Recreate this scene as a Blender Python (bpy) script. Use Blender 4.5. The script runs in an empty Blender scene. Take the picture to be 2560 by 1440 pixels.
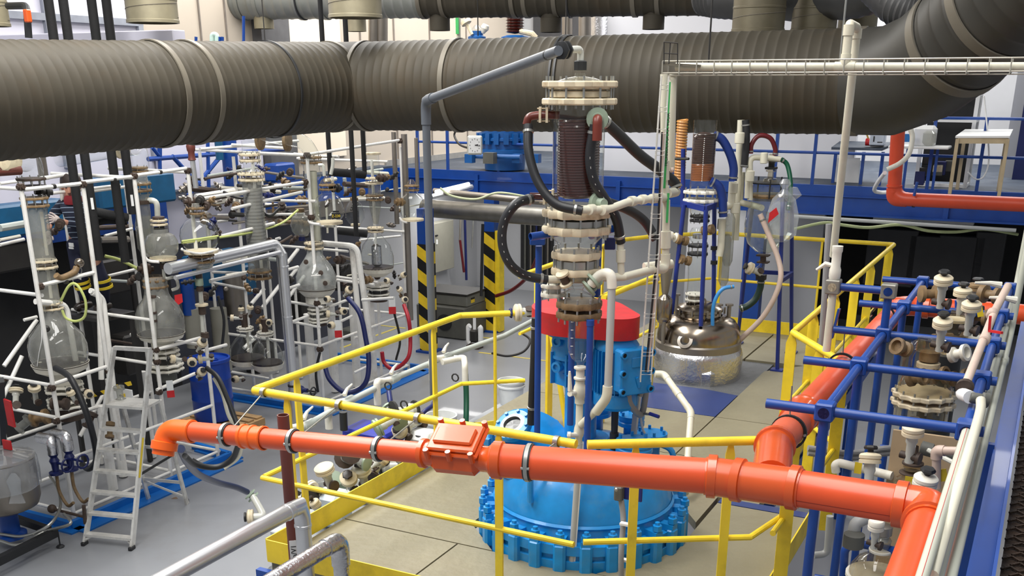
import bpy, math, random
from mathutils import Vector, Matrix
random.seed(7)
SC = bpy.context.scene
COL = SC.collection
# ---------------------------------------------------------------- camera
F, CX, CY, H = 2575.0, 1280.0, 1174.0, 4.7
TH = math.radians(20.5); S_, C_ = math.sin(TH), math.cos(TH)
cd = bpy.data.cameras.new('camera'); cam = bpy.data.objects.new('camera', cd); COL.objects.link(cam)
cd.sensor_width = 36.0; cd.lens = 36.0 * F / 2560; cd.shift_y = (CY - 720) / 2560; cd.clip_start = 0.05; cd.clip_end = 200
cam.location = (0, 0, H); cam.rotation_euler = (math.radians(90) - TH, 0, 0)
SC.camera = cam
# ---------------------------------------------------------------- world, lights, exposure
W = bpy.data.worlds.new('hall_light'); SC.world = W; W.use_nodes = True
bgn = W.node_tree.nodes['Background']; bgn.inputs[0].default_value = (0.93, 0.96, 1.0, 1); bgn.inputs[1].default_value = 0.32
SC.view_settings.view_transform = 'Standard'; SC.view_settings.look = 'None'; SC.view_settings.gamma = 1
SC.view_settings.exposure = 0.4
SC.cycles.use_denoising = True
SC.cycles.max_bounces = 6; SC.cycles.diffuse_bounces = 3; SC.cycles.glossy_bounces = 3; SC.cycles.transmission_bounces = 4
SC.cycles.transparent_max_bounces = 24; SC.cycles.use_adaptive_sampling = True; SC.cycles.adaptive_threshold = 0.02
SC.cycles.caustics_reflective = False; SC.cycles.caustics_refractive = False
SC.cycles.sample_clamp_indirect = 4
A_ = math.radians(27); CA, SA = math.cos(A_), math.sin(A_)
E1 = Vector((CA, -SA, 0)); E2 = Vector((SA, CA, 0)); UP = Vector((0, 0, 1))
def R(a, b, z): return E1 * a + E2 * b + UP * z          # hall axes: a to the right, b away, z up
def area(name, p, sx, sy, power, col=(1, .98, .95), rot=None):
    l = bpy.data.lights.new(name, 'AREA'); l.shape = 'RECTANGLE'; l.size = sx; l.size_y = sy; l.energy = power; l.color = col
    o = bpy.data.objects.new(name, l); COL.objects.link(o); o.location = p
    o.rotation_euler = rot or (0, 0, -A_)
    return o
# roof lights of the hall: long rows over the two bays
area('roof_light', R(-6.8, 5.0, 9.0), 2.2, 9.0, 900)
area('roof_light', R(-1.6, 3.0, 9.0), 1.4, 8.0, 330)
area('roof_light', R(-10.4, 14.5, 9.0), 2.0, 9.0, 600)
area('roof_light', R(-5.0, 21.4, 8.6), 12.0, 2.2, 1000)
# fluorescent battens hung under the mezzanine
area('batten_light', R(-10.6, 20.2, 2.55), 3.2, .3, 60)
area('batten_light', R(-6.6, 19.6, 2.55), 3.0, .3, 30)
# ---------------------------------------------------------------- pixel rays of the photograph, cut with real planes
def ray(x, y):
    u = (x - CX) / F; v = (CY - y) / F
    return Vector((u, C_ + v * S_, v * C_ - S_))
def at(x, y, Y): d = ray(x, y); return d * (Y / d.y) + UP * H
def atz(x, y, z): d = ray(x, y); return d * ((z - H) / d.z) + UP * H
def pa(x, y, a): d = ray(x, y); return d * (a / d.dot(E1)) + UP * H
def pb(x, y, b): d = ray(x, y); return d * (b / d.dot(E2)) + UP * H
def mpp(p): return ((p.y * C_ - (p.z - H) * S_) / F)     # metres per pixel at a point
# ---------------------------------------------------------------- materials
MATS = {}
def mat(name, col, rough=.5, metal=0., noise=.12, scale=6., bump=0., dirt=None, dirt_amt=.35, coat=0., spec=.5):
    m = bpy.data.materials.new(name); m.use_nodes = True; nt = m.node_tree; n = nt.nodes; L = nt.links
    b = n['Principled BSDF']; b.inputs['Roughness'].default_value = rough; b.inputs['Metallic'].default_value = metal
    b.inputs['Coat Weight'].default_value = coat; b.inputs['Specular IOR Level'].default_value = spec
    c = [((q / 255) / 12.92 if q / 255 <= .04045 else ((q / 255 + .055) / 1.055) ** 2.4) for q in col]
    tc = n.new('ShaderNodeTexCoord'); nz = n.new('ShaderNodeTexNoise'); nz.inputs['Scale'].default_value = scale; nz.inputs['Detail'].default_value = 6
    L.new(tc.outputs['Object'], nz.inputs['Vector'])
    rp = n.new('ShaderNodeValToRGB'); L.new(nz.outputs['Fac'], rp.inputs['Fac'])
    lo = [q * (1 - noise) for q in c]; hi = [min(1, q * (1 + noise)) for q in c]
    rp.color_ramp.elements[0].position = .3; rp.color_ramp.elements[0].color = (*lo, 1)
    rp.color_ramp.elements[1].position = .7; rp.color_ramp.elements[1].color = (*hi, 1)
    out = rp.outputs['Color']
    if dirt:
        dc = [(q / 255) ** 2.2 for q in dirt]
        n2 = n.new('ShaderNodeTexNoise'); n2.inputs['Scale'].default_value = scale * .45; n2.inputs['Detail'].default_value = 9; n2.inputs['Roughness'].default_value = .7
        L.new(tc.outputs['Object'], n2.inputs['Vector'])
        r2 = n.new('ShaderNodeValToRGB'); L.new(n2.outputs['Fac'], r2.inputs['Fac'])
        r2.color_ramp.elements[0].position = .52; r2.color_ramp.elements[0].color = (0, 0, 0, 1)
        r2.color_ramp.elements[1].position = .74; r2.color_ramp.elements[1].color = (dirt_amt * 1.6,) * 3 + (1,)
        mx = n.new('ShaderNodeMix'); mx.data_type = 'RGBA'; mx.inputs['B'].default_value = (*dc, 1)
        L.new(r2.outputs['Color'], mx.inputs['Factor']); L.new(out, mx.inputs['A']); out = mx.outputs['Result']
    L.new(out, b.inputs['Base Color'])
    if bump:
        bp = n.new('ShaderNodeBump'); bp.inputs['Strength'].default_value = bump; bp.inputs['Distance'].default_value = .01
        n3 = n.new('ShaderNodeTexNoise'); n3.inputs['Scale'].default_value = scale * 7; n3.inputs['Detail'].default_value = 4
        L.new(tc.outputs['Object'], n3.inputs['Vector']); L.new(n3.outputs['Fac'], bp.inputs['Height']); L.new(bp.outputs['Normal'], b.inputs['Normal'])
    MATS[name] = m; return m
def glass(name, tint=(.93, .95, .94), haze=.05, hcol=(.75, .75, .7)):
    m = bpy.data.materials.new(name); m.use_nodes = True; nt = m.node_tree; n = nt.nodes; L = nt.links
    n.remove(n['Principled BSDF']); o = n['Material Output']
    t = n.new('ShaderNodeBsdfTransparent'); t.inputs[0].default_value = (*tint, 1)
    g = n.new('ShaderNodeBsdfGlossy'); g.inputs['Roughness'].default_value = .03; g.inputs[0].default_value = (1, 1, 1, 1)
    d = n.new('ShaderNodeBsdfDiffuse'); d.inputs[0].default_value = (*hcol, 1)
    nz = n.new('ShaderNodeTexNoise'); nz.inputs['Scale'].default_value = 5; nz.inputs['Detail'].default_value = 5
    tc = n.new('ShaderNodeTexCoord'); L.new(tc.outputs['Object'], nz.inputs['Vector'])
    mm = n.new('ShaderNodeMath'); mm.operation = 'MULTIPLY'; mm.inputs[1].default_value = haze * 2; L.new(nz.outputs['Fac'], mm.inputs[0])
    l2 = n.new('ShaderNodeLayerWeight'); l2.inputs['Blend'].default_value = .5          # the wall is thicker to look through near its outline
    p2 = n.new('ShaderNodeMath'); p2.operation = 'POWER'; p2.inputs[1].default_value = 5.; L.new(l2.outputs['Facing'], p2.inputs[0])
    cm = n.new('ShaderNodeMix'); cm.data_type = 'RGBA'; cm.inputs['A'].default_value = (*tint, 1); cm.inputs['B'].default_value = (*[q * .42 for q in tint], 1)
    L.new(p2.outputs[0], cm.inputs['Factor']); L.new(cm.outputs['Result'], t.inputs[0])
    m1 = n.new('ShaderNodeMixShader'); L.new(mm.outputs[0], m1.inputs[0]); L.new(t.outputs[0], m1.inputs[1]); L.new(d.outputs[0], m1.inputs[2])
    lw = n.new('ShaderNodeLayerWeight'); lw.inputs['Blend'].default_value = .5
    pw = n.new('ShaderNodeMath'); pw.operation = 'POWER'; pw.inputs[1].default_value = 4.; L.new(lw.outputs['Facing'], pw.inputs[0])
    fr = n.new('ShaderNodeMath'); fr.operation = 'MULTIPLY_ADD'; fr.inputs[1].default_value = .8; fr.inputs[2].default_value = .032; L.new(pw.outputs[0], fr.inputs[0])
    m2 = n.new('ShaderNodeMixShader'); L.new(fr.outputs[0], m2.inputs[0]); L.new(m1.outputs[0], m2.inputs[1]); L.new(g.outputs[0], m2.inputs[2])
    L.new(m2.outputs[0], o.inputs['Surface']); MATS[name] = m; return m
def emit(name, col, s):
    m = bpy.data.materials.new(name); m.use_nodes = True; b = m.node_tree.nodes['Principled BSDF']
    b.inputs['Base Color'].default_value = (*col, 1); b.inputs['Emission Color'].default_value = (*col, 1); b.inputs['Emission Strength'].default_value = s
    MATS[name] = m; return m
def stripes(name, c1, c2, k, vec, duty=.5, rough=.5):
    """two-tone bands across the direction vec (object space), k bands a metre"""
    m = mat(name, c1, rough); nt = m.node_tree; n = nt.nodes; L = nt.links; b = n['Principled BSDF']
    tc = n.new('ShaderNodeTexCoord'); dt = n.new('ShaderNodeVectorMath'); dt.operation = 'DOT_PRODUCT'; dt.inputs[1].default_value = [q * k for q in vec]
    L.new(tc.outputs['Object'], dt.inputs[0])
    fr = n.new('ShaderNodeMath'); fr.operation = 'FRACT'; L.new(dt.outputs['Value'], fr.inputs[0])
    gt = n.new('ShaderNodeMath'); gt.operation = 'GREATER_THAN'; gt.inputs[1].default_value = duty; L.new(fr.outputs[0], gt.inputs[0])
    mx = n.new('ShaderNodeMix'); mx.data_type = 'RGBA'
    src = b.inputs['Base Color'].links[0].from_socket
    L.new(src, mx.inputs['A']); mx.inputs['B'].default_value = (*[(q / 255) ** 2.2 for q in c2], 1); L.new(gt.outputs[0], mx.inputs['Factor'])
    L.new(mx.outputs['Result'], b.inputs['Base Color']); return m
YEL = mat('yellow_paint', (246, 212, 48), .42, dirt=(120, 95, 30), dirt_amt=.25, scale=5)
ORG = mat('orange_pvc', (222, 82, 36), .36, noise=.05, coat=.08)
ORL = mat('bright_orange_pvc', (238, 98, 22), .36, noise=.05, coat=.08)
ORF = mat('orange_fitting', (208, 84, 32), .26, noise=.05, coat=.2)
RBL = mat('reactor_blue_paint', (18, 136, 206), .38, noise=.14, scale=9, dirt=(110, 150, 170), dirt_amt=.25, coat=.15)
SBL = mat('structural_blue_paint', (6, 64, 146), .45, noise=.1, scale=4, dirt=(60, 80, 120), dirt_amt=.2, coat=.1)
NBL = mat('navy_paint', (18, 30, 88), .45)
DBL = mat('drum_blue_plastic', (16, 62, 160), .35)
WTB = mat('white_tube_paint', (232, 230, 224), .38, noise=.04, dirt=(150, 135, 115), dirt_amt=.3, scale=7)
PVC = mat('ivory_pvc', (214, 210, 190), .4, noise=.05, dirt=(170, 150, 120), dirt_amt=.25, scale=4)
GRP = mat('grey_pvc', (92, 97, 104), .4, noise=.04)
LGP = mat('light_grey_pvc', (178, 180, 178), .42, noise=.04)
RED = mat('red_paint', (196, 30, 34), .5, noise=.12, scale=12, dirt=(140, 60, 60), dirt_amt=.3)
BLK = mat('black_rubber', (30, 31, 33), .5, noise=.1)
DGR = mat('dark_grey_hose', (32, 33, 36), .45)
DST = mat('dark_steel', (44, 42, 40), .5, metal=.2)
FOA = mat('black_foam_lagging', (24, 24, 25), .85, bump=.3)
DUC = mat('duct_sheet', (64, 59, 49), .62, metal=.1, spec=.3, noise=.14, scale=2.5, dirt=(74, 62, 46), dirt_amt=.4)
DUB = mat('duct_band', (104, 98, 86), .5, metal=.15, noise=.12, scale=3)
DU2 = mat('light_duct_sheet', (128, 130, 124), .45, metal=.3, noise=.12, scale=3)
VNT = mat('beige_galvanized', (150, 142, 118), .45, metal=.35, noise=.2, scale=4)
ALU = mat('polished_aluminium', (214, 215, 217), .33, metal=.85, noise=.05, scale=3)
ALF = mat('crinkled_foil', (205, 205, 207), .26, metal=1., noise=.15, scale=5, bump=.55)
LAD = mat('ladder_aluminium', (222, 220, 214), .4, metal=.45, noise=.12, scale=10, dirt=(120, 110, 95), dirt_amt=.4)
SST = mat('stainless_steel', (150, 138, 124), .22, metal=1., noise=.1, scale=3, dirt=(70, 50, 35), dirt_amt=.3)
SSB = mat('brushed_stainless', (150, 143, 134), .4, metal=.9, noise=.06)
ZNC = mat('zinc_steel', (165, 165, 160), .35, metal=.8)
CRM = mat('cream_flange', (218, 204, 174), .5, noise=.08, dirt=(140, 105, 60), dirt_amt=.45, scale=14)
WFL = mat('white_flange', (226, 222, 208), .45, noise=.05, dirt=(160, 140, 110), dirt_amt=.3, scale=12)
BRF = mat('stained_flange', (128, 104, 72), .55, noise=.3, scale=16, dirt=(52, 36, 24), dirt_amt=.6)
GRN = mat('grey_green_flange', (150, 165, 145), .45)
RST = mat('rusty_casting', (66, 52, 43), .6, noise=.3, scale=20)
BRP = mat('brown_painted_pipe', (104, 52, 44), .5, noise=.12, scale=5)
COI = mat('red_brown_coil', (62, 18, 12), .2, noise=.2, coat=.5)
CO2 = mat('amber_coil', (150, 84, 34), .3, noise=.15, coat=.4)
CO3 = mat('dark_coil', (60, 34, 22), .3, coat=.3)
CRD = mat('dark_red_rubber', (96, 18, 24), .4)
GRH = mat('green_hose', (14, 84, 58), .35)
BLH = mat('blue_hose', (20, 48, 118), .45)
PNK = mat('pale_pink_hose', (200, 178, 164), .45)
YGH = mat('yellow_green_cable', (190, 200, 118), .45)
CON = mat('grey_corrugated', (138, 138, 138), .45)
WHP = mat('white_plastic', (232, 232, 230), .4, noise=.03)
TRP = mat('milky_plastic', (222, 224, 222), .35)
GLS = glass('clear_glass', (.94, .955, .945), .012)
GLD = glass('hazy_glass', (.78, .79, .76), .3, (.48, .48, .44))
GLB = glass('brown_tinted_glass', (.82, .78, .68), .06, (.5, .42, .3))
BAG = glass('clear_plastic_film', (.9, .92, .93), .2, (.85, .87, .9))
WOD = mat('pallet_wood', (176, 142, 98), .7, noise=.2, scale=8)
WOP = mat('pale_wood', (190, 172, 138), .6, noise=.12)
GBX = mat('grey_enclosure', (146, 144, 132), .5, noise=.05)
MCH = mat('dark_machine_grey', (88, 88, 82), .55, noise=.12)
DKR = mat('dark_brown_residue', (48, 38, 32), .3, noise=.4, scale=14)
SKN = mat('skin', (196, 142, 118), .55, noise=.05)
GLV = mat('pale_work_glove', (196, 182, 176), .7)
HAR = mat('brown_hair', (46, 34, 28), .6)
SWT = stripes('striped_sweater', (28, 34, 54), (150, 165, 185), 17., (0, .25, 1), .86, .8)
TRS = mat('navy_work_trousers', (26, 30, 56), .75)
HIV = mat('yellow_reflective_tape', (226, 196, 40), .5)
HAZ = stripes('hazard_stripes', (232, 196, 40), (24, 23, 22), 2.6, (.55 * CA, -.55 * SA, .9), .5)
HZ2 = stripes('hazard_tape', (222, 188, 40), (24, 23, 22), 7., (CA * .8, -SA * .8, .7), .5)
# ---------------------------------------------------------------- mesh builder
class M:
    def __init__(s): s.v = []; s.f = []
    def add(s, vs, fs):
        k = len(s.v); s.v.extend(Vector(q) for q in vs); s.f.extend(tuple(i + k for i in f) for f in fs); return s
    def box(s, c, sz, rot=None, tilt=None):
        ax = (E1, E2, UP) if rot is None else rot
        h = [q / 2 for q in sz]; c = Vector(c)
        vs = [c + ax[0] * (h[0] * i) + ax[1] * (h[1] * j) + ax[2] * (h[2] * k) for k in (-1, 1) for j in (-1, 1) for i in (-1, 1)]
        return s.add(vs, [(0, 2, 3, 1), (4, 5, 7, 6), (0, 1, 5, 4), (2, 6, 7, 3), (0, 4, 6, 2), (1, 3, 7, 5)])
    def rb(s, c, sz, bev=.01, rot=None):
        """box with chamfered edges"""
        ax = (E1, E2, UP) if rot is None else rot; c = Vector(c); h = [q / 2 for q in sz]; b = min(bev, min(h) * .9); vs = []; idx = {}
        for k in (-1, 1):
            for j in (-1, 1):
                for i in (-1, 1):
                    for d in range(3):
                        q = [h[0] * i, h[1] * j, h[2] * k]
                        for e in range(3):
                            if e != d: q[e] -= b * (i, j, k)[e]
                        idx[(i, j, k, d)] = len(vs); vs.append(c + ax[0] * q[0] + ax[1] * q[1] + ax[2] * q[2])
        fs = []
        for d in range(3):
            o = [e for e in range(3) if e != d]
            for sg in (-1, 1):
                q = []
                for (p, r) in ((-1, -1), (1, -1), (1, 1), (-1, 1)):
                    t = [0, 0, 0]; t[d] = sg; t[o[0]] = p; t[o[1]] = r; q.append(idx[(*t, d)])
                fs.append(q)
        for d in range(3):                                     # edges along d
            o = [e for e in range(3) if e != d]
            for p in (-1, 1):
                for r in (-1, 1):
                    t0 = [0, 0, 0]; t0[o[0]] = p; t0[o[1]] = r; t1 = list(t0); t0[d] = -1; t1[d] = 1
                    fs.append([idx[(*t0, o[0])], idx[(*t1, o[0])], idx[(*t1, o[1])], idx[(*t0, o[1])]])
        for k in (-1, 1):
            for j in (-1, 1):
                for i in (-1, 1): fs.append([idx[(i, j, k, 0)], idx[(i, j, k, 1)], idx[(i, j, k, 2)]])
        return s.add(vs, fs)
    def beam(s, p0, p1, w, h, up=None):
        p0, p1 = Vector(p0), Vector(p1); d = (p1 - p0).normalized(); u = Vector(up) if up else (UP if abs(d.z) < .9 else E1)
        x = d.cross(u).normalized(); u = x.cross(d)
        return s.box((p0 + p1) / 2, (w, (p1 - p0).length, h), (x, d, u))
    def tube(s, pts, r, n=10, cap=True, closed=False):
        pts = [Vector(p) for p in pts]; m = len(pts); rs = r if isinstance(r, (list, tuple)) else [r] * m
        d0 = (pts[1] - pts[0]).normalized(); ref = UP if abs(d0.z) < .9 else E1
        x = d0.cross(ref).normalized(); k0 = len(s.v); prev = d0
        for i, p in enumerate(pts):
            if closed: din = (p - pts[i - 1]).normalized(); dout = (pts[(i + 1) % m] - p).normalized()
            else:
                din = (p - pts[i - 1]).normalized() if i else (pts[1] - p).normalized()
                dout = (pts[i + 1] - p).normalized() if i < m - 1 else din
            t = (din + dout); t = t.normalized() if t.length > 1e-6 else din
            x = (x - t * x.dot(t)); x = x.normalized() if x.length > 1e-6 else t.orthogonal().normalized()
            y = t.cross(x); cs = max(.35, t.dot(dout)); mi = (dout - din); ml = mi.length
            for j in range(n):
                an = 2 * math.pi * j / n; o = x * math.cos(an) + y * math.sin(an)
                if ml > 1e-4:
                    q = mi / ml; o = o + q * (o.dot(q) * (1 / cs - 1))
                s.v.append(p + o * rs[i])
        for i in range(m if closed else m - 1):
            for j in range(n):
                a = k0 + i * n + j; b = k0 + i * n + (j + 1) % n; i2 = (i + 1) % m
                s.f.append((a, b, k0 + i2 * n + (j + 1) % n, k0 + i2 * n + j))
        if cap and not closed:
            s.f.append(tuple(k0 + j for j in reversed(range(n)))); s.f.append(tuple(k0 + (m - 1) * n + j for j in range(n)))
        return s
    def lathe(s, p, prof, n=24, ax=UP, wav=None, cap=True, a0=0.):
        p = Vector(p); ax = Vector(ax).normalized(); ref = E1 if abs(ax.dot(E1)) < .9 else E2
        x = (ref - ax * ref.dot(ax)).normalized(); y = ax.cross(x); k0 = len(s.v)
        for (r, h) in prof:
            for j in range(n):
                an = a0 + 2 * math.pi * j / n; q = r * (1 + (wav[1] * math.cos(wav[0] * an) if wav else 0))
                s.v.append(p + ax * h + x * (q * math.cos(an)) + y * (q * math.sin(an)))
        m = len(prof)
        for i in range(m - 1):
            for j in range(n): s.f.append((k0 + i * n + j, k0 + i * n + (j + 1) % n, k0 + (i + 1) * n + (j + 1) % n, k0 + (i + 1) * n + j))
        if cap:
            if prof[0][0] > 1e-5: s.f.append(tuple(k0 + j for j in reversed(range(n))))
            if prof[-1][0] > 1e-5: s.f.append(tuple(k0 + (m - 1) * n + j for j in range(n)))
        return s
    def cyl(s, p0, p1, r, n=16, r1=None):
        p0, p1 = Vector(p0), Vector(p1); L = (p1 - p0).length
        return s.lathe(p0, [(r, 0), (r if r1 is None else r1, L)], n, (p1 - p0))
    def prism(s, poly, ext):
        k = len(poly); ext = Vector(ext); vs = [Vector(q) for q in poly] + [Vector(q) + ext for q in poly]
        return s.add(vs, [tuple(reversed(range(k))), tuple(range(k, 2 * k))] + [(i, (i + 1) % k, k + (i + 1) % k, k + i) for i in range(k)])
    def sph(s, c, r, n=12, sz=1.):
        return s.lathe(c, [(max(1e-4, r * math.sin(math.pi * i / n)), -r * sz * math.cos(math.pi * i / n)) for i in range(n + 1)], n * 2)
    def quad(s, *p): return s.add(p, [tuple(range(len(p)))])
def fil(pts, rad, k=5):
    """round the corners of a polyline"""
    pts = [Vector(p) for p in pts]; out = [pts[0]]
    for i in range(1, len(pts) - 1):
        a, b, c = pts[i - 1], pts[i], pts[i + 1]; d1 = a - b; d2 = c - b; q = min(rad, d1.length * .49, d2.length * .49)
        p0 = b + d1.normalized() * q; p2 = b + d2.normalized() * q
        for t in range(k + 1):
            u = t / k; out.append(p0 * (1 - u) ** 2 + b * (2 * u * (1 - u)) + p2 * u * u)
    out.append(pts[-1]); return out
def spl(pts, k=6):
    """smooth curve through points"""
    P = [Vector(p) for p in pts]; P = [P[0] * 2 - P[1]] + P + [P[-1] * 2 - P[-2]]; out = []
    for i in range(1, len(P) - 2):
        for t in range(k):
            u = t / k; a, b, c, d = P[i - 1:i + 3]
            out.append(.5 * ((2 * b) + (c - a) * u + (2 * a - 5 * b + 4 * c - d) * u * u + (3 * b - 3 * c + d - a) * u ** 3))
    out.append(P[-2]); return out
def root_loc(o):
    while o.parent: o = o.parent
    return o.location
def tagit(o, label, cat, group=None, kind=None):
    if label: o['label'] = label
    if cat: o['category'] = cat
    if group: o['group'] = group
    if kind: o['kind'] = kind
    return o
def T(name, label, cat, base, group=None):
    o = bpy.data.objects.new(name, None); COL.objects.link(o); o.location = Vector(base); o.empty_display_size = .1
    return tagit(o, label, cat, group)
def O(name, m, mt, par=None, label=None, cat=None, group=None, kind=None, sharp=35, flat=False):
    me = bpy.data.meshes.new(name)
    if par is not None: off = root_loc(par).copy()
    elif m.v:
        xs = [v.x for v in m.v]; ys = [v.y for v in m.v]; off = Vector(((min(xs) + max(xs)) / 2, (min(ys) + max(ys)) / 2, min(v.z for v in m.v)))
    else: off = Vector()
    me.from_pydata([v - off for v in m.v], [], m.f)
    if not flat:
        me.polygons.foreach_set('use_smooth', [True] * len(me.polygons)); me.set_sharp_from_angle(angle=math.radians(sharp))
    for q in (mt if isinstance(mt, (list, tuple)) else [mt]): me.materials.append(q)
    o = bpy.data.objects.new(name, me); COL.objects.link(o)
    if par is not None: o.parent = par
    else: o.location = off
    return tagit(o, label, cat, group, kind)
def txt(body, size, p, xdir, ydir, mt, par, name='lettering', ext=.001):
    """lettering as mesh, centred at p"""
    cu = bpy.data.curves.new('t', 'FONT'); cu.body = body; cu.size = size; cu.extrude = ext; cu.align_x = 'CENTER'; cu.align_y = 'CENTER'; cu.resolution_u = 2
    to = bpy.data.objects.new('t', cu); COL.objects.link(to); bpy.context.view_layer.update()
    me = bpy.data.meshes.new_from_object(to.evaluated_get(bpy.context.evaluated_depsgraph_get())); bpy.data.objects.remove(to); bpy.data.curves.remove(cu)
    x = Vector(xdir).normalized(); z = x.cross(Vector(ydir)).normalized(); y = z.cross(x)
    off = root_loc(par)
    for v in me.vertices: c = v.co.copy(); v.co = Vector(p) + x * c.x + y * c.y + z * c.z - off
    me.materials.clear(); me.materials.append(mt); o = bpy.data.objects.new(name, me); COL.objects.link(o); o.parent = par
    return o
# ================================================================ SETTING
FLO = mat('grey_epoxy_floor', (140, 142, 146), .36, noise=.06, scale=.8, dirt=(110, 104, 96), dirt_amt=.35, coat=.1)
TAN = mat('tan_checker_plate', (134, 127, 103), .5, noise=.1, scale=2.2, dirt=(116, 104, 84), dirt_amt=.4, bump=.6)
BLP = mat('blue_floor_plate', (40, 58, 112), .45, noise=.1, scale=4)
BEI = mat('beige_wall_panel', (196, 184, 168), .6, noise=.03, scale=1)
GRW = mat('grey_wall_paint', (176, 177, 180), .65, noise=.05, scale=1)
WHW = mat('white_partition_paint', (236, 236, 240), .5, noise=.02, scale=1)
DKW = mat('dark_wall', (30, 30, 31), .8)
MDK = mat('mezzanine_deck_plate', (52, 62, 76), .6, noise=.15, scale=3, dirt=(120, 125, 130), dirt_amt=.3)
LAV = mat('lavender_white_panel', (224, 222, 236), .5, noise=.02, scale=1)
CRW = mat('cream_window_panel', (250, 236, 214), .5, noise=.02, scale=1)
STR = dict(kind='structure')
def slab(name, a0, a1, b0, b1, z0, z1, mt, **k):
    return O(name, M().box(R((a0 + a1) / 2, (b0 + b1) / 2, (z0 + z1) / 2), (abs(a1 - a0), abs(b1 - b0), abs(z1 - z0))), mt, **k)
slab('floor', -12.6, 4.5, -1.5, 25.2, -.2, 0, FLO, **STR)
slab('wall_left', -12.8, -12.5, 8.0, 25.2, 0, 9.4, BEI, **STR)
slab('wall_back', -12.8, 6.5, 25.0, 25.3, 0, 9.4, GRW, **STR)
slab('wall_partition', -8.05, -3.25, 19.8, 19.95, 3.1, 8.3, WHW, **STR)
slab('wall_underneath', -6.4, -3.75, 20.3, 20.45, 0, 2.64, GRW, **STR)
slab('wall_bay', -12.44, -6.4, 22.5, 22.65, 0, 2.64, GRW, **STR)
slab('wall_recess', -4.2, 6, 22.6, 22.75, 0, 2.64, DKW, **STR)  # near-black colour stands in for the unlit space under the mezzanine
slab('wall_lower', -12.5, -12.44, 8.0, 12.3, 0, 2.62, DKW, **STR)  # darkness of the open bay below the gallery, painted onto the wall
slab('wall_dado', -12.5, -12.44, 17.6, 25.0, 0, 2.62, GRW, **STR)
slab('wall_shade', -12.5, -12.44, 12.3, 17.6, 0, 2.3, mat('painted_wall_shade', (58, 60, 70), .7, noise=.2, scale=2), **STR)  # shade behind the middle plant, put into the colour of this wall stretch
slab('wall_right', -.9, 6.5, 21.6, 21.75, 3.1, 8.3, GRW, **STR)
# upper panels and windows of the left wall
def lw(name, b0, b1, z0, z1, mt, d=.05): return slab(name, -12.5, -12.5 + d, b0, b1, z0, z1, mt, **STR)
lw('window_1', 8.2, 12.25, 3.2, 7.2, LAV); lw('window_2', 12.3, 13.1, 3.2, 5.1, LAV, .04); lw('window_3', 12.35, 14.75, 2.3, 4.5, LAV, .1)
lw('window_4', 15.75, 17.3, 3.4, 7.2, CRW)
m = M()
for b in (9.4, 10.6, 12.25): m.box(R(-12.42, b, 5.4), (.06, .09, 3.6))
for z in (4.95, 5.55): m.box(R(-12.42, 10.3, z), (.06, 4.0, .09))
O('trim_1', m, mat('grey_window_frame', (150, 154, 164), .5), **STR)
m = M()
for b in (13.6, 14.2, 18.0, 19.2, 20.6, 22.2): m.box(R(-12.485, b, 5.4), (.03, .02, 4.4))
O('trim_2', m, mat('grey_wall_joint', (130, 122, 114), .6), **STR)
slab('trim_3', -12.5, -12.3, 14.85, 15.6, 3.1, 8.0, mat('dark_grey_pilaster', (96, 95, 96), .6), **STR)
slab('trim_4', -12.1, -8.1, 24.9, 25.0, 4.2, 8.0, mat('charcoal_back_panel', (62, 62, 64), .6), **STR)
slab('baseboard_left', -12.5, -12.46, 18.7, 25, 3.1, 3.22, mat('grey_baseboard', (140, 138, 134), .6), **STR)
# mezzanine on the far side: deck, fascia beam with its lip, side gallery beam
slab('mezzanine_deck', -12.5, 6, 18.6, 25, 3.0, 3.1, MDK, **STR)
m = M().box(R(-3.25, 18.56, 2.87), (18.5, .1, .46)).box(R(-3.25, 18.5, 2.64), (18.5, .24, .03)).box(R(-3.25, 18.49, 2.93), (18.5, .05, .02))
for a in (-10.2, -7.2, -4.4, -1.5): m.box(R(a, 18.52, 2.84), (.08, .14, .38))
O('mezzanine_beam', m, SBL, **STR)
m = M().box(R(-12.2, 16.2, 2.88), (.12, 4.6, .44)).box(R(-12.2, 10.1, 2.88), (.12, 4.0, .44)); O('gallery_beam', m, SBL, **STR)
slab('gallery_deck', -12.5, -12.14, 8.1, 18.5, 3.1, 3.14, MDK, **STR)
# two hazard-striped columns that carry the mezzanine
for a, b in ((-9.98, 16.15), (-9.72, 18.2)):
    t = T('column', 'steel column with yellow and black hazard stripes, ' + ('near one beside grey drain riser' if b < 17 else 'further one under mezzanine beam edge'), 'column', R(a, b, 0), None)
    O('striped_casing', M().box(R(a, b, 1.0), (.24, .24, 2.0)), HAZ, t)
    O('shaft', M().box(R(a, b, 2.31), (.22, .22, .62)).box(R(a, b, .02), (.36, .36, .04)), SBL, t)
    if b > 17: O('corner_guard', M().box(R(a + .17, b, 1.02), (.1, .2, 2.0)), YEL, t)
slab('wall_pillar', -4.75, -4.4, 18.4, 18.62, 0, 2.64, SBL, **STR)
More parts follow.
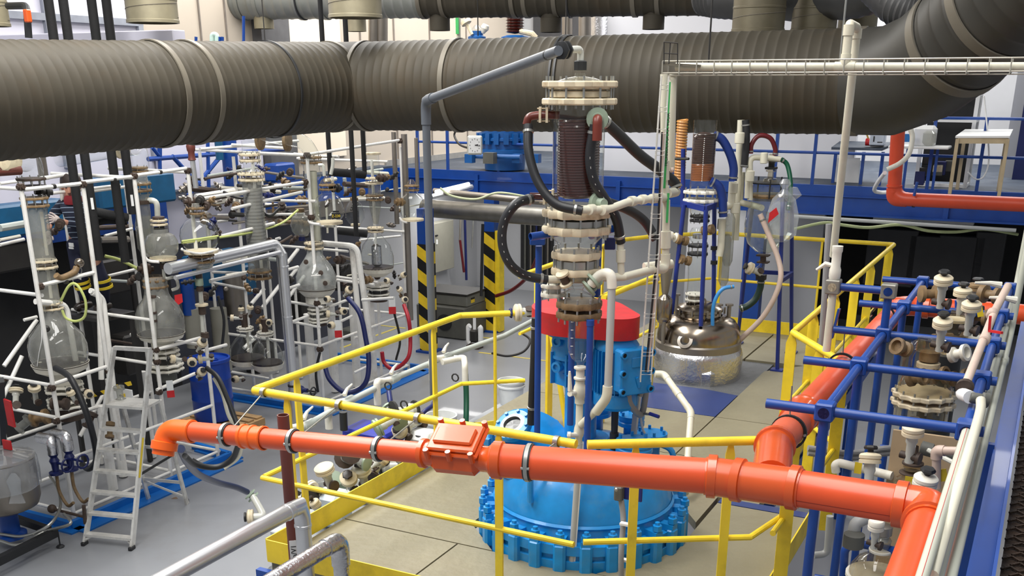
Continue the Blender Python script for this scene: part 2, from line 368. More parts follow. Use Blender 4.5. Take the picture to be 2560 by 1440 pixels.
# raised reactor platform: substrate, plates with open joints, hole round the reactor
slab('platform_frame', -3.86, -1.08, 4.36, 5.0, 1.78, 1.9, SBL, **STR)
slab('platform_frame', -4.1, -1.46, 7.1, 11.9, 1.78, 1.9, SBL, **STR)
def plate(poly, z=2.0, mt=TAN): return M().prism([R(a, b, z - .06) for a, b in poly], (0, 0, .06)), mt
g = .006
PL = [('front left corner', [(-3.85, 4.36), (-2.98 - g, 4.36), (-2.98 - g, 5.1 - g), (-3.85, 5.1 - g)]),
      ('front middle, under the reactor rim', [(-2.98 + g, 4.36), (-1.5, 4.36), (-1.5, 5.1 - g), (-2.98 + g, 5.1 - g)]),
      ('front right, below the rail gap', [(-1.5 + g, 4.36), (-1.08, 4.36), (-1.08, 6.5 - g), (-1.72, 6.5 - g), (-1.72, 5.62), (-2.04, 5.1), (-1.5 + g, 5.1)]),
      ('left of the reactor', [(-3.85, 5.1 + g), (-2.74, 5.1 + g), (-3.06, 5.42), (-3.06, 6.02), (-2.7, 6.42), (-2.7, 7.32 - g), (-3.85, 7.32 - g)]),
      ('behind the blue reactor', [(-2.7 + g, 6.42), (-1.98, 6.42), (-1.75, 6.1), (-1.75, 6.6), (-1.46, 6.6), (-1.46, 7.32 - g), (-2.7 + g, 7.32 - g)]),
      ('right of the brown drain line', [(-2.3 + g, 7.32 + g), (-1.46, 7.32 + g), (-1.46, 8.4 - g), (-2.3 + g, 8.4 - g)]),
      ('middle left, below the blue plate', [(-4.1, 7.32 + g), (-2.3 - g, 7.32 + g), (-2.3 - g, 8.4 - g), (-4.1, 8.4 - g)]),
      ('right, beside the steel reactor', [(-2.3 + g, 8.4 + g), (-1.46, 8.4 + g), (-1.46, 10.49 - g), (-2.0, 10.49 - g), (-2.3, 10.1), (-2.3, 9.5)]),
      ('far right corner', [(-2.6, 10.49 + g), (-1.46, 10.49 + g), (-1.46, 11.8), (-2.6, 11.8)]),
      ('far left, behind the steel reactor', [(-4.1, 8.4 + g), (-3.16, 8.4 + g), (-3.16, 9.13), (-3.5, 9.5), (-3.5, 10.4), (-2.62, 10.5), (-2.62, 11.8), (-4.1, 11.8)])]
for n_, p in PL:
    mm, mt_ = plate(p); O('deck_plate', mm, mt_, label='tan checkered deck plate, ' + n_, cat='floor plate', group='deck plates of the platform')
mm, _ = plate([(-3.16 + g, 8.4 + g), (-2.3 - g, 8.4 + g), (-2.3 - g, 9.13), (-2.62, 9.2), (-3.16 + g, 9.2)]); O('deck_plate', mm, BLP, label='blue deck plate in front of steel reactor', cat='floor plate')
mm, _ = plate([(-1.72, 6.5 + g), (-1.08, 6.5 + g), (-1.08, 6.6), (-1.72, 6.6)]); O('deck_strip', mm, BLP, label='narrow blue deck strip right of blue reactor', cat='floor plate')
GRT = mat('grey_grating', (112, 114, 116), .5, metal=.4, bump=1., scale=14)
slab('floor_grating', -3.5, -2.3, 9.2, 10.49, 1.9, 1.98, GRT, label='grey raised-tread grating around the steel reactor', cat='grating')
m = M()
m.prism([R(-2.3, 9.2, 1.985), R(-2.3, 10.1, 1.985), R(-2.0, 10.49, 1.985), R(-2.29, 10.49, 1.985)], (0, 0, .01))
# legs of the platform
for i, (a, b) in enumerate(((-3.78, 4.6), (-3.78, 7.0), (-1.3, 4.6), (-4.0, 11.5), (-1.6, 11.5), (-1.6, 7.4))):
    O('platform_leg', M().box(R(a, b, .89), (.12, .12, 1.78)), SBL, **STR)
# floor markings and kerbs (blue bunds under the glass plants)
BNB = mat('bund_blue_paint', (16, 104, 186), .4, noise=.08)
def kerb(pts, lab):
    m = M()
    for p, q in zip(pts[:-1], pts[1:]): m.beam(R(*p, .05), R(*q, .05), .06, .1); m.beam(R(p[0] + .12, p[1], .01), R(q[0] + .12, q[1], .01), .2, .02)
    O('bund_kerb', m, BNB, label=lab, cat='kerb')
kerb([(-11.0, 7.22), (-9.25, 7.22), (-9.25, 9.85), (-10.0, 9.95)], 'blue painted kerb around the near glass plant, behind stepladder')
kerb([(-11.6, 12.05), (-9.38, 12.05), (-9.38, 14.9), (-11.2, 14.95)], 'blue painted kerb around the middle glass plant')
YLN = mat('yellow_floor_line_paint', (206, 186, 90), .5)
m = M()
for p, q in (((-9.1, 16.5), (-4.2, 16.5)), ((-9.3, 17.6), (-12.2, 17.6)), ((-11.6, 15.6), (-11.6, 17.6))): m.beam(R(*p, .003), R(*q, .003), .06, .005)
O('floor_line', m, YLN, label='thin yellow walkway lines on far floor', cat='floor marking')
m = M()
for _ in range(7): m.lathe(R(-10.6 + random.random() * 4, 3.5 + random.random() * 6, .0005), [(random.uniform(.03, .09), 0), (.001, .002)], 9, wav=(3, .3))
O('floor_stain', m, mat('rust_stain', (120, 98, 76), .6), **STR)
# ================================================================ YELLOW GUARD RAILS OF THE PLATFORM
def flatpost(a, b, z0, z1, dirv, w=.072, t=.014):
    """flat bar post with a pointed top"""
    d = Vector(dirv).normalized(); n = d.cross(UP); p = R(a, b, 0) - n * (t / 2)
    pts = [(-w / 2, z0), (w / 2, z0), (w / 2, z1 - .07), (w * .18, z1), (-w * .18, z1), (-w / 2, z1 - .07)]
    return M().prism([p + d * x + UP * z for x, z in pts], n * t)
def rail(label, top, posts, mid=2.55, toe=True, zt=3.08, base=2.0, toes=None, rt=.023, rm=.016, midpts=None, pw=.05):
    t = T('guard_rail', label, 'guard rail', R(top[0][0], top[0][1], base), 'yellow guard rails of the platform')
    O('top_rail', M().tube([R(a, b, zt) for a, b in top], rt, 12), YEL, t)
    if mid: O('mid_rail', M().tube([R(a, b, mid) for a, b in (midpts or top)], rm, 10), YEL, t)
    for p in posts:
        d = p[2] if len(p) > 2 else E1
        if d == 'round': O('post', M().tube([R(p[0], p[1], base), R(p[0], p[1], zt)], .013, 10), YEL, t)
        else: O('post', flatpost(p[0], p[1], base + .002, zt + .0, d, pw), YEL, t)
    if toe:
        m = M()
        tp = toes or top
        for p, q in zip(tp[:-1], tp[1:]): m.beam(R(*p, base + .075), R(*q, base + .075), .008, .145)
        O('toe_board', m, YEL, t)
    return t
rail('yellow guard rail along platform front, left part above orange pipe', [(-3.85, 4.34), (-1.85, 4.31)], [(-3.62, 4.34, E1), (-2.27, 4.31, E1)], toes=[(-3.87, 4.35), (-1.5, 4.35)], pw=.042)
rail('yellow guard rail on platform left side, with the grey drain manifold clipped to it', [(-3.85, 4.36), (-3.81, 6.62), (-3.42, 6.93)], [(-3.85, 4.72, E2), (-3.82, 6.25, E2), (-3.6, 6.78, 'round')], toes=[(-3.88, 4.36), (-3.86, 6.9), (-3.5, 7.3)])
rail('angled yellow guard rail at platform front, right of the gap', [(-1.8, 4.33), (-1.04, 4.79)], [(-1.6, 4.46, E1 + E2 * .5), (-1.2, 4.7, E1 + E2 * .5)], toe=False, pw=.045, midpts=[(-1.82, 4.36), (-1.09, 4.8), (-1.0, 5.2)])
rail('yellow guard rail on platform right side under orange branch pipe', [(-1.0, 4.9), (-.97, 6.45), (-1.46, 7.18)], [(-.98, 5.1, E1 + E2 * .3), (-.97, 6.35, E1 + E2 * .3), (-1.2, 6.8, E1 - E2 * .2), (-1.46, 7.16, E1)], toes=[(-1.06, 4.9), (-1.06, 6.4)], pw=.072)
rail('yellow guard rail on platform far right, running back to dark bay', [(-1.46, 7.2), (-1.44, 11.9)], [(-1.46, 7.9, E1), (-1.46, 8.75, E1), (-1.46, 9.7, E1), (-1.45, 10.5, E1 + E2 * .5), (-1.45, 11.7, E1)], toes=[(-1.44, 7.2), (-1.44, 11.8)], pw=.078)
rail('yellow guard rail across platform back, before grey wall', [(-3.41, 11.95), (-1.44, 11.92)], [(-3.35, 11.95, E1), (-2.2, 11.93, 'round'), (-1.5, 11.93, E1)], toes=[(-4.1, 11.8), (-1.45, 11.8)])
rail('yellow guard rail on platform far left with bent corner', [(-4.17, 8.34), (-4.2, 10.89), (-4.02, 11.29), (-3.45, 11.95)], [(-4.18, 8.7, E2), (-4.2, 10.4, E2), (-3.9, 11.5, E1)], toe=False)
rail('short yellow guard rail between steel reactor and red drive cover', [(-3.11, 7.74), (-3.07, 8.95)], [(-3.11, 7.8, E2), (-3.07, 8.9, E2)], toe=False, mid=2.6)
# ================================================================ ORANGE DRAIN PIPES
def collar(m, p, d, r, w=.03, e=.012):
    d = Vector(d).normalized(); return m.lathe(Vector(p) - d * w / 2, [(r, 0), (r + e, .004), (r + e, w - .004), (r, w)], 24, d, cap=False)
oA, oB, oC, oD, oE = atz(440, 1075, 2.97), atz(1240, 1150, 3.06), atz(1780, 1191, 3.07), atz(1985, 1219, 3.09), atz(2310, 1270, 3.1)
t = T('drain_pipe', 'long orange drain pipe crossing in front of platform, from its left elbow to right wall', 'drain pipe', oA)
O('pipe', M().tube([oA + (oB - oA) * .02, oA + (oB - oA) * .84], .053, 20), ORG, t)
dAB = (oB - oA).normalized(); dn = -UP * .9 - E2 * .35
O('elbow', M().tube(fil([oA + dAB * .09, oA - dAB * .06, oA - dAB * .06 + dn.normalized() * .14], .09, 7), .058, 20), ORL, t)
m = M(); q = oA - dAB * .06 + dn.normalized() * .09; collar(m, q, dn, .058, .05); collar(m, oA + dAB * .1, dAB, .055, .03, .008); O('socket', m, ORL, t)
m = M().tube([oA + (oB - oA) * .235, oA + (oB - oA) * .3], .0585, 20)
for k in (.235, .265, .3): collar(m, oA + (oB - oA) * k, dAB, .0585, .022, .006)
O('coupling', m, ORL, t)
# backwater valve body with bolted lid
c = oA + (oB - oA) * .895; x = dAB; y = UP.cross(x).normalized(); z = x.cross(y)
m = M().rb(c, (.26, .14, .15), .03, (x, y, z)); m.tube([c - x * .2, c - x * .1], .06, 20); m.tube([c + x * .1, c + x * .25], .062, 20)
collar(m, c - x * .18, x, .06, .03); collar(m, c + x * .2, x, .062, .03)
O('valve_body', m, ORF, t)
lz = (z * .86 + y * -.5).normalized(); ly = lz.cross(x)
m = M()
for k, (sx, sy, h) in enumerate(((.27, .2, 0), (.25, .17, .022), (.2, .1, .038))): m.rb(c + z * .075 + lz * h, (sx, sy, .022), .008, (x, ly, lz))
for i in (-1, 1):
    for j in (-1, 0, 1): m.cyl(c + z * .06 + x * (.115 * j) + ly * (.1 * i), c + z * .075 + lz * .04 + x * (.115 * j) + ly * (.1 * i), .014, 8)
O('valve_lid', m, ORF, t)
dBC = (oC - oB).normalized(); dDE = (oE - oD).normalized(); R8 = .08
O('pipe', M().tube([oB - dBC * .02, oC + dBC * .04], R8, 28), ORG, t)
m = M().lathe(oB - dBC * .07, [(.056, 0), (.06, .03), (.082, .055), (.091, .06), (.091, .1), (.082, .105)], 28, dBC); O('reducer', m, ORF, t)
O('tee', M().tube([oC - dBC * .03, oC, oD, oD + dDE * .03], R8 + .006, 28), ORF, t)
m = M()
for p, d in ((oC, dBC), (oC + (oD - oC) * .33, dDE), (oD, dDE)):
    collar(m, p, d, R8 + .006, .045, .012)
O('tee_socket', m, ORF, t)
O('pipe', M().tube([oD, oE - dDE * .05], R8, 28), ORG, t)
bend = oE + dDE * .03
O('elbow', M().tube(fil([oE - dDE * .1, bend, bend - E2 * .2], .12, 8), R8 + .007, 28), ORF, t)
m = M(); collar(m, oE - dDE * .09, dDE, R8 + .006, .05, .012); collar(m, bend - E2 * .16, E2, R8 + .006, .04, .012); O('elbow_socket', m, ORF, t)
O('pipe', M().tube([bend - E2 * .16, bend - E2 * 1.4], R8, 28), ORG, t)
O('printed_line', M().box(oD + (oE - oD) * .55 - E2 * (R8 * .93) - UP * R8 * .36, (.75, .002, .003), (dDE, E2, UP)), mat('faded_print', (130, 40, 24), .6), t)
# branch running back along the blue frame
bp0 = oC + (oD - oC) * .72; b0 = bp0 + UP * .0; b1 = R(-1.0, 4.75, 3.07); b2 = R(-.97, 8.95, 3.0); b3 = R(.05, 9.0, 3.0)
t = T('branch_drain_pipe', 'orange branch pipe hanging under the blue frame beside yellow rail', 'drain pipe', b1)
O('branch_socket', M().tube([b0 + (b1 - b0) * .12, b1], R8 + .008, 28), ORF, t)
m = M(); d = (b1 - b0).normalized(); collar(m, b1, d, R8 + .006, .04, .014); O('socket_ring', m, ORF, t)
O('pipe', M().tube([b1 - d * .02, R(-1.0, 5.25, 3.06)], R8, 28), mat('faded_orange_pvc', (200, 92, 62), .4), t)
m = M().lathe(R(-1.0, 5.2, 3.06), [(R8, 0), (R8 + .014, .01), (R8 + .014, .16), (R8 + .02, .165), (R8 + .02, .19), (R8, .2)], 28, E2); O('coupling', m, ORF, t)
O('pipe', M().tube(fil([R(-1.0, 5.3, 3.06), b2, b3], .14, 8), R8, 28), ORG, t)
m = M(); collar(m, b2 - E2 * .16, E2, R8, .05, .012); collar(m, b2 + E1 * .2, E1, R8, .05, .012); collar(m, b2 + E1 * .5, E1, R8, .05, .012); O('elbow_socket', m, ORF, t)
# clamps with hanging rods
def clamp(p, d, r, rod, lab, mt=ZNC, tag_=None):
    t = T('pipe_clamp', lab, 'pipe clamp', p, 'pipe clamps on the orange pipes'); d = Vector(d).normalized()
    O('rubber_liner', M().lathe(Vector(p) - d * .016, [(r, 0), (r + .006, 0), (r + .006, .032), (r, .032)], 28, d, cap=False), BLK, t)
    O('clamp_band', M().lathe(Vector(p) - d * .009, [(r + .006, 0), (r + .011, 0), (r + .011, .018), (r + .006, .018)], 28, d, cap=False), mt, t)
    if rod is not None:
        v = (Vector(rod) - Vector(p)).normalized(); O('hanger_rod', M().cyl(Vector(p) + v * r, rod, .004, 8), ZNC, t)
    s = d.cross(UP).normalized()
    for sg in (-1, 1): O('clamp_screw', M().cyl(Vector(p) + s * (sg * (r + .004)) + d * .02, Vector(p) + s * (sg * (r + .004)) - d * .02, .007, 8), ZNC, t)
for k, xr, lab in ((.178, (660, 980), 'zinc clamp nearest the left elbow of orange drain pipe'), (.4, (848, 1012), 'zinc clamp left of the brown upright pipe on orange drain pipe'), (.665, (1045, 1044), 'zinc clamp between brown pipe and valve box on orange drain pipe')):
    p = oA + (oB - oA) * k; clamp(p, dAB, .053, atz(*xr, 3.08), lab)
clamp(oB + (oC - oB) * .16, dBC, R8, atz(1392, 1104, 3.08), 'broad clamp with yellow tag on thick part of orange drain pipe')
for b, lab in ((5.02, 'black lined clamp on orange branch pipe next to its first socket'), (6.45, 'black lined clamp on orange branch pipe at third blue bar'), (8.1, 'black lined clamp on orange branch pipe near its far elbow')):
    clamp(R(-.995, b, 3.06), E2, R8, R(-1.0, b, 3.3), lab, BLK)
for x_, y_ in ((660, 982), (848, 1014), (1045, 1046), (1392, 1104)):
    p = atz(x_, y_, 3.08)
    O('rail_clip', M().lathe(p - E1 * .012, [(.023, 0), (.03, 0), (.03, .024), (.023, .024)], 16, E1, cap=False), ZNC, label='zinc clip on the front yellow rail holding a hanger rod', cat='pipe clip', group='rail clips of the hanger rods')
# ================================================================ ALUMINIUM-CLAD PIPES AND BROWN PIPE, LOWER LEFT
t = T('clad_pipe', 'smooth aluminium clad pipe sloping in from the bottom edge with mitred elbow', 'insulated pipe', R(-3.31, 3.99, 1.2))
O('pipe_run', M().tube([R(-3.31, 2.3, 2.6), R(-3.31, 3.95, 2.6)], .043, 24), ALU, t)
O('mitre_elbow', M().tube([R(-3.31, 3.93, 2.6), R(-3.31, 4.0, 2.595), R(-3.31, 4.02, 2.53), R(-3.31, 4.02, 2.48)], .0445, 24), ALU, t)
m = M(); collar(m, R(-3.31, 3.9, 2.6), E2, .043, .02, .004); collar(m, R(-3.31, 4.02, 2.48), UP, .043, .02, .004); O('seam_band', m, ALU, t)
O('pipe_drop', M().tube([R(-3.31, 4.02, 2.5), R(-3.31, 4.02, .4)], .043, 24), ALU, t)
t = T('foil_pipe', 'crinkled foil wrapped pipe elbow at the bottom edge, right of smooth one', 'insulated pipe', R(-2.89, 3.7, 1.2))
O('pipe_run', M().tube([R(-2.89, 2.3, 2.58), R(-2.89, 3.74, 2.58)], .043, 24), ALF, t)
O('elbow', M().tube(fil([R(-2.89, 3.66, 2.58), R(-2.89, 3.78, 2.58), R(-2.89, 3.78, 2.44)], .07), .047, 24), ALF, t)
O('pipe_drop', M().tube([R(-2.89, 3.78, 2.46), R(-2.89, 3.78, .4)], .04, 24), ALF, t)
bb = R(-3.47, 4.12, 0)
t = T('brown_pipe', 'brown painted upright pipe crossing behind orange pipe, open top', 'pipe', bb)
O('pipe', M().lathe(bb, [(.032, 0), (.032, 3.05), (.027, 3.05), (.027, 2.98)], 20, cap=False).cyl(bb, bb + UP * .01, .06), BRP, t)
vd = Vector((-bb.x, -bb.y, 0)).normalized(); O('label_strip', M().box(bb + vd * .0325 + UP * 2.15, (.046, .002, .36), (UP.cross(vd), vd, UP)), WHP, t)
txt('PÁRA 0,6 MPa/V1', .042, bb + vd * .0345 + UP * 2.15, UP, -UP.cross(vd), BLK, t)
# ================================================================ BLUE REACTOR IN THE PLATFORM
rc = R(-2.38, 5.68, 0); RA, RB = -2.38, 5.68
VD = Vector((-rc.x, -rc.y, 0)).normalized(); VR = VD.cross(UP) * -1      # towards the viewer, and to the viewer's right
t = T('reactor_vessel', 'large sky blue enamelled reactor with clamped domed lid sunk in the platform', 'reactor', rc)
O('lower_vessel', M().lathe(rc, [(.001, .55), (.3, .6), (.5, .8), (.57, 1.1), (.57, 1.93), (.6, 1.96), (.6, 2.04)], 48), RBL, t)
O('lid_dome', M().lathe(rc, [(.62, 2.09), (.62, 2.15), (.575, 2.155), (.57, 2.2), (.555, 2.3), (.52, 2.42), (.46, 2.5), (.36, 2.565), (.2, 2.6), (.001, 2.61)], 56), RBL, t)
O('flange_ring', M().lathe(rc, [(.585, 1.98), (.635, 1.98), (.635, 2.05), (.615, 2.055), (.615, 2.085), (.635, 2.09), (.635, 2.15), (.6, 2.155)], 56, cap=False), RBL, t)
O('weld_bead', M().lathe(rc, [(.568, 2.225), (.579, 2.24), (.566, 2.255)], 56, cap=False), RBL, t)
for k in range(26):
    an = 2 * math.pi * (k + .3) / 26; d = E1 * math.cos(an) + E2 * math.sin(an); s = UP.cross(d); c = rc + d * .645
    m = M().rb(c + UP * 2.07, (.055, .075, .2), .014, (d, s, UP)); m.box(c - d * .03 + UP * 2.175, (.1, .06, .04), (d, s, UP))
    m.lathe(c + UP * 1.9, [(.012, 0), (.022, .02), (.024, .08)], 10)
    cl = O('clamp', m, RBL, t)
    O('clamp_bolt', M().lathe(c + UP * 2.15, [(.017, 0), (.017, .05), (.029, .05), (.029, .085), (.016, .088), (.016, .105), (.001, .108)], 6), RBL, cl)
# lifting eyes
for an in (-.6, 1.6, 3.6):
    d = VD * math.cos(an) + VR * math.sin(an); p = rc + d * .42; O('lifting_eye', M().tube(fil([p + UP * 2.5 - d * .02, p + UP * 2.6, p + d * .14 + UP * 2.55, p + d * .14 + UP * 2.36], .06), .019, 10), RBL, t)
# lid nozzles and manhole (left, with tilted round cover and sight glass)
mh = rc - VR * .33 + VD * .1
O('manhole_neck', M().lathe(mh + UP * 2.42, [(.2, 0), (.2, .16), (.225, .165), (.225, .19)], 32), RBL, t)
td = (UP + VR * .3 + VD * .45).normalized()
cv = O('manhole_cover', M().lathe(mh + UP * 2.64, [(.001, -.01), (.225, -.01), (.235, .0), (.235, .03), (.2, .035), (.001, .045)], 36, td), RBL, t)
O('cover_gasket', M().lathe(mh + UP * 2.62 + VR * .02, [(.2, 0), (.238, 0), (.238, .012), (.2, .012)], 36, td), WFL, cv)
sg = mh - VR * .08 + VD * .1 + UP * 2.7; sd = (UP * .8 + VD * .45 - VR * .3).normalized()
s1 = O('sight_port', M().lathe(sg, [(.08, -.06), (.08, .05), (.115, .055), (.118, .085), (.112, .095), (.075, .098), (.07, .09)], 32, sd, cap=False), RBL, cv)
O('sight_ring', M().lathe(sg + sd * .09, [(.078, 0), (.078, .008), (.056, .01), (.054, -.005)], 32, sd, cap=False), ZNC, cv)
O('sight_glass', M().lathe(sg + sd * .085, [(.001, 0), (.06, 0)], 28, sd), mat('dark_glass', (52, 58, 60), .08), cv)
m = M()
for k in range(8):
    an = k * .785; x_ = sd.cross(E1).normalized(); y_ = sd.cross(x_); m.cyl(sg + sd * .08 + (x_ * math.cos(an) + y_ * math.sin(an)) * .098, sg + sd * .108 + (x_ * math.cos(an) + y_ * math.sin(an)) * .098, .011, 6)
O('port_bolt_ring', m, RBL, cv)
O('hinge_arm', M().tube(fil([mh - VR * .22 + UP * 2.5, mh - VR * .26 + UP * 2.68, mh - VR * .1 + UP * 2.75], .05), .02, 8).box(mh - VR * .27 + UP * 2.58, (.05, .09, .12)), RBL, t)
for (r_, f_, rad, h) in ((.3, .22, .09, .16), (.42, -.05, .08, .12), (.05, -.38, .1, .2), (-.05, .4, .07, .1), (.3, -.3, .07, .16)):
    p = rc + VR * r_ + VD * f_ + UP * 2.45
    m = M().lathe(p, [(rad * .7, 0), (rad * .7, h), (rad * 1.25, h + .005), (rad * 1.25, h + .03), (rad * 1.18, h + .035), (rad * 1.18, h + .045), (rad * 1.25, h + .05), (rad * 1.25, h + .075)], 24)
    for k in range(6): m.cyl(p + (E1 * math.cos(k * 1.047) + E2 * math.sin(k * 1.047)) * rad + UP * h, p + (E1 * math.cos(k * 1.047) + E2 * math.sin(k * 1.047)) * rad + UP * (h + .1), .01, 6)
    O('nozzle', m, RBL, t)
# agitator drive: lantern, gearbox, motor, belt guard
t = T('agitator_drive', 'sky blue agitator gearbox and finned motor under a red belt cover', 'drive unit', rc + UP * 2.6)
m = M()
m.lathe(rc + UP * 2.58, [(.17, 0), (.17, .03), (.15, .04), (.15, .05)], 32)
m.lathe(rc + UP * 2.62 - VR * .03, [(.1, 0), (.1, .4), (.12, .42)], 32)
O('lantern', m, RBL, t)
gx = rc - VR * .06 - VD * .1
O('gearbox', M().lathe(gx + UP * 2.95, [(.1, 0), (.15, .01), (.15, .16), (.165, .17), (.165, .185), (.158, .19), (.158, .3), (.19, .31), (.19, .34), (.15, .345)], 36), RBL, t)
for z in (3.24, 3.08):
    O('gearbox_plug', M().lathe(gx + UP * z - VR * .1 + VD * .1, [(.03, 0), (.034, .05), (.02, .052), (.018, .04)], 14, VD - VR * .7), RBL, t)
m = M()
for k in range(8):
    d = E1 * math.cos(k * .785) + E2 * math.sin(k * .785); m.box(gx + d * .16 + UP * 3.06, (.03, .012, .2), (d, UP.cross(d), UP))
O('gearbox_rib', m, RBL, t)
mo = rc + VR * .18 + VD * .13
O('motor_body', M().lathe(mo + UP * 2.95, [(.05, 0), (.1, .005), (.12, .03), (.12, .27), (.13, .28), (.13, .305), (.1, .35)], 32), RBL, t)
m = M()
for k in range(30):
    d = E1 * math.cos(k * .2094) + E2 * math.sin(k * .2094); m.box(mo + d * .128 + UP * 3.1, (.03, .005, .26), (d, UP.cross(d), UP))
O('cooling_fins', m, RBL, t)
O('fan_cowl', M().lathe(mo + UP * 2.86, [(.06, 0), (.12, .01), (.135, .03), (.135, .1), (.128, .11)], 32), RBL, t)
O('motor_foot', M().lathe(mo + UP * 2.56, [(.018, 0), (.024, .3)], 10), DST, t)
# terminal box facing right-front
tb = mo + VR * .085 + VD * .12 + UP * 3.13; td_ = (VD * .86 + VR * .5).normalized(); ts = UP.cross(td_)
b_ = O('terminal_box', M().rb(tb, (.2, .09, .26), .012, (ts, td_, UP)).rb(tb + td_ * .05, (.215, .02, .275), .008, (ts, td_, UP)), RBL, t)
for i in (-1, 1):
    for j in (-1, 0, 1):
        q = tb + td_ * .06 + ts * (.095 * i) + UP * (.11 * j)
        O('box_screw', M().lathe(q, [(.022, -.01), (.022, .012), (.014, .012), (.012, .004)], 12, td_, cap=False), RBL, b_); O('screw_head', M().lathe(q, [(.001, .008), (.013, .008)], 8, td_), DST, b_)
O('cover_embossing', M().rb(tb + td_ * .062 + UP * .06, (.08, .006, .06), .003, (ts, td_, UP)), RBL, b_); O('cast_mark', M().beam(tb + td_ * .063 - UP * .03, tb + td_ * .063 - UP * .09 + ts * .02, .025, .012), RBL, b_)
# red belt guard: a teardrop around both pulleys
pc = gx; qc = mo; dd = (qc - pc); L_ = dd.length; dd.normalize(); ss = UP.cross(dd); Rb, Rs = .285, .125; ph = math.acos((Rb - Rs) / L_)
poly = [pc + dd * (Rb * math.cos(a)) + ss * (Rb * math.sin(a)) for a in [ph + (2 * math.pi - 2 * ph) * i / 26 for i in range(27)]] + [qc + dd * (Rs * math.cos(a)) + ss * (Rs * math.sin(a)) for a in [-ph + 2 * ph * i / 12 for i in range(13)]]
gd = O('belt_guard', M().prism([p + UP * 3.3 for p in poly], (0, 0, .13)), RED, t, sharp=30)
ld = (VD * .8 - VR * .6).normalized(); lp = pc + VD * .28 + UP * 3.365 - VR * .02
for k, ch in enumerate('10'):
    f = (VD - VR * (.1 - .24 * k)).normalized(); txt(ch, .07, pc + f * .286 + UP * 3.365, f.cross(UP) * -1, UP, DKR, t)
# second stand shaft and mechanical seal right of the lantern
p = rc + VR * .18 + VD * .13 + UP * 2.5
m = M().lathe(p, [(.11, -.1), (.11, 0), (.13, .005), (.13, .03), (.12, .035), (.12, .05), (.13, .055), (.13, .075), (.05, .08)], 28)
for k in range(8): m.cyl(p + (E1 * math.cos(k * .785) + E2 * math.sin(k * .785)) * .105, p + (E1 * math.cos(k * .785) + E2 * math.sin(k * .785)) * .105 + UP * .11, .013, 6)
O('seal_housing', m, mat('dark_blue_seal_paint', (14, 84, 132), .4), t); O('shaft', M().cyl(p + UP * .07, p + UP * .2, .028), DST, t)
# ================================================================ GLASS COLUMN WITH THE RED-BROWN COIL
ccx = at(1443, 535, 5.55); ccx = Vector((ccx.x, ccx.y, 0))
VDc = Vector((-ccx.x, -ccx.y, 0)).normalized(); VRc = VDc.cross(UP) * -1
def zc(y): return at(1443, y, 5.55).z
def flange(par, p, r, mt, h=.03, n=12, ax=UP, bolts=None, gap=.1, wav=.06, name='flange_ring', bmat=ZNC):
    """pair of scalloped backing flanges with through bolts"""
    ax = Vector(ax).normalized(); o = None
    for s in (-1, 1):
        c = Vector(p) + ax * (s * gap / 2 - h / 2)
        o = O(name, M().lathe(c, [(r * .78, 0), (r * .97, 0), (r, h * .2), (r, h * .8), (r * .97, h), (r * .78, h)], 48, ax, (n, wav)), mt, par)
    ref = E1 if abs(ax.dot(E1)) < .9 else E2; x = (ref - ax * ref.dot(ax)).normalized(); y = ax.cross(x)
    if True:
        for k in range(bolts or n):
            an = 2 * math.pi * k / (bolts or n); q = Vector(p) + (x * math.cos(an) + y * math.sin(an)) * r * .93
            O('bolt', M().cyl(q - ax * (gap / 2 + h * 1.2), q + ax * (gap / 2 + h * 1.2), .006 if r > .12 else .004, 6), bmat, o)
        return o
t = T('coil_condenser', 'tall glass column with red-brown cooling coil in front of the big duct', 'glass column', ccx + UP * zc(780))
O('top_dome', M().lathe(ccx + UP * zc(222), [(.16, 0), (.155, .012), (.125, .035), (.08, .05), (.03, .058), (.026, .075)], 36, cap=False), GLS, t)
O('top_collar', M().lathe(ccx + UP * zc(222), [(.13, -.005), (.165, .0), (.165, .01), (.13, .015)], 36), CRM, t)
flange(t, ccx + UP * (zc(232)), .182, CRM, .032, 12, gap=.082)
O('gasket_ring', M().lathe(ccx + UP * (zc(238) - .012), [(.14, 0), (.152, .004), (.152, .03), (.14, .034)], 36), CRM, t)
O('shell', M().lathe(ccx, [(.15, zc(252)), (.135, zc(262)), (.133, zc(290)), (.133, zc(505)), (.15, zc(525))], 40, cap=False), GLS, t)
m = M(); z0, z1 = zc(300), zc(490); n = 28; pts = []
for i in range(n * 14 + 1): an = 2 * math.pi * i / 14; pts.append(ccx + VRc * (.102 * math.cos(an)) + VDc * (.102 * math.sin(an)) + UP * (z0 + (z1 - z0) * i / (n * 14)))
O('cooling_coil', m.tube(pts, .0085, 6), COI, t)
m = M(); pts = []
for i in range(n * 12 + 1): an = 2 * math.pi * i / 12; pts.append(ccx + VRc * (.075 * math.cos(an)) + VDc * (.075 * math.sin(an)) + UP * (z0 - .01 + (z1 - z0) * i / (n * 12)))
O('inner_coil', m.tube(pts, .0085, 6), COI, t)
O('coil_core', M().cyl(ccx + UP * z1, ccx + UP * z0, .05), COI, t)
O('coil_manifold', M().tube([ccx - VRc * .11 + UP * zc(290), ccx + UP * zc(298), ccx + VRc * .1 + UP * zc(290)], .011, 8), COI, t)
flange(t, ccx + UP * zc(552), .176, CRM, .04, 12, gap=.085)
O('steel_seal', M().lathe(ccx + UP * zc(556), [(.14, -.02), (.15, -.018), (.15, .018), (.14, .02)], 36), ZNC, t)
O('shell', M().lathe(ccx, [(.15, zc(572)), (.14, zc(590)), (.115, zc(602)), (.1, zc(612)), (.1, zc(630)), (.115, zc(640))], 36, cap=False), GLS, t)
flange(t, ccx + UP * zc(656), .13, CRM, .036, 10, gap=.085)
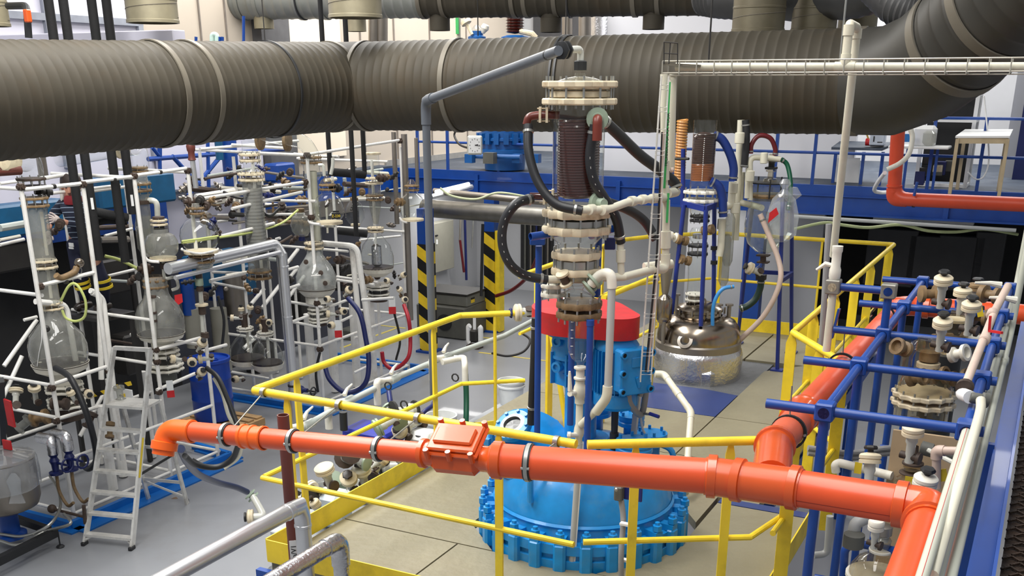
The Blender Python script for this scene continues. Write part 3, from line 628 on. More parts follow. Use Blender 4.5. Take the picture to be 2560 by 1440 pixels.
O('seal_band', M().lathe(ccx + UP * zc(658), [(.1, -.03), (.112, -.02), (.112, .02), (.1, .03)], 36), ZNC, t)
O('lower_bowl', M().lathe(ccx, [(.115, zc(672)), (.112, zc(690)), (.085, zc(705)), (.05, zc(712)), (.04, zc(725)), (.075, zc(733)), (.095, zc(742)), (.1, zc(760))], 36, cap=False), GLS, t)
O('crossing_tee', M().tube([ccx - VRc * .12 + UP * zc(697), ccx + VRc * .11 + UP * zc(697)], .024, 12), PVC, t)
flange(t, ccx + UP * zc(772) + VRc * .022, .122, BRF, .034, 10, gap=.055)
O('water_inlet', M().tube(fil([ccx - VRc * .1 + UP * zc(288), ccx - VRc * .2 + UP * zc(287), ccx - VRc * .26 + UP * zc(292), ccx - VRc * .27 + UP * zc(312)], .05), .02, 12), mat('red_brown_elbow', (96, 40, 30), .35), t)
m = M()
for k in (-.2, -.165): m.box(ccx + VRc * k + UP * zc(287), (.012, .07, .075), (VRc, VDc, UP))
for s in (-1, 1): m.cyl(ccx - VRc * .215 + UP * (zc(287) + s * .03), ccx - VRc * .15 + UP * (zc(287) + s * .03), .004, 6)
O('inlet_clamp', m, CRM, t)
q = ccx + VRc * .09 + VDc * .12 + UP * zc(295)
O('outlet_flange', M().lathe(q, [(.05, 0), (.055, .01), (.055, .03), (.03, .032), (.028, .06)], 20, VDc), GRN, t)
O('outlet_elbow', M().tube(fil([q + VDc * .03, q + VDc * .08, q + VDc * .08 - UP * .1], .04), .024, 12), mat('oxide_red_elbow', (112, 44, 30), .4), t)
q2 = ccx + VRc * .07 + VDc * .1 + UP * zc(500)
O('lower_outlet', M().lathe(q2 + VRc * .03, [(.05, 0), (.05, .03), (.03, .035), (.022, .07)], 20, VRc * .6 + VDc), GRN, t)
q3 = ccx - VRc * .1 + UP * zc(492)
m = M()
for k in (.03, .075): m.box(q3 - VRc * k, (.012, .07, .075), (VRc, VDc, UP))
for s in (-1, 1): m.cyl(q3 - VRc * .1 + UP * s * .03, q3 - VRc * .02 + UP * s * .03, .004, 6)
O('coil_inlet_clamp', m, CRM, t); O('coil_inlet', M().tube([q3, q3 - VRc * .15], .02, 12), COI, t)
flange(t, ccx - VRc * .12 - VDc * .06 + UP * zc(730), .07, WFL, .022, 8, ax=UP, gap=.05, name='side_flange'); O('side_neck', M().cyl(ccx - VRc * .12 - VDc * .06 + UP * zc(745), ccx - VRc * .12 - VDc * .06 + UP * zc(700), .04, 16), MATS['milky_glass'] if 'milky_glass' in MATS else mat('milky_glass', (200, 200, 190), .15), t)
# angled glass nozzles on the bowl
def nozzle(p, d, mt=GRN, L=.1, r=.036):
    d = Vector(d).normalized(); m = M().lathe(p, [(.028, 0), (.028, L * .4)], 16, d, cap=False); O('glass_stub', m, GLS, t)
    O('nozzle_ring', M().lathe(Vector(p) + d * L * .35, [(r * .8, 0), (r, .003), (r, .014), (r * .8, .017)], 20, d).lathe(Vector(p) + d * L * .85, [(r * .8, 0), (r, .003), (r, .014), (r * .8, .017)], 20, d), mt, t)
    O('nozzle_sleeve', M().lathe(Vector(p) + d * L * .35, [(.024, 0), (.024, L * .6)], 14, d), RST, t)
nozzle(ccx - VRc * .03 + VDc * .07 + UP * zc(724), -VRc * .4 + VDc * .4 + UP, CRM, .13)
nozzle(ccx + VRc * .06 + VDc * .06 + UP * zc(722), VRc * .6 + VDc * .5 + UP * .8, GRN, .1)
# top connection: coupling, glass bend, black flanges and the slanted grey drain pipe
hv = at(1443, 165, 5.55)
O('black_coupling', M().lathe(Vector((ccx.x, ccx.y, zc(178))), [(.02, 0), (.034, .004), (.034, .045), (.024, .05)], 8), BLK, t)
t = T('vent_bend', 'short glass bend with black flanges above the coil column', 'pipe bend', ccx + UP * zc(156))
g0 = ccx + UP * zc(156); g1 = at(1440, 122, 5.52); g2 = at(1404, 126, 5.4)
O('glass_bend', M().tube(fil([g0, Vector((g0.x, g0.y, g1.z)), g2], .07, 6), .017, 12), MATS['milky_glass'], t)
gd_ = (g2 - g1).normalized()
for k in (.03, .065): O('black_flange', M().lathe(g2 - gd_ * (k - .02), [(.02, 0), (.042, .004), (.042, .016), (.02, .02)], 16, gd_, (6, .06)), BLK, t)
k1 = at(1064, 252, 7.75); kz = Vector((k1.x, k1.y, 2.4))
t = T('grey_drain_pipe', 'slender grey plastic pipe slanting down from the coil column, then dropping behind yellow rail', 'pipe', kz)
k0 = g2 + gd_ * .03
O('slanted_pipe', M().tube([k0, k1], [.024, .03], 16), GRP, t); O('black_sleeve', M().tube([k0 - gd_ * .02, k0 + (k1 - k0) * .06], .026, 14), BLK, t)
O('pipe_elbow', M().tube(fil([k1 + (k0 - k1) * .08, k1, k1 - UP * .16], .08), .036, 16), GRP, t)
O('drop_pipe', M().tube([k1 - UP * .13, kz], .0295, 16), GRP, t)

# yellow ladder frame seen behind the drive
t = T('yellow_ladder_frame', 'yellow steel post and slanting rail behind the blue gearbox', 'guard rail', R(-3.45, 7.55, 2.0))
O('post', M().beam(R(-3.5, 7.55, 2.0), R(-3.5, 7.55, 3.0), .1, .02), YEL, t); O('slanting_rail', M().tube([R(-3.5, 7.5, 3.0), R(-3.32, 7.52, 2.02)], .022, 10), YEL, t)
# ================================================================ BIG SPIRAL DUCT ACROSS THE HALL
def online(P0, P1, x):
    """point of the straight P0-P1 seen in column x"""
    u = (x - CX) / F; f = lambda P: P.x - u * (P.y * C_ - (P.z - H) * S_)
    a, b = f(P0), f(P1); return P0 + (P1 - P0) * (a / (a - b))
def att(x, y, t): return ray(x, y) * t + UP * H
RD = .475
q0, q1, q2 = att(0, 252, 8.6), att(862, 217, 11.9), att(2150, 205, 9.8)
dl = (q1 - q0).normalized(); qs = q0 - dl * 2.2
epts = [q2, att(2225, 203, 9.55), att(2318, 165, 9.15), att(2395, 105, 8.75)]; eend = att(2760, -210, 7.2)
def spiral(P, Q, r, pitch=.1, h=.0028, n=56):
    P, Q = Vector(P), Vector(Q); L = (Q - P).length; d = (Q - P) / L; pts, rs = [], []; s = 0
    while s < L:
        for o, e in ((0, 0), (.55, -.003), (.78, 0), (.84, h), (.92, h)):
            if s + o * pitch < L: pts.append(P + d * (s + o * pitch)); rs.append(r + e)
        s += pitch
    pts.append(Q); rs.append(r); return M().tube(pts, rs, n, cap=False)
t = T('spiral_duct', 'huge dark grey spiral wound ventilation duct crossing the whole hall', 'ventilation duct', q1 - UP * .475)
O('duct_run', spiral(qs, q1 - dl * .2, RD), DUC, t); dr = (q2 - q1).normalized()
O('corner_piece', M().tube([q1 - dl * .24, q1, q1 + dr * .3], RD + .004, 56, cap=False), DUC, t)
O('duct_run', spiral(q1 + dr * .26, q2, RD), DUC, t)
O('bend', M().tube([q2 - dr * .03] + epts[1:] + [epts[3] + (eend - epts[3]) * .05], RD + .003, 56, cap=False), mat('plain_duct_sheet', (60, 58, 53), .5, metal=.15, noise=.1, scale=2), t)
O('duct_run', spiral(epts[3], eend, RD, .16, .004), MATS['plain_duct_sheet'], t)
def band(p, d, r, w, mt, e=.008, nm='joint_band'): return O(nm, M().lathe(Vector(p) - Vector(d) * w / 2, [(r, 0), (r + e, .003), (r + e, w - .003), (r, w)], 56, d, cap=False), mt, t)
for x in (388, 473): band(online(q0, q1, x), dl, RD + .004, .06, DUB, .012)
band(q1 - dl * .24, dl, RD + .004, .05, DUB, .01); band(q1 + dr * .3, dr, RD + .004, .05, DUB, .01)
band(online(q1, q2, 1148), dr, RD + .004, .06, DUB, .012); band(q2 - dr * .02, dr, RD + .004, .09, DUB, .012)
de = (eend - epts[3]).normalized(); band(epts[3] + de * .02, de, RD + .003, .1, DUB, .012); band(epts[3] + de * .55, de, RD + .004, .1, DUB, .012)
p = online(q0, q1, 430); O('access_hatch_seam', M().tube([p - E2.cross(UP) * 0 + (Vector((-p.x, -p.y, 0)).normalized()) * (RD + .006) + dl * k + UP * .02 for k in (-.3, .3)], .004, 6), DST, t)
for x, hx, d in ((672, 663, dl), (1412, 1415, dr)):
    p = online(q0 if d is dl else q1, q1 if d is dl else q2, x)
    band(p, d, RD + .008, .028, BLK, .008, 'black_strap')
    if d is dr: band(p + d * .05, d, RD + .008, .028, BLK, .008, 'black_strap')
    O('hanger_rod', M().cyl(p + UP * (RD + .005), p + UP * 3.0, .006, 8), DST, t)
# ---------------------------------------------------------------- slimmer duct behind with its outlets
s0, s1 = at(452, 2, 19), at(1330, -6, 17.6); s2 = at(2260, -24, 15.6)
t = T('ventilation_duct', 'slimmer pale duct running behind the big one at the picture top', 'ventilation duct', s0 - UP * .3)
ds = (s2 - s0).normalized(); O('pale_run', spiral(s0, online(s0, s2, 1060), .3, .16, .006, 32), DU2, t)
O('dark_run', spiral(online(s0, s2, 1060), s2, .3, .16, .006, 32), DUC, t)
for x in (470, 610, 655, 755, 815, 1060, 1115, 1290, 1320, 1395, 1590, 1650, 1900):
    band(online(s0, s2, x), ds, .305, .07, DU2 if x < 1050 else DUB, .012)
for x in (478, 758, 1428): band(online(s0, s2, x), ds, .306, .03, BLK, .014, 'black_strap')
for x0, x1 in ((1062, 1272), (1572, 1722)):
    p, q = online(s0, s2, x0), online(s0, s2, x1); f_ = Vector((-p.x, -p.y, 0)).normalized(); c = (p + q) / 2 + f_ * .3 + UP * .16
    gr = O('grille_box', M().box(c, ((q - p).length, .12, .34), (ds, ds.cross(UP), UP)), DST, t)
    m = M(); n = int((q - p).length / .045)
    for k in range(n): m.box(p + (q - p) * ((k + .5) / n) + f_ * .37 + UP * .16, (.014, .02, .33), (ds, f_, UP))
    O('grille_slats', m, DUB, gr)
for x, yb in ((472, 76), (655, 72), (887, 79), (1098, 77), (1378, 81), (1637, 74)):
    p = online(s0, s2, x); zb = at(x, yb, p.y).z
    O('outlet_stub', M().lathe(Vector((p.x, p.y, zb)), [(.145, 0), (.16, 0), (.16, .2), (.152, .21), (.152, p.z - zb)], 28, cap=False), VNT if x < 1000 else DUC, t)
for (x, yb, w, Y), lab in (((383, 58, 125, 12.2), 'wide beige vent pipe hanging above left duct run'), ((889, 45, 132, 12.2), 'wide beige vent pipe hanging above the duct corner'), ((-32, 66, 108, 11.6), 'beige vent pipe at the top left picture corner'),
                           ((1894, 81, 128, 11.6), 'leftmost of three dark vent pipes above right duct run'), ((2033, 80, 110, 11.9), 'middle of three dark vent pipes above right duct run'), ((2142, 76, 94, 12.4), 'rightmost of three dark vent pipes above right duct run')):
    p = at(x, yb, Y); r = w / 2 * mpp(p)
    t = T('vent_pipe', lab, 'vent pipe', p, 'vertical vent pipes at the ceiling')
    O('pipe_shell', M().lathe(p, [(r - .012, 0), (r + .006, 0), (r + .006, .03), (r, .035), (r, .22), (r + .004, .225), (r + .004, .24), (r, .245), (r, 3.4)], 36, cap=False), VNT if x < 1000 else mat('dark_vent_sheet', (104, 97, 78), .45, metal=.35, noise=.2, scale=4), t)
    O('rolled_seam', M().tube([p + Vector((math.cos(a), math.sin(a), 0)) * (r + .001) + UP * (.06 + .14 * i / 30) for i, a in enumerate([k * .21 for k in range(31)])], .004, 6), DUB, t)
# dark flexible ducts at the top right corner
for pts, r, lab in (([(2180, -60, 10.8), (2260, 12, 10.4), (2330, 22, 10.2), (2420, -40, 10)], .2, 'dark ribbed flexible duct above the bend of big duct'), ([(1760, -14, 13), (1850, -6, 12.6), (2130, -12, 11.6), (2230, -70, 11.2)], .22, 'dark flexible duct along the picture top edge')):
    P = spl([at(*q) for q in pts], 14); O('flexible_duct', M().tube(P, [r + (.012 if i % 2 else 0) for i in range(len(P))], 28), mat('dark_flexible_foil', (70, 70, 70), .45, metal=.3), label=lab, cat='flexible duct')
# ---------------------------------------------------------------- black lagged pipes
def bpipe(lab, pts, r, grp='black lagged pipes'):
    t = T('lagged_pipe', lab, 'insulated pipe', pts[-1], grp); O('lagging', M().tube(fil(pts, r * 2.2, 4), r, 14), FOA, t); return t
for x, yb, Y, tagy, lab in ((181, 690, 12.25, None, 'leftmost black lagged pipe, passing in front of the worker'), (216, 650, 12.3, 508, 'black lagged pipe with white tag right of the worker'), (283, 655, 12.5, None, 'third black lagged pipe from the left behind near glass plant'), (318, 535, 12.6, 500, 'fourth black lagged pipe from the left, with white tag')):
    p = at(x, 420, Y); zb = at(x, yb, Y).z
    t = bpipe(lab, [Vector((p.x, p.y, 8.2)), Vector((p.x, p.y, zb))], .052)
    if tagy:
        f_ = Vector((-p.x, -p.y, 0)).normalized(); O('tag', M().box(Vector((p.x, p.y, at(x, tagy, Y).z)) + f_ * .056 + f_.cross(UP) * -.01, (.03, .004, .13), (f_.cross(UP), f_, UP)), WHP, t)
a_, b_ = at(222, 527, 12.3), at(318, 545, 12.6)
bpipe('black lagged cross pipe joining two black risers', [a_, b_], .055)
bpipe('lower black lagged cross pipe behind the white poles', [at(225, 560, 12.4), at(262, 548, 12.5), at(318, 552, 12.6)], .05)
for x, yt, yb, Y, lab in ((825, -20, 440, 15.9, 'black lagged riser above the flask with yellow number plate'), (882, -20, 590, 15.6, 'long black lagged riser right of numbered flask'), (911, 300, 436, 16.2, 'short black lagged riser beside tall glass cylinder')):
    p = at(x, 420, Y); bpipe(lab, [Vector((p.x, p.y, at(x, yt, Y).z)), Vector((p.x, p.y, at(x, yb, Y).z))], .035)
bpipe('black lagged pipe lying level between the black risers', [at(830, 430, 15.9), at(912, 437, 16.2)], .06)
bpipe('black lagged cross pipe low behind numbered flask', [at(845, 577, 16), at(918, 585, 16)], .055)
# ---------------------------------------------------------------- wire tray with ivory pipe, right of the column
TB = 5.72
def tp(x, y): return pb(x, y, TB)
t = T('cable_tray', 'level wire basket tray running to the right picture edge', 'cable tray', tp(1668, 180))
l, r_ = tp(1664, 168), tp(2640, 170); z0, z1 = l.z - .03, l.z + .03
for i, (dy, zz) in enumerate(((-.05, z1), (.05, z1), (-.05, z0), (.05, z0), (0, z0 - .012))):
    O('long_wire', M().cyl(Vector((l.x, l.y, zz)) + E2 * dy, Vector((r_.x, r_.y, zz)) + E2 * dy, .0035, 6), mat('tray_wire', (176, 172, 160), .4, metal=.5) if i == 0 else MATS['tray_wire'], t)
n = 20
for k in range(n + 1):
    p = l + (r_ - l) * (k / n); p = Vector((p.x, p.y, 0))
    O('cross_wire', M().tube([p - E2 * .05 + UP * z1, p - E2 * .05 + UP * (z0 - .006), p + E2 * .05 + UP * (z0 - .006), p + E2 * .05 + UP * z1], .0035, 6).tube([p - E2 * .053 + UP * z1, p - E2 * .053 + UP * (z0 - .006)], .0035, 6), MATS['tray_wire'], t)
O('tray_bracket', M().beam(tp(1662, 160), tp(1755, 165), .09, .012), DUB, t)
pl, pr = tp(1690, 167), tp(2640, 167)
t = T('ivory_pipe', 'ivory plastic pipe lying in the level wire tray, with hoop fitting', 'pipe', pl)
O('pipe', M().tube([pl, pr], .021, 14), PVC, t); pv = Vector((pl.x, pl.y, 0))
c = tp(2112, 167)
m = M().tube([c - E1 * .05, c + E1 * .05], .025, 14).tube([c, c + UP * .06], .025, 14); O('tee', m, PVC, t)
c2 = at(2133, 165, 5.95)
O('hoop_pipe', M().tube(fil([c, c + UP * .2, Vector((c2.x, c2.y, c.z + .2)), c2], .045, 5), .022, 14), PVC, t)
for q in (c + UP * .17, Vector((c2.x, c2.y, c.z + .17))): O('hoop_elbow', M().cyl(q - UP * .025, q + UP * .025, .027, 14), PVC, t)
nd = R(-1.09, 6.41, 3.56); lo = at(2083, 640, 6.43)
O('long_drop', M().tube([c2, at(2100, 470, 6.25), lo], .0225, 14), PVC, t)
t = T('ivory_valve', 'ivory ball valve with lever at the lower end of long drop pipe', 'valve', nd)
O('body', M().lathe(nd + UP * .04, [(.03, 0), (.035, .02), (.035, .06), (.028, .08), (.028, .16), (.032, .17), (.032, .2)], 16), WFL, t)
O('lever', M().tube([nd + UP * .12, nd + UP * .13 - E1 * .06, nd + UP * .09 - E1 * .11], [.012, .014, .008], 8), WFL, t)
O('pipe', M().tube([nd - UP * .02, nd - UP * .4], .024, 14), PVC, t)
for x0, yt, lab in ((1771, 160, 'thin dark hanger rod left of the ivory hoop pipe'), (2096, 186, 'zinc hanger rod holding the wire tray near hoop pipe')):
    p = tp(x0, yt); O('hanger_rod', M().cyl(p, p + UP * 3.2, .005, 8), ZNC if x0 > 2000 else DST, label=lab, cat='hanger rod')
p = at(1195, 90, 14); O('hanger_wire', M().cyl(p, p + UP * 3, .008, 6), DST, label='thin wire hanging in front of pale duct', cat='hanger rod')
# ================================================================ STAND OF THE COIL COLUMN
t = T('condenser_stand', 'blue tube stand carrying the coil column above the reactor lid', 'stand', ccx + UP * 2.35)
def cpt(x, y, Y=5.55): return at(x, y, Y)
for x, y0, y1, Y, nm in ((1347, 615, 1085, 5.75, 'post'), (1497, 590, 742, 5.7, 'post'), (1476, 800, 1125, 5.42, 'post'), (1431, 790, 1062, 5.6, 'post')):
    p = cpt(x, y0, Y); z1 = cpt(x, y1, Y).z; O(nm, M().tube([p, Vector((p.x, p.y, z1))], .0185, 14), SBL, t)
p = cpt(1476, 800, 5.42); O('post_cap', M().lathe(p, [(.0215, -.03), (.0215, 0), (.017, .003), (.017, -.03)], 16), SBL, t)
l0 = cpt(1326, 592, 5.5); O('arm', M().lathe(l0, [(.017, 0), (.0205, 0), (.0205, .32), (.017, .32)], 14, VRc * .75 - VDc * .5 + UP * .05, cap=False), SBL, t)
O('bracket', M().rb(cpt(1344, 603, 5.72), (.085, .06, .036), .005, (VRc, VDc, UP)), SBL, t)
r0 = cpt(1532, 572, 5.55); O('arm', M().tube([r0, cpt(1478, 590, 5.95)], .019, 14), SBL, t); O('bracket', M().rb(cpt(1525, 607, 5.75), (.06, .05, .07), .005, (VRc, VDc, UP)), NBL, t)
for x in (1361, 1508): O('hanging_bolt', M().cyl(cpt(x, 560, 5.55), cpt(x, 597, 5.55), .005, 8), ZNC, t)
# ---------------------------------------------------------------- glass receiver and ivory valve under the column
cr = at(1452, 880, 5.5); cr = Vector((cr.x, cr.y, 0))
def zr_(y): return at(1452, y, 5.5).z
t = T('glass_receiver', 'graduated glass receiver hanging below the coil column in front of red cover', 'glass vessel', cr + UP * zr_(905))
O('shell', M().lathe(cr, [(.078, zr_(782)), (.072, zr_(790)), (.072, zr_(868)), (.066, zr_(882)), (.05, zr_(895)), (.025, zr_(905)), (.018, zr_(918))], 32, cap=False), GLS, t)
m = M()
for k in range(5): m.box(cr + UP * zr_(800 + 20 * k) - VRc * .05 + VDc * .053, (.014, .002, .004), (VRc, VDc, UP))
O('scale_marks', m, WHP, t)
O('outlet_flange', M().lathe(cr, [(.02, zr_(922)), (.036, zr_(921)), (.036, zr_(917)), (.02, zr_(915))], 20), WFL, t); O('outlet_flange', M().lathe(cr, [(.02, zr_(948)), (.036, zr_(947)), (.036, zr_(943)), (.02, zr_(942))], 20), WFL, t)
O('outlet_sleeve', M().cyl(cr + UP * zr_(944), cr + UP * zr_(920), .024, 14), WFL, t)
t = T('drain_valve', 'ivory ball valve with upright lever under the glass receiver', 'valve', cr + UP * zr_(1110))
O('body', M().lathe(cr, [(.02, zr_(1110)), (.02, zr_(1095)), (.026, zr_(1090)), (.03, zr_(1080)), (.026, zr_(1068)), (.02, zr_(1060)), (.02, zr_(1010)), (.027, zr_(1008)), (.027, zr_(995)), (.033, zr_(990)), (.038, zr_(978)), (.033, zr_(966)), (.026, zr_(960)), (.026, zr_(950)), (.021, zr_(947))], 18), PVC, t)
O('lever', M().tube([at(1432, 985, 5.46), at(1425, 975, 5.44), at(1424, 940, 5.44), at(1424, 928, 5.44)], [.012, .013, .009, .006], 8), WFL, t)
O('lever_hub', M().cyl(at(1424, 985, 5.43), at(1442, 980, 5.5), .015, 14), WFL, t)
O('side_tap', M().cyl(at(1422, 1088, 5.44), at(1450, 1088, 5.5), .015, 12).lathe(at(1422, 1088, 5.44), [(.02, -.008), (.02, .01)], 10, VRc), WFL, t)
# grey drain post going to the deck in front of the reactor
p0, p1 = at(1451, 1105, 5.5), R(-2.2, 5.1, 2.0)
t = T('drain_post', 'light grey slotted plastic pipe standing before the blue reactor', 'pipe', p1)
O('pipe', M().tube([p0, p1 + UP * .02], .021, 14), LGP, t); d = (p1 - p0).normalized()
O('edge_strip', M().tube([p0 + VRc * .016 + VDc * .012, p1 + UP * .02 + VRc * .016 + VDc * .012], .005, 6), WHP, t)
# ================================================================ IVORY PIPEWORK RIGHT OF THE COLUMN
YP = 5.9
def pp(x, y, Y=YP): return at(x, y, Y)
t = T('cooling_water_pipe', 'ivory water riser with green flow label, branching twice to the coil column', 'pipework', pp(1664, 690))
O('riser', M().tube([pp(1660, 185), pp(1661, 475)], .0205, 14), PVC, t)
O('riser', M().tube([pp(1683, 185, 6.0), pp(1677, 425, 6.0)], .0205, 14), PVC, t)
O('riser_coupling', M().tube([pp(1661, 402), pp(1661, 450)], .0275, 16), PVC, t)
O('elbow', M().tube(fil([pp(1662, 465), pp(1663, 494), pp(1628, 497, 5.78)], .06), .026, 14), PVC, t)
O('branch_pipe', M().tube(fil([pp(1635, 496, 5.8), pp(1570, 505, 5.6), pp(1520, 524, 5.4), pp(1453, 525, 5.32)], .05), .0205, 14), PVC, t)
for x, y, Y in ((1580, 503, 5.62), (1607, 499, 5.7), (1510, 525, 5.38), (1478, 524, 5.35)):
    O('pipe_coupling', M().lathe(pp(x, y, Y), [(.0205, -.022), (.0265, -.02), (.0265, .02), (.0205, .022)], 14, pp(1620, 498, 5.75) - pp(1580, 503, 5.62)), PVC, t)
O('riser', M().tube([pp(1666, 500), pp(1664, 640)], .0215, 14), PVC, t)
O('riser_socket', M().tube([pp(1664, 578), pp(1664, 620)], .029, 16), PVC, t)
O('elbow', M().tube(fil([pp(1664, 635), pp(1664, 672), pp(1628, 674, 5.8)], .06), .027, 14), PVC, t)
O('branch_pipe', M().tube([pp(1635, 673, 5.82), pp(1560, 692, 5.55), pp(1370, 699, 5.5)], .0215, 14), PVC, t)
O('upturn', M().tube([pp(1553, 688, 5.55), pp(1551, 605, 5.55)], .019, 14), PVC, t); O('upturn_socket', M().tube([pp(1552, 655, 5.55), pp(1552, 625, 5.55)], .025, 14), PVC, t)
O('green_label', M().box(pp(1667, 340, YP - .03), (.014, .003, .55), (VRc, VDc, UP)), mat('green_label', (60, 170, 90), .5), t)
txt('TECHNOLOGICKÁ VODA', .024, pp(1668, 350, YP - .034), UP, -VRc, BLK, t)
O('green_label', M().box(pp(1669, 520, YP - .03), (.012, .003, .16), (VRc, VDc, UP)), MATS['green_label'], t)
O('side_plug', M().tube([pp(1676, 425), pp(1683, 425)], .014, 10), PNK, t)
for (a, b) in (((1690, 480, 6.3), (1668, 484, 5.95)), ((1610, 668, 6.1), (1680, 660, 6.15))): O('cross_pipe', M().tube([pp(*a), pp(*b)], .027, 14), PVC, t)
t = T('white_drain_pipe', 'white plastic pipe bending over and dropping in front of the blue motor', 'pipe', pp(1500, 1045, 5.35))
O('goose_neck', M().tube(fil([pp(1478, 712, 5.42), pp(1500, 684, 5.4), pp(1528, 682, 5.35), pp(1530, 720, 5.35)], .045), .026, 14), WFL, t)
O('neck_flange', M().lathe(pp(1488, 700, 5.42), [(.024, 0), (.05, .003), (.05, .016), (.024, .02)], 18, -VRc * .7 + UP * -.6 + VDc * .2).lathe(pp(1475, 718, 5.44), [(.024, 0), (.05, .003), (.05, .016), (.024, .02)], 18, -VRc * .7 + UP * -.6 + VDc * .2), GRN, t)
O('drop', M().tube([pp(1530, 708, 5.35), pp(1519, 985, 5.35)], .021, 14), LGP, t)
O('lower_bend', M().tube(fil([pp(1519, 965, 5.35), pp(1517, 995, 5.35), pp(1490, 1030, 5.4)], .05), .027, 14), PVC, t)
O('slant', M().tube([pp(1505, 1012, 5.37), pp(1453, 1062, 5.48)], .021, 14), PVC, t)
# ladder tray
t = T('cable_ladder', 'narrow wire cable ladder climbing beside the ivory riser', 'cable tray', pp(1605, 950, 5.75))
A0, A1 = pp(1654, 190, 5.75), pp(1601, 955, 5.75); B0, B1 = pp(1673, 190, 5.75), pp(1628, 955, 5.75); WW = mat('white_wire', (214, 212, 204), .4, metal=.2)
for a, b, r in ((A0, A1, .004), (B0, B1, .003), (A0 - VDc * .05, A1 - VDc * .05, .003), (B0 - VDc * .05, B1 - VDc * .05, .003)): O('side_wire', M().cyl(a, b, r, 6), WW, t)
for k in range(15):
    s = (k + .4) / 15; a = A0 + (A1 - A0) * s; b = B0 + (B1 - B0) * s
    for e in (0, .022): O('rung', M().tube([a - VDc * .05 - UP * e, a - UP * e, b - UP * e, b - VDc * .05 - UP * e], .003, 6), WW, t)
O('top_bracket', M().tube([pp(1660, 105, 5.7), pp(1660, 160, 5.7)], .003, 6).tube([pp(1694, 108, 5.7), pp(1694, 160, 5.7)], .003, 6).tube([pp(1660, 105, 5.7), pp(1694, 108, 5.7)], .003, 6).tube([pp(1676, 106, 5.7), pp(1672, 160, 5.7)], .003, 6).tube([pp(1660, 133, 5.7), pp(1694, 135, 5.7)], .003, 6), DST, t)
for dx, mt_, lab in ((14, BLK, 'black cable in the wire ladder'), (20, PNK, 'pale cable in the wire ladder')):
    O('cable', M().tube([pp(1650 + dx * .4, 330, 5.8), pp(1628 + dx, 640, 5.8), pp(1600 + dx, 930, 5.8)], .006, 8), mt_, label=lab, cat='cable')
O('conduit', M().tube(spl([pp(1640, 690, 5.95), pp(1632, 800, 5.95), pp(1622, 920, 5.95), pp(1600, 990, 5.95)], 5), .016, 12), CON, label='grey corrugated conduit running down behind the wire ladder', cat='conduit')
# ================================================================ HOSES
def hose(lab, pts, r, mt=DGR, k=8, cat='hose', n=12, name='hose', band=True):
    P = spl([at(*q) for q in pts], k); t = T(name, lab, cat, P[-1]); O('tube', M().tube(P, r, n), mt, t)
    if band:
        for i in (2, -3):
            d = (P[i + 1] - P[i - 1]).normalized(); O('hose_clip', M().lathe(P[i] - d * .008, [(r, 0), (r * 1.18, .002), (r * 1.18, .014), (r, .016)], 12, d), ZNC, t)
    return t
hose('dark hose curving from the coil top left down to ivory branch pipe', [(1321, 312, 5.5), (1322, 380, 5.45), (1345, 455, 5.4), (1390, 510, 5.35), (1456, 527, 5.32)], .024)
hose('dark hose making a wide loop left of the coil column', [(1330, 497, 5.5), (1290, 510, 5.45), (1260, 555, 5.45), (1256, 612, 5.45), (1275, 660, 5.45), (1312, 688, 5.48), (1368, 700, 5.5)], .025)
hose('dark hose hanging from the red elbow on the right side of coil column', [(1487, 312, 5.4), (1475, 390, 5.4), (1484, 450, 5.4), (1508, 492, 5.42), (1540, 545, 5.5), (1552, 606, 5.55)], .026)
hose('thick black hose slanting from behind the column to the ivory riser', [(1503, 296, 5.9), (1545, 335, 6.0), (1600, 388, 6.1), (1650, 425, 6.2), (1684, 455, 6.25), (1692, 470, 6.25)], .031, BLK)
hose('short black hose behind the column, slanting down to the right', [(1500, 500, 5.9), (1565, 522, 6.0), (1610, 552, 6.1), (1640, 598, 6.1)], .027, BLK)
hose('black hose dropping left of the blue gearbox', [(1340, 795, 5.8), (1336, 900, 5.8), (1328, 1060, 5.85)], .025, BLK)
# ================================================================ HELPERS FOR GLASS APPARATUS
class G:
    """a glass apparatus standing on one vertical axis, measured from the photograph at depth Y"""
    def __init__(s, name, label, cat, x, yref, Y, ybase, group=None):
        p = at(x, yref, Y); s.c = Vector((p.x, p.y, 0)); s.Y = Y; s.x = x; s.y = yref; s.k = mpp(p)
        s.vd = Vector((-p.x, -p.y, 0)).normalized(); s.vr = -s.vd.cross(UP); s.t = T(name, label, cat, s.c + UP * s.z(ybase), group)
    def z(s, y): return at(s.x, y, s.Y).z
    def shell(s, prof, mt=GLS, name='shell', n=28): O(name, M().lathe(s.c, [(r * s.k, s.z(y)) for r, y in prof], n, cap=False), mt, s.t); return s
    def fl(s, y, r, mt=BRF, gap=16, h=5, n=10):
        k = s.k; flange(s.t, s.c + UP * s.z(y), r * k, mt, h * k, n, gap=gap * k, bolts=n); return s
    def ring(s, y, r, h, mt, name='collar'):
        O(name, M().lathe(s.c, [(r * .8 * s.k, s.z(y + h / 2)), (r * s.k, s.z(y + h / 2) + .004), (r * s.k, s.z(y - h / 2) - .004), (r * .8 * s.k, s.z(y - h / 2))], 28), mt, s.t); return s
    def bowl(s, y0, y1, r0, r1, mt=WFL, name='support_bowl'):
        O(name, M().lathe(s.c, [(r1 * s.k, s.z(y1)), (r0 * .9 * s.k, s.z((y0 + y1) / 2)), (r0 * s.k, s.z(y0)), (r0 * .97 * s.k, s.z(y0))], 32, cap=False), mt, s.t); return s
    def fluid(s, prof, mt): O('liquid', M().lathe(s.c, [(r * s.k, s.z(y)) for r, y in prof], 28), mt, s.t); return s
    def p(s, x, y, dy=0): return at(x, y, s.Y + dy)
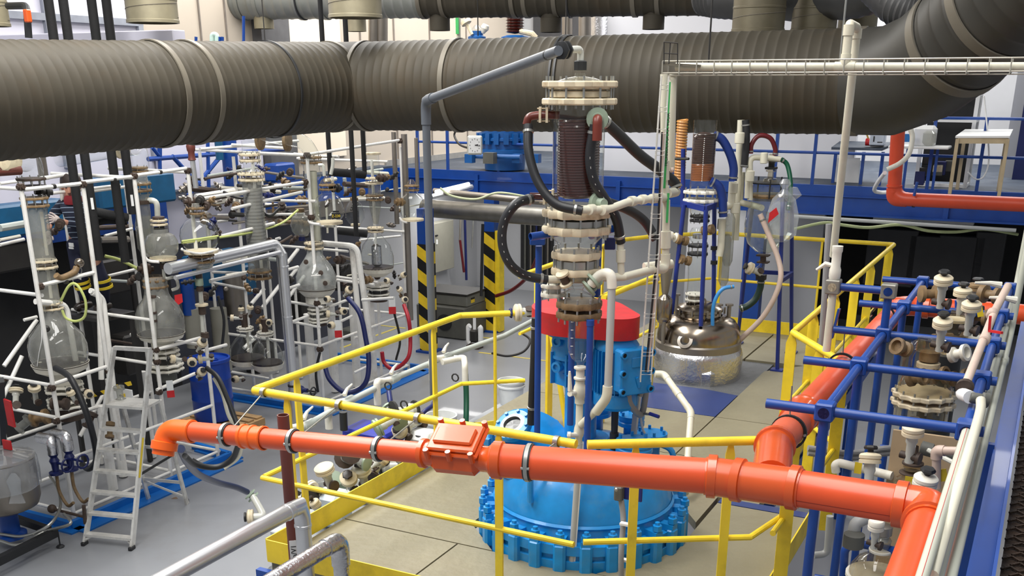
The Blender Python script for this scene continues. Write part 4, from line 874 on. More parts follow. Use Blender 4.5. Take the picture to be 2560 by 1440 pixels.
def dvalve(lab, p, d, r=.05, knob=BLK, head=CRM, stem=True, grp='cream diaphragm valves', L=.14, sd=None):
    """diaphragm valve: bolted cream bonnet, black knob, glass body"""
    d = Vector(d).normalized(); p = Vector(p); t = T('diaphragm_valve', lab, 'valve', p - d * L, grp)
    O('bonnet', M().lathe(p, [(r * .5, -.012), (r, -.01), (r, .006), (r * .9, .008), (r * .9, .012), (r, .014), (r, .028), (r * .85, .036), (r * .35, .042)], 24, d), head, t)
    if knob: O('knob', M().lathe(p, [(r * .25, .04), (r * .25, .055), (r * .55, .057), (r * .6, .066), (r * .5, .075), (r * .1, .077)], 12, d, (6, .06)), knob, t)
    if stem:
        O('body', M().lathe(p, [(r * .42, -L), (r * .42, -.06), (r * .55, -.045), (r * .5, -.012)], 18, d, cap=False), MATS['milky_glass'], t)
        x = d.cross(E2 + E1 * .3 + UP * .2).normalized() if sd is None else Vector(sd).normalized(); O('side_port', M().lathe(p - d * L * .8, [(r * .36, -L * .3), (r * .36, L * .3)], 14, x).lathe(p - d * L * .8, [(r * .6, -L * .34), (r * .6, -L * .24)], 14, x), RST, t)
    return t
def frame(label, name='plant_frame'):
    t = T(name, label, 'tube frame', (0, 0, 0)); t['first'] = 1; return t
def fpart(t, nm, pts, r=.0165, mt=WTB, n=10):
    if t.get('first'): del t['first']; t.location = (pts[0].x, pts[0].y, 0)
    return O(nm, M().tube(pts, r * 1.28, n), mt, t)
def node(t, p, s=.035, mt=RST):
    if t.get('first'): del t['first']; t.location = (p.x, p.y, 0)
    return O('tube_clamp', M().rb(p, (s * 1.7, s * 1.7, s * 2), .008).cyl(p - E1 * s * 1.3, p + E1 * s * 1.3, s * .6, 8).cyl(p - E2 * s * 1.3, p + E2 * s * 1.3, s * .6, 8), mt, t)
PA = lambda a: (lambda x, y: pa(x, y, a))
PB = lambda b: (lambda x, y: pb(x, y, b))
# ================================================================ NEAR GLASS PLANT (left)
f = PA(-9.4); bk = PA(-10.5)
t = frame('white tube frame of the near glass plant behind stepladder')
P1t, P2t, P3t = R(-9.4, 7.4, 3.72), R(-9.4, 8.92, 3.72), R(-9.4, 9.78, 3.72)
for b in (7.4, 8.92, 9.78): fpart(t, 'post', [R(-9.4, b, .02), R(-9.4, b, 3.74)], .019)
fpart(t, 'post', [f(207, 462), f(276, 975), f(305, 1150)], .019)
for a, b in ((-10.5, 7.5), (-10.6, 8.9), (-10.6, 9.9)): fpart(t, 'post', [R(a, b, .02), R(a, b, 3.6)], .019)
for (x0, y0, x1, y1), pl in (((60, 474, 205, 459), f), ((205, 456, 344, 440), f), ((344, 438, 465, 421), f), ((100, 714, 236, 681), f), ((128, 962, 265, 917), f), ((128, 962, 200, 938), f), ((135, 1050, 243, 1018), f), ((392, 874, 500, 845), f), ((392, 975, 487, 934), f),
                             ((0, 459, 170, 436), bk), ((105, 447, 165, 437), bk), ((230, 478, 330, 465), bk), ((115, 485, 300, 463), bk), ((0, 612, 60, 598), bk), ((262, 590, 330, 572), bk), ((60, 800, 92, 792), bk), ((270, 690, 345, 672), bk)):
    fpart(t, 'rail', [pl(x0, y0), pl(x1, y1)], .017 if pl is f else .015)
for z, b in ((3.7, 7.4), (1.62, 7.4), (1.25, 7.4), (.1, 7.42), (2.6, 7.45), (3.7, 8.92), (2.05, 8.92), (1.5, 8.92), (.1, 8.95), (3.7, 9.8), (1.55, 9.8), (.1, 9.82)): fpart(t, 'cross_rail', [R(-9.4, b, z), R(-10.75, b, z)], .016)
for z in (.1, .75): fpart(t, 'base_rail', [R(-9.4, 7.4, z), R(-9.4, 9.78, z)], .016); fpart(t, 'base_rail', [R(-10.6, 7.5, z), R(-10.6, 9.9, z)], .016)
for x0, y0, x1, y1 in ((10, 915, 92, 800), (200, 1090, 262, 980), (55, 890, 0, 1010)): fpart(t, 'brace', [bk(x0, y0), bk(x1, y1)], .02)
for x0, y0, x1, y1, x2, y2 in ((160, 763, 236, 770, 262, 930), (300, 740, 327, 752, 352, 985), (296, 735, 318, 742, 322, 960)): fpart(t, 'bent_leg', fil([f(x0, y0) - E1 * .45, f(x1, y1) - E1 * .45, f(x2, y2) - E1 * .45], .1), .026)
fpart(t, 'flat_leg', [R(-9.75, 8.3, .02), R(-9.75, 8.3, 1.1)], .045); fpart(t, 'flat_leg', [R(-10.0, 8.7, .02), R(-10.0, 8.7, 1.3)], .045); fpart(t, 'flat_leg', [R(-10.2, 9.4, .02), R(-10.2, 9.4, 1.2)], .04)
for p in (P1t, P2t, f(207, 461), R(-9.4, 9.78, 3.72), f(129, 970), f(272, 928), f(141, 1052), f(390, 875), f(393, 905), f(100, 716), f(11, 948) if 0 else bk(12, 945), f(398, 980)): node(t, p)
for x, y in ((134, 466), (165, 704), (400, 430), (285, 449)): O('clip', M().lathe(f(x, y) - E2 * .02, [(.017, 0), (.027, .003), (.027, .037), (.017, .04)], 10, E2), DST, t)
# vessels
g_ = G('glass_riser', 'wide upright glass column with stained flanges at the left picture edge', 'glass column', 95, 560, 11.6, 780)
g_.shell([(22, 484), (27, 490), (27, 498), (30, 503)]).fl(505, 33, BRF, 18, 6).shell([(28, 520), (27, 528), (27, 642), (29, 650)], GLD).fl(660, 31, CRM, 16, 6).shell([(26, 674), (24, 680), (24, 745), (28, 752), (28, 758)], GLD).fl(764, 29, CRM, 14, 5)
O('inner_tube', M().tube([g_.p(103, 530), g_.p(118, 638)], .018, 10), WFL, g_.t); O('inner_tube', M().tube([g_.p(119, 668), g_.p(128, 745)], .018, 10), WFL, g_.t)
g_.fl(457, 34, RST, 18, 6)
t_ = T('glass_elbow', 'glass elbow rising behind the big duct at the left edge', 'glass elbow', g_.p(80, 455)); O('elbow', M().tube(fil([g_.p(80, 458), g_.p(76, 400), g_.p(0, 395, -.5)], .16, 8), .125, 24, cap=False), GLS, t_)
O('clamp_ring', M().lathe(g_.p(22, 398, -.3), [(.125, -.03), (.15, -.02), (.15, .02), (.125, .03)], 24, E1), CRM, t_); O('brown_pipe', M().tube([g_.p(50, 425, -.2), g_.p(-60, 432, -.6)], .05, 14), BRP, t_)
g_ = G('glass_flask', 'largest pear-shaped glass flask, left behind stepladder', 'glass flask', 142, 850, 11.6, 1010)
g_.shell([(26, 772), (24, 785), (30, 800), (48, 820), (63, 838), (70, 862), (70, 885), (66, 905), (55, 920)], GLD, n=40).ring(908, 69, 3, DKR, 'seal_line').bowl(906, 938, 69, 30).ring(948, 30, 22, WFL, 'drain_neck').fl(968, 46, WFL, 14, 6).ring(985, 26, 18, DST, 'black_spacer').fl(1005, 46, WFL, 14, 6).ring(1030, 40, 30, RST, 'valve_base')
O('plug', M().lathe(g_.p(117, 822, -.28), [(.001, -.02), (.035, -.015), (.035, .015), (.02, .03)], 12, g_.vd), DST, g_.t)
O('wire', M().tube(spl([g_.p(103, 815, -.3), g_.p(104, 850, -.33), g_.p(98, 880, -.33), g_.p(93, 915, -.3)], 5), .004, 6), WHP, g_.t)
for x in (100, 205): O('bowl_leg', M().cyl(g_.p(x, 905), g_.p(x + 3, 922), .02, 10), WFL, g_.t)
g_ = G('glass_flask', 'pear-shaped hazy glass flask with red tag, on the second white post', 'glass flask', 398, 790, 12.6, 960)
g_.shell([(30, 735), (34, 745), (50, 765), (59, 790), (60, 815), (57, 832)], GLD, n=40).ring(833, 59, 3, DKR, 'seal_line').bowl(832, 856, 58, 26).ring(862, 28, 14, WFL, 'drain_neck').fl(882, 38, WFL, 12, 6).ring(900, 28, 16, DST, 'black_spacer').fl(916, 44, WFL, 12, 6).ring(938, 26, 26, MCH, 'valve_base').fl(708, 30, BRF, 16, 6).shell([(27, 690), (30, 700), (28, 720), (30, 735)], GLD)
O('red_tag', M().prism([g_.p(436, 738, -.2), g_.p(455, 734, -.2), g_.p(457, 755, -.2), g_.p(446, 762, -.2), g_.p(437, 752, -.2)], g_.vd * .004), RED, g_.t)
O('glass_tubing', M().tube(fil([g_.p(408, 655), g_.p(410, 700), g_.p(440, 690), g_.p(447, 720), g_.p(430, 725)], .08), .02, 10), MATS['milky_glass'], g_.t)
O('dip_tube', M().tube([g_.p(382, 745, -.3), g_.p(388, 875, -.3)], .026, 12), MATS['milky_glass'], g_.t)
for y in (742, 782, 802): O('tube_ring', M().lathe(g_.p(381 + (y - 742) * .05, y, -.3), [(.026, -.015), (.045, -.012), (.045, .012), (.026, .015)], 12), RST, g_.t)
g_ = G('glass_flask', 'small round hazy glass flask with cream ring, above the tagged flask', 'glass flask', 403, 605, 12.6, 660)
g_.shell([(19, 572), (20, 582), (32, 588), (40, 603), (41, 615), (38, 630), (28, 643), (24, 648)], GLD, n=36).fl(556, 20, CRM, 10, 5, 8).ring(545, 15, 8, RST, 'cap').ring(646, 33, 8, CRM, 'cream_ring').ring(665, 10, 14, RST, 'outlet')
O('ring_holder', M().tube(spl([g_.p(360, 640, -.2), g_.p(372, 652, -.25), g_.p(398, 655, -.25)], 5), .018, 10), WTB, g_.t)
g_ = G('glass_flask', 'clear round glass flask with brown collar, between the two near plants', 'glass flask', 498, 585, 12.9, 660)
g_.shell([(15, 538), (16, 545), (30, 552), (44, 570), (48, 588), (46, 604), (38, 618), (32, 624)], GLS, n=36).fl(527, 18, BRF, 12, 5, 8).ring(515, 8, 14, GLD, 'neck').ring(629, 42, 8, CRM, 'cream_ring').fl(646, 30, BRF, 14, 5, 8).ring(654, 28, 5, CRM, 'cream_plate').shell([(27, 660), (25, 668), (10, 674)], GLD)
O('ring_holder', M().tube(spl([g_.p(545, 622, .2), g_.p(540, 626), g_.p(500, 634, -.3), g_.p(458, 626), g_.p(455, 622, .2)], 5), .014, 10), WTB, g_.t)
O('cable_over', M().tube([g_.p(455, 603, -.35), g_.p(500, 597, -.35), g_.p(546, 590, -.2)], .012, 8), YGH, g_.t)
O('black_mark', M().box(g_.p(546, 598, -.12), (.03, .01, .1)), BLK, g_.t)
g_ = G('drain_string', 'string of pipe fittings hanging below the clear round flask', 'pipework', 506, 780, 12.9, 960)
g_.ring(686, 8, 18, RST, 'coupling').ring(705, 10, 18, GRN, 'valve_block').ring(722, 9, 12, RST, 'coupling').ring(762, 16, 6, CRM, 'plate').ring(775, 9, 22, RST, 'coupling').ring(838, 10, 14, RST, 'coupling')
O('glass_tube', M().tube([g_.p(497, 672), g_.p(507, 830)], .024, 10), MATS['milky_glass'], g_.t); O('measuring_tube', M().tube([g_.p(503, 780), g_.p(511, 835)], .013, 8), MATS['white_wire'], g_.t)
g_ = G('glass_riser', 'slender glass column under a wide glass elbow, right of black risers', 'glass column', 352, 490, 12.9, 640)
g_.shell([(20, 420), (22, 428)]).fl(424, 24, BRF, 8, 5, 8).shell([(20, 436), (22, 452), (26, 458)], GLD).fl(468, 27, BRF, 16, 6, 8).shell([(24, 484), (19, 492), (18, 640)], GLD).ring(505, 22, 10, RST, 'band')
O('side_loop', M().tube(fil([g_.p(365, 500), g_.p(392, 502), g_.p(394, 540)], .1), .035, 12), MATS['milky_glass'], g_.t)
t_ = T('glass_elbow', 'wide glass elbow under the duct, above the slender column', 'glass elbow', g_.p(350, 418)); O('elbow', M().tube(fil([g_.p(352, 420), g_.p(348, 365), g_.p(290, 372, .4)], .16, 8), .1, 24, cap=False), GLS, t_)
O('clamp_ring', M().lathe(g_.p(303, 370, .3), [(.1, -.03), (.13, -.02), (.13, .02), (.1, .03)], 20, E1), CRM, t_); O('level_glass', M().tube([g_.p(290, 373, .4), g_.p(150, 398, .9)], .1, 20, cap=False), GLS, t_)
g_ = G('glass_riser', 'small glass column standing low at the back of near plant', 'glass column', 360, 560, 13.4, 640); g_.shell([(16, 540), (22, 560), (22, 620), (14, 634)], GLD).ring(640, 14, 10, RST, 'collar')
# measuring flask: steel ball on brown elbow by the worker
t_ = T('sample_bulb', 'small steel bulb on a brown elbow with key ring, beside worker legs', 'glassware', f(196, 690)); O('bulb', M().sph(f(198, 657), .052, 10), SST, t_)
O('elbow', M().tube(spl([f(140, 688), f(150, 695), f(168, 690), f(186, 680), f(192, 668)], 5), .035, 12), BRF, t_); O('key_ring', M().tube([f(194, 670) + E2 * (.05 * math.cos(a)) + UP * (.05 * math.sin(a) - .03) for a in [k * .524 for k in range(12)]], .006, 6, closed=True), ZNC, t_); O('paper_tag', M().quad(f(195, 682), f(204, 686), f(203, 700), f(194, 696)), WHP, t_)
# insulated pipe crossing between the plants
t_ = T('clad_pipe', 'bright aluminium clad pipe slanting between the near and middle plants, then dropping to floor', 'insulated pipe', R(-10.3, 12.0, 0))
a0, a1, a2 = at(420, 672, 12.4), at(684, 611, 14.2), at(692, 640, 14.2); e_ = at(722, 940, 14.2)
O('sloping_run', M().tube([a0, a1], .07, 20), ALU, t_); O('parallel_run', M().tube([a0 - UP * .1 + E1 * .1, a1 - UP * .1 + E1 * .1], .028, 14), ALU, t_)
O('elbow', M().tube(fil([a1 + (a0 - a1) * .05, a1 + (a1 - a0) * .02, Vector((a1.x + .1, a1.y + .03, a1.z - .16))], .1), .072, 20), ALU, t_)
v0 = Vector((a1.x + .1, a1.y + .03, a1.z - .12)); v1 = Vector((v0.x + .02, v0.y, .12)); O('vertical_run', M().tube([v0, v1], .066, 20), ALU, t_); O('thin_companion', M().tube([v0 - E1 * .09 + E2 * .02, v1 - E1 * .06], .03, 14), ALU, t_)
m = M(); 
for z in (v0.z - .9, v0.z - .2, .55): m.lathe(Vector((v0.x + .01, v0.y, z)), [(.066, 0), (.071, .004), (.071, .026), (.066, .03)], 20)
O('seam_band', m, ALU, t_); O('valve_collar', M().lathe(Vector((v1.x, v1.y, .55)), [(.05, 0), (.085, .005), (.085, .03), (.06, .035), (.06, .1), (.085, .105), (.085, .13), (.05, .135)], 18), DST, t_)
t_ = T('gate_valve', 'dark navy gate valve with small handwheel beside clad drop pipe', 'valve', Vector((v1.x, v1.y, .5))); hp = Vector((v1.x, v1.y, .62)) + E1 * .12
O('body', M().lathe(hp - E1 * .08, [(.05, 0), (.05, .1), (.035, .12), (.03, .2)], 14, E1).sph(hp, .06, 8), NBL, t_); O('handwheel', M().tube([hp + E1 * .22 + E2 * (.06 * math.cos(a)) + UP * (.06 * math.sin(a)) for a in [k * .524 for k in range(12)]], .011, 6, closed=True), BLK, t_); O('stem', M().cyl(hp + E1 * .1, hp + E1 * .24, .014, 8), DST, t_)
# ================================================================ MIDDLE GLASS PLANT
f2 = PA(-9.5); e2 = PB(12.25); f3 = PA(-9.6); bk2 = PA(-10.9)
t = frame('white tube frame of the middle glass plant, behind yellow rail')
for a, b, z1 in ((-9.5, 12.25, 3.76), (-10.5, 12.25, 3.74), (-9.8, 14.29, 3.57), (-9.56, 14.78, 3.75), (-10.9, 14.7, 3.7), (-10.9, 12.3, 3.7), (-11.5, 12.25, 3.75), (-11.5, 13.6, 3.7), (-10.9, 13.5, 1.6)): fpart(t, 'post', [R(a, b, .02), R(a, b, z1)], .02)
for (x0, y0, x1, y1), pl in (((482, 374, 764, 388), e2), ((766, 387, 1003, 350), f2), ((500, 373, 745, 352), bk2), ((580, 362, 722, 371), e2), ((505, 497, 762, 455), f2), ((735, 385, 762, 388), e2), ((580, 522, 755, 480), f2), ((625, 470, 760, 456), bk2), ((470, 502, 650, 500), PB(13.2)), ((545, 538, 760, 535), PB(13.2)),
                             ((700, 680, 745, 667), f2), ((700, 595, 690, 598), e2), ((548, 592, 685, 558), f2), ((656, 501, 790, 503), e2), ((530, 680, 612, 683), e2), ((525, 702, 608, 684), f2), ((525, 705, 640, 728), e2), ((700, 728, 748, 712), f2), ((707, 752, 808, 768), e2), ((822, 768, 880, 745), f2), ((716, 802, 800, 818), e2), ((716, 810, 770, 790), f2), ((880, 790, 830, 814), f2), ((566, 862, 500, 880), f2),
                             ((842, 692, 945, 706), PB(13.6)), ((842, 700, 936, 712), PB(13.4)), ((905, 750, 985, 745), e2), ((885, 845, 912, 838), f2), ((885, 932, 918, 916), f2), ((570, 928, 700, 952), e2), ((700, 952, 760, 930), f2), ((950, 940, 1025, 928), PB(14.5)), ((900, 600, 1000, 590), bk2)):
    fpart(t, 'rail', [pl(x0, y0), pl(x1, y1)], .017)
for z in (.1, 1.0): fpart(t, 'base_rail', [R(-9.5, 12.25, z), R(-9.56, 14.78, z)], .017); fpart(t, 'base_rail', [R(-9.5, 12.25, z), R(-11.5, 12.25, z)], .017); fpart(t, 'base_rail', [R(-10.9, 14.7, z), R(-9.56, 14.78, z)], .017)
for z, b in ((3.7, 13.0), (2.3, 13.1), (3.55, 14.3), (2.4, 14.75)): fpart(t, 'cross_rail', [R(-9.5, b, z), R(-11.3, b, z)], .016)
for x0, y0, x1, y1 in ((702, 678, 745, 623), (706, 716, 745, 668), (718, 748, 760, 690), (628, 760, 660, 722), (655, 770, 700, 712), (610, 870, 665, 820)): fpart(t, 'brace', [bk2(x0, y0), bk2(x1, y1)], .024)
fpart(t, 'bent_leg', fil([at(805, 608, 15.6), at(892, 616, 15.6), at(930, 880, 15.6)], .12), .035); fpart(t, 'bent_leg', [at(880, 622, 15.7), at(905, 880, 15.7)], .035)
for (a, b, h) in ((-9.9, 13.1, 1.5), (-9.75, 13.5, 1.4), (-10.2, 12.9, 1.3), (-9.7, 13.9, 1.45)): fpart(t, 'flat_leg', [R(a, b, .02), R(a, b, h)], .055)
for p in (R(-9.5, 12.25, 3.76), R(-9.5, 12.25, 2.15), R(-9.5, 12.25, 1.65), R(-10.5, 12.25, 3.72), R(-9.8, 14.29, 2.2), R(-9.8, 14.29, 1.7), f2(1000, 352), f2(762, 455), R(-9.5, 12.25, 2.9), e2(640, 727), R(-11.5, 12.25, .95), R(-9.5, 12.25, .95)): node(t, p, .04)
# tall thin pipes at the mouth of the plant
t_ = T('vent_stack', 'slim silver stack with red-brown cap between the glass plants', 'pipe', at(490, 560, 13)); O('pipe', M().tube([at(478, 378, 13), at(490, 470, 13)], .032, 14), ALU, t_); O('cap', M().lathe(at(478, 380, 13), [(.035, -.1), (.05, -.09), (.04, -.06), (.04, .0), (.05, .02), (.055, .07), (.045, .09), (.02, .095)], 14), BRP, t_)
for x, y0, y1, Y, r, lab in ((1010, 335, 800, 17.4, .05, 'thick steel riser at the right end of middle plant'), (984, 330, 560, 17.6, .04, 'steel riser left of the thick one in middle plant'), (1040, 345, 470, 17.2, .03, 'slim steel riser beside the right end flask')):
    a = at(x, y0, Y); O('steel_riser', M().tube([a, Vector((a.x, a.y, at(x, y1, Y).z))], r, 14), SSB, label=lab, cat='pipe')
g_ = G('glass_riser', 'glass column with cream flanges and grey ribbed filling, middle plant', 'glass column', 628, 440, 14.2, 700)
g_.shell([(17, 352), (17, 384)]).fl(394, 25, CRM, 14, 6).shell([(17, 404), (17, 418), (25, 428), (26, 434)]).fl(442, 32, CRM, 14, 6, 14).shell([(24, 452), (24, 478), (26, 640), (28, 676)], GLD)
m = M()
for k in range(20): m.lathe(g_.c, [(20 * g_.k, g_.z(486 + k * 8.5)), (23 * g_.k, g_.z(484 + k * 8.5)), (23 * g_.k, g_.z(481 + k * 8.5)), (20 * g_.k, g_.z(479.5 + k * 8.5))], 20)
O('ribbed_coil', m, MATS['grey_corrugated'], g_.t); g_.fl(686, 30, BRF, 16, 6)
t_ = T('glass_elbow', 'looping glass duct along the top of middle plant under the big duct', 'glass elbow', g_.p(630, 355)); O('arch', M().tube(fil([g_.p(628, 355), g_.p(630, 330), g_.p(700, 344, .4), g_.p(760, 352, .6), g_.p(785, 395, .6)], .3, 8), .1, 22, cap=False), GLS, t_)
for x, y, dy in ((650, 348, .1), (718, 352, .5)): O('clamp_ring', M().lathe(g_.p(x, y, dy), [(.1, -.03), (.14, -.02), (.14, .02), (.1, .03)], 20, E1 + E2 * .3), BRF, t_)
g_ = G('glass_riser', 'grey-white packed glass column behind numbered flask', 'glass column', 783, 480, 15.4, 640); g_.fl(400, 25, BRF, 12, 5).shell([(22, 408), (20, 425), (23, 440), (16, 450), (14, 640)], GLS).shell([(12, 428), (12, 600)], mat('cream_packing', (208, 205, 186), .6), 'packing')
g_ = G('glass_flask', 'round glass flask with black and yellow number plate, middle plant', 'glass flask', 822, 525, 15.2, 566)
g_.shell([(16, 476), (16, 484), (28, 492), (37, 510), (38, 525), (36, 540), (28, 550), (24, 554)], GLS, n=36).fl(468, 20, BRF, 10, 4, 8).shell([(18, 462), (16, 452), (8, 446), (5, 438)], GLB).ring(556, 33, 8, CRM, 'cream_ring').ring(564, 14, 8, GLD, 'outlet')
pl = g_.p(840, 540, -.24); O('number_plate', M().box(pl, (.12, .008, .085), (g_.vr, g_.vd, UP)), BLK, g_.t); txt('Z-230', .05, pl + g_.vd * .006, g_.vr, UP, YEL, g_.t); O('small_plate', M().box(g_.p(840, 529, -.25), (.085, .008, .025), (g_.vr, g_.vd, UP)), BLK, g_.t)
O('ring_holder', M().tube(spl([g_.p(772, 552, .1), g_.p(778, 558, -.1), g_.p(800, 561, -.2)], 5), .02, 10), WTB, g_.t); O('side_tube', M().tube(fil([g_.p(796, 413), g_.p(808, 412), g_.p(811, 440)], .08), .024, 10), MATS['milky_glass'], g_.t); O('side_tube', M().tube(fil([g_.p(832, 395), g_.p(832, 415), g_.p(827, 436)], .08), .026, 10), MATS['milky_glass'], g_.t)
g_ = G('glass_flask', 'small grey glass flask left of the numbered flask', 'glass flask', 752, 560, 15.6, 600); g_.shell([(8, 528), (9, 536), (20, 542), (26, 560), (24, 576), (14, 590)], GLD).ring(526, 11, 10, BRF, 'neck_ring').ring(594, 8, 16, NBL, 'outlet')
g_ = G('glass_flask', 'big milky pear-shaped glass flask in middle plant, with black seal line', 'glass flask', 790, 690, 15.4, 800)
g_.shell([(18, 622), (19, 634), (26, 646), (42, 668), (50, 690), (50, 706), (48, 718)], glass('frosted_glass', (.8, .82, .8), .32, (.78, .8, .76)), n=40).fl(614, 23, CRM, 12, 5, 8).ring(720, 49, 3, DKR, 'seal_line').bowl(719, 738, 48, 34).ring(748, 30, 18, WFL, 'white_neck').fl(776, 26, WFL, 10, 5, 8).ring(788, 22, 10, MCH, 'spacer').fl(798, 26, WFL, 8, 5, 8).ring(808, 20, 10, RST, 'outlet')
for x, y in ((765, 655), (802, 682), (813, 708)): O('probe', M().lathe(g_.p(x, y, -.3), [(.001, -.02), (.035, -.015), (.035, .015), (.001, .02)], 10, g_.vd), RST, g_.t)
O('sampling_rod', M().cyl(g_.p(778, 690, -.34), g_.p(802, 688, -.34), .01, 8), WTB, g_.t)
g_ = G('glass_flask', 'domed glass flask with mirror-like foil inside and white bowl, right of the milky flask', 'glass flask', 942, 640, 16.6, 720)
g_.shell([(14, 588), (20, 594), (34, 612), (42, 640), (42, 660), (40, 670)], GLS, n=36).fl(574, 20, CRM, 8, 4, 8).bowl(668, 690, 41, 20, WFL).ring(668, 41, 3, DKR, 'seal_line').fl(716, 30, WFL, 8, 5, 8).ring(725, 24, 12, DST, 'spacer').fl(738, 28, WFL, 8, 4, 8).ring(748, 22, 10, RST, 'outlet').shell([(12, 615), (13, 660), (6, 666)], ALF, 'foil_insert')
g_ = G('glass_riser', 'clear glass cylinder with white post in front, right part of middle plant', 'glass column', 934, 430, 16.8, 560); g_.shell([(15, 385), (15, 440)], GLS).fl(452, 22, CRM, 12, 4, 8).shell([(16, 462), (16, 486)], GLD).fl(494, 22, BRF, 10, 4, 8).shell([(16, 502), (14, 520), (6, 560)], GLD).ring(384, 20, 6, CRM, 'top_ring')
g_ = G('glass_flask', 'clear glass flask hanging at the right end of middle plant, before blue column', 'glass flask', 1031, 525, 17.1, 556); g_.shell([(13, 476), (14, 484), (26, 494), (30, 510), (30, 532), (26, 546), (22, 550)], GLS, n=32).fl(470, 18, BRF, 10, 4, 8).shell([(14, 464), (10, 456), (4, 448)], GLB).ring(549, 28, 6, CRM, 'cream_ring'); O('ring_holder', M().tube(spl([g_.p(1000, 545), g_.p(1006, 553, -.1), g_.p(1018, 556, -.15)], 5), .018, 10), WTB, g_.t)
g_ = G('glass_flask', 'small clear flask in front of long black riser', 'glass flask', 887, 530, 16.8, 570); g_.shell([(8, 500), (16, 508), (24, 524), (24, 545), (14, 560)], GLS).ring(498, 10, 8, BRF, 'neck_ring').ring(562, 12, 6, CRM, 'ring')
for x, Y, lab, r in ((618, 15.2, 'left of two low glass flasks with dark residue, on floor rack of middle plant', 44), (668, 15.0, 'right of two low glass flasks with dark residue, behind clad drop pipe', 40)):
    dy = 0 if x < 640 else 12; g_ = G('glass_flask', lab, 'glass flask', x, 880 + dy, Y, 930 + dy)
    g_.shell([(12, 828 + dy), (13, 836 + dy), (28, 848 + dy), (r - 2, 868 + dy), (r, 888 + dy), (r - 2, 900 + dy)], GLS, n=36).fl(822 + dy, 20, WFL, 6, 4, 8).ring(802 + dy, 8, 34, RST, 'valve_stack').bowl(896 + dy, 920 + dy, r, 18, WFL).fluid([(r * .5, 912 + dy), (r - 3, 897 + dy), (r - 4, 892 + dy)], DKR)
    O('inner_tube', M().tube([g_.p(x, 830 + dy), g_.p(x + 3, 880 + dy)], .02, 10), WFL, g_.t)
# ---------------------------------------------------------------- valves hanging in the plants: (x, y, depth, direction, radius px, words)
VS = [(40, 978, 11.3, (-.2, .3, .6), 20, 'below the largest pear flask, far left'), (86, 972, 11.2, (.3, -.2, 1), 18, 'right of the far left valve, below largest flask'), (178, 985, 10.9, (-.1, -.3, 1), 12, 'under the rusty tube clamp of the largest flask'), (222, 985, 11.0, (.8, -.5, .1), 14, 'left of stepladder top, facing right'),
      (434, 898, 12.2, (-.4, -.8, .2), 13, 'below tagged flask, left one of its group'), (505, 858, 12.3, (.6, -.2, .6), 15, 'above the blue drum, highest of its group'), (480, 905, 12.2, (.7, -.7, 0), 14, 'left of blue drum, in its group of four'), (503, 898, 12.4, (-.6, -.7, 0), 13, 'right next to blue drum lid'), (504, 930, 12.2, (.7, -.3, .5), 14, 'lowest one before the blue drum'),
      (582, 795, 15, (-.7, -.6, .1), 10, 'over the left residue flask'), (603, 775, 15.2, (0, 0, 1), 9, 'upright above the left residue flask'), (625, 770, 15.2, (.3, 0, 1), 10, 'upright right of the residue flask valve'), (655, 817, 15, (-.5, -.8, 0), 9, 'over the right residue flask, left one'), (673, 806, 15, (.5, -.8, .1), 10, 'over the right residue flask, right one'), (590, 948, 14.8, (0, -1, .1), 11, 'below the left residue flask near floor'),
      (820, 748, 15.0, (0, -1, .2), 10, 'under the milky pear flask, upper front'), (872, 726, 15.2, (.7, -.3, .6), 12, 'right of the milky pear flask'), (822, 785, 15, (-.7, -.7, .1), 11, 'under the milky pear flask, left of hazard tape'), (858, 778, 15.1, (.8, -.5, .1), 11, 'beside hazard tape under the milky flask'), (830, 813, 14.9, (0, -1, .1), 11, 'lowest under the milky pear flask with red tag'),
      (968, 702, 16.2, (.1, -1, .3), 9, 'front of the white bowl of foil flask'), (1008, 688, 16.6, (.8, -.3, .4), 9, 'right of the foil flask, upper'), (1012, 750, 16.4, (.6, -.6, .3), 10, 'above the red hose at the middle plant end'), (1000, 725, 16.5, (-.2, -.5, .6), 9, 'left above the red hose')]
for x, y, Y, d, rp, w in VS:
    p = at(x, y, Y); dv = E1 * d[0] + E2 * d[1] + UP * d[2]; dvalve('cream diaphragm valve with black knob, ' + w, p, dv, rp * mpp(p) * .85, L=rp * mpp(p) * 2.4)
for x, y, Y, w in ((205, 700, 11.2, 'yellow-green cable loop hanging from white rail left of stepladder'),):
    O('cable_loop', M().tube(spl([at(*q) for q in ((152, 752, Y), (172, 715, Y), (192, 712, Y), (213, 750, Y), (212, 790, Y), (190, 803, Y), (165, 795, Y), (155, 775, Y))], 5), .015, 8), YGH, label=w, cat='cable')
for lab, pts, r in (('yellow-green cables swagged between the plants', [(455, 607, 12.8), (560, 592, 13.4), (620, 583, 14), (700, 560, 14.6), (745, 525, 15)], .016), ('pale green cable behind worker legs', [(262, 640, 12.9), (300, 650, 13), (345, 672, 13)], .02)):
    O('cable', M().tube(spl([at(*q) for q in pts], 6), r, 8), YGH, label=lab, cat='cable')
hose('thick black hose hanging from the largest flask past stepladder', [(138, 920, 11.2), (165, 935, 11.1), (185, 960, 11), (215, 1030, 10.9), (235, 1100, 10.9), (240, 1150, 11), (222, 1172, 11.1), (205, 1160, 11.2)], .035, DGR, band=False)
hose('black hose curving from the blue drum valves to the floor', [(517, 920, 12.2), (545, 945, 12), (570, 1000, 11.8), (585, 1040, 11.7), (597, 1080, 11.6), (590, 1130, 11.5), (555, 1163, 11.5), (510, 1165, 11.5), (480, 1150, 11.5)], .03, BLK, band=False)
hose('cream hose beside the black one from blue drum valves', [(535, 945, 12.1), (556, 985, 12), (572, 1040, 11.8), (600, 1090, 11.7), (598, 1140, 11.6), (560, 1172, 11.5)], .022, PVC, band=False)
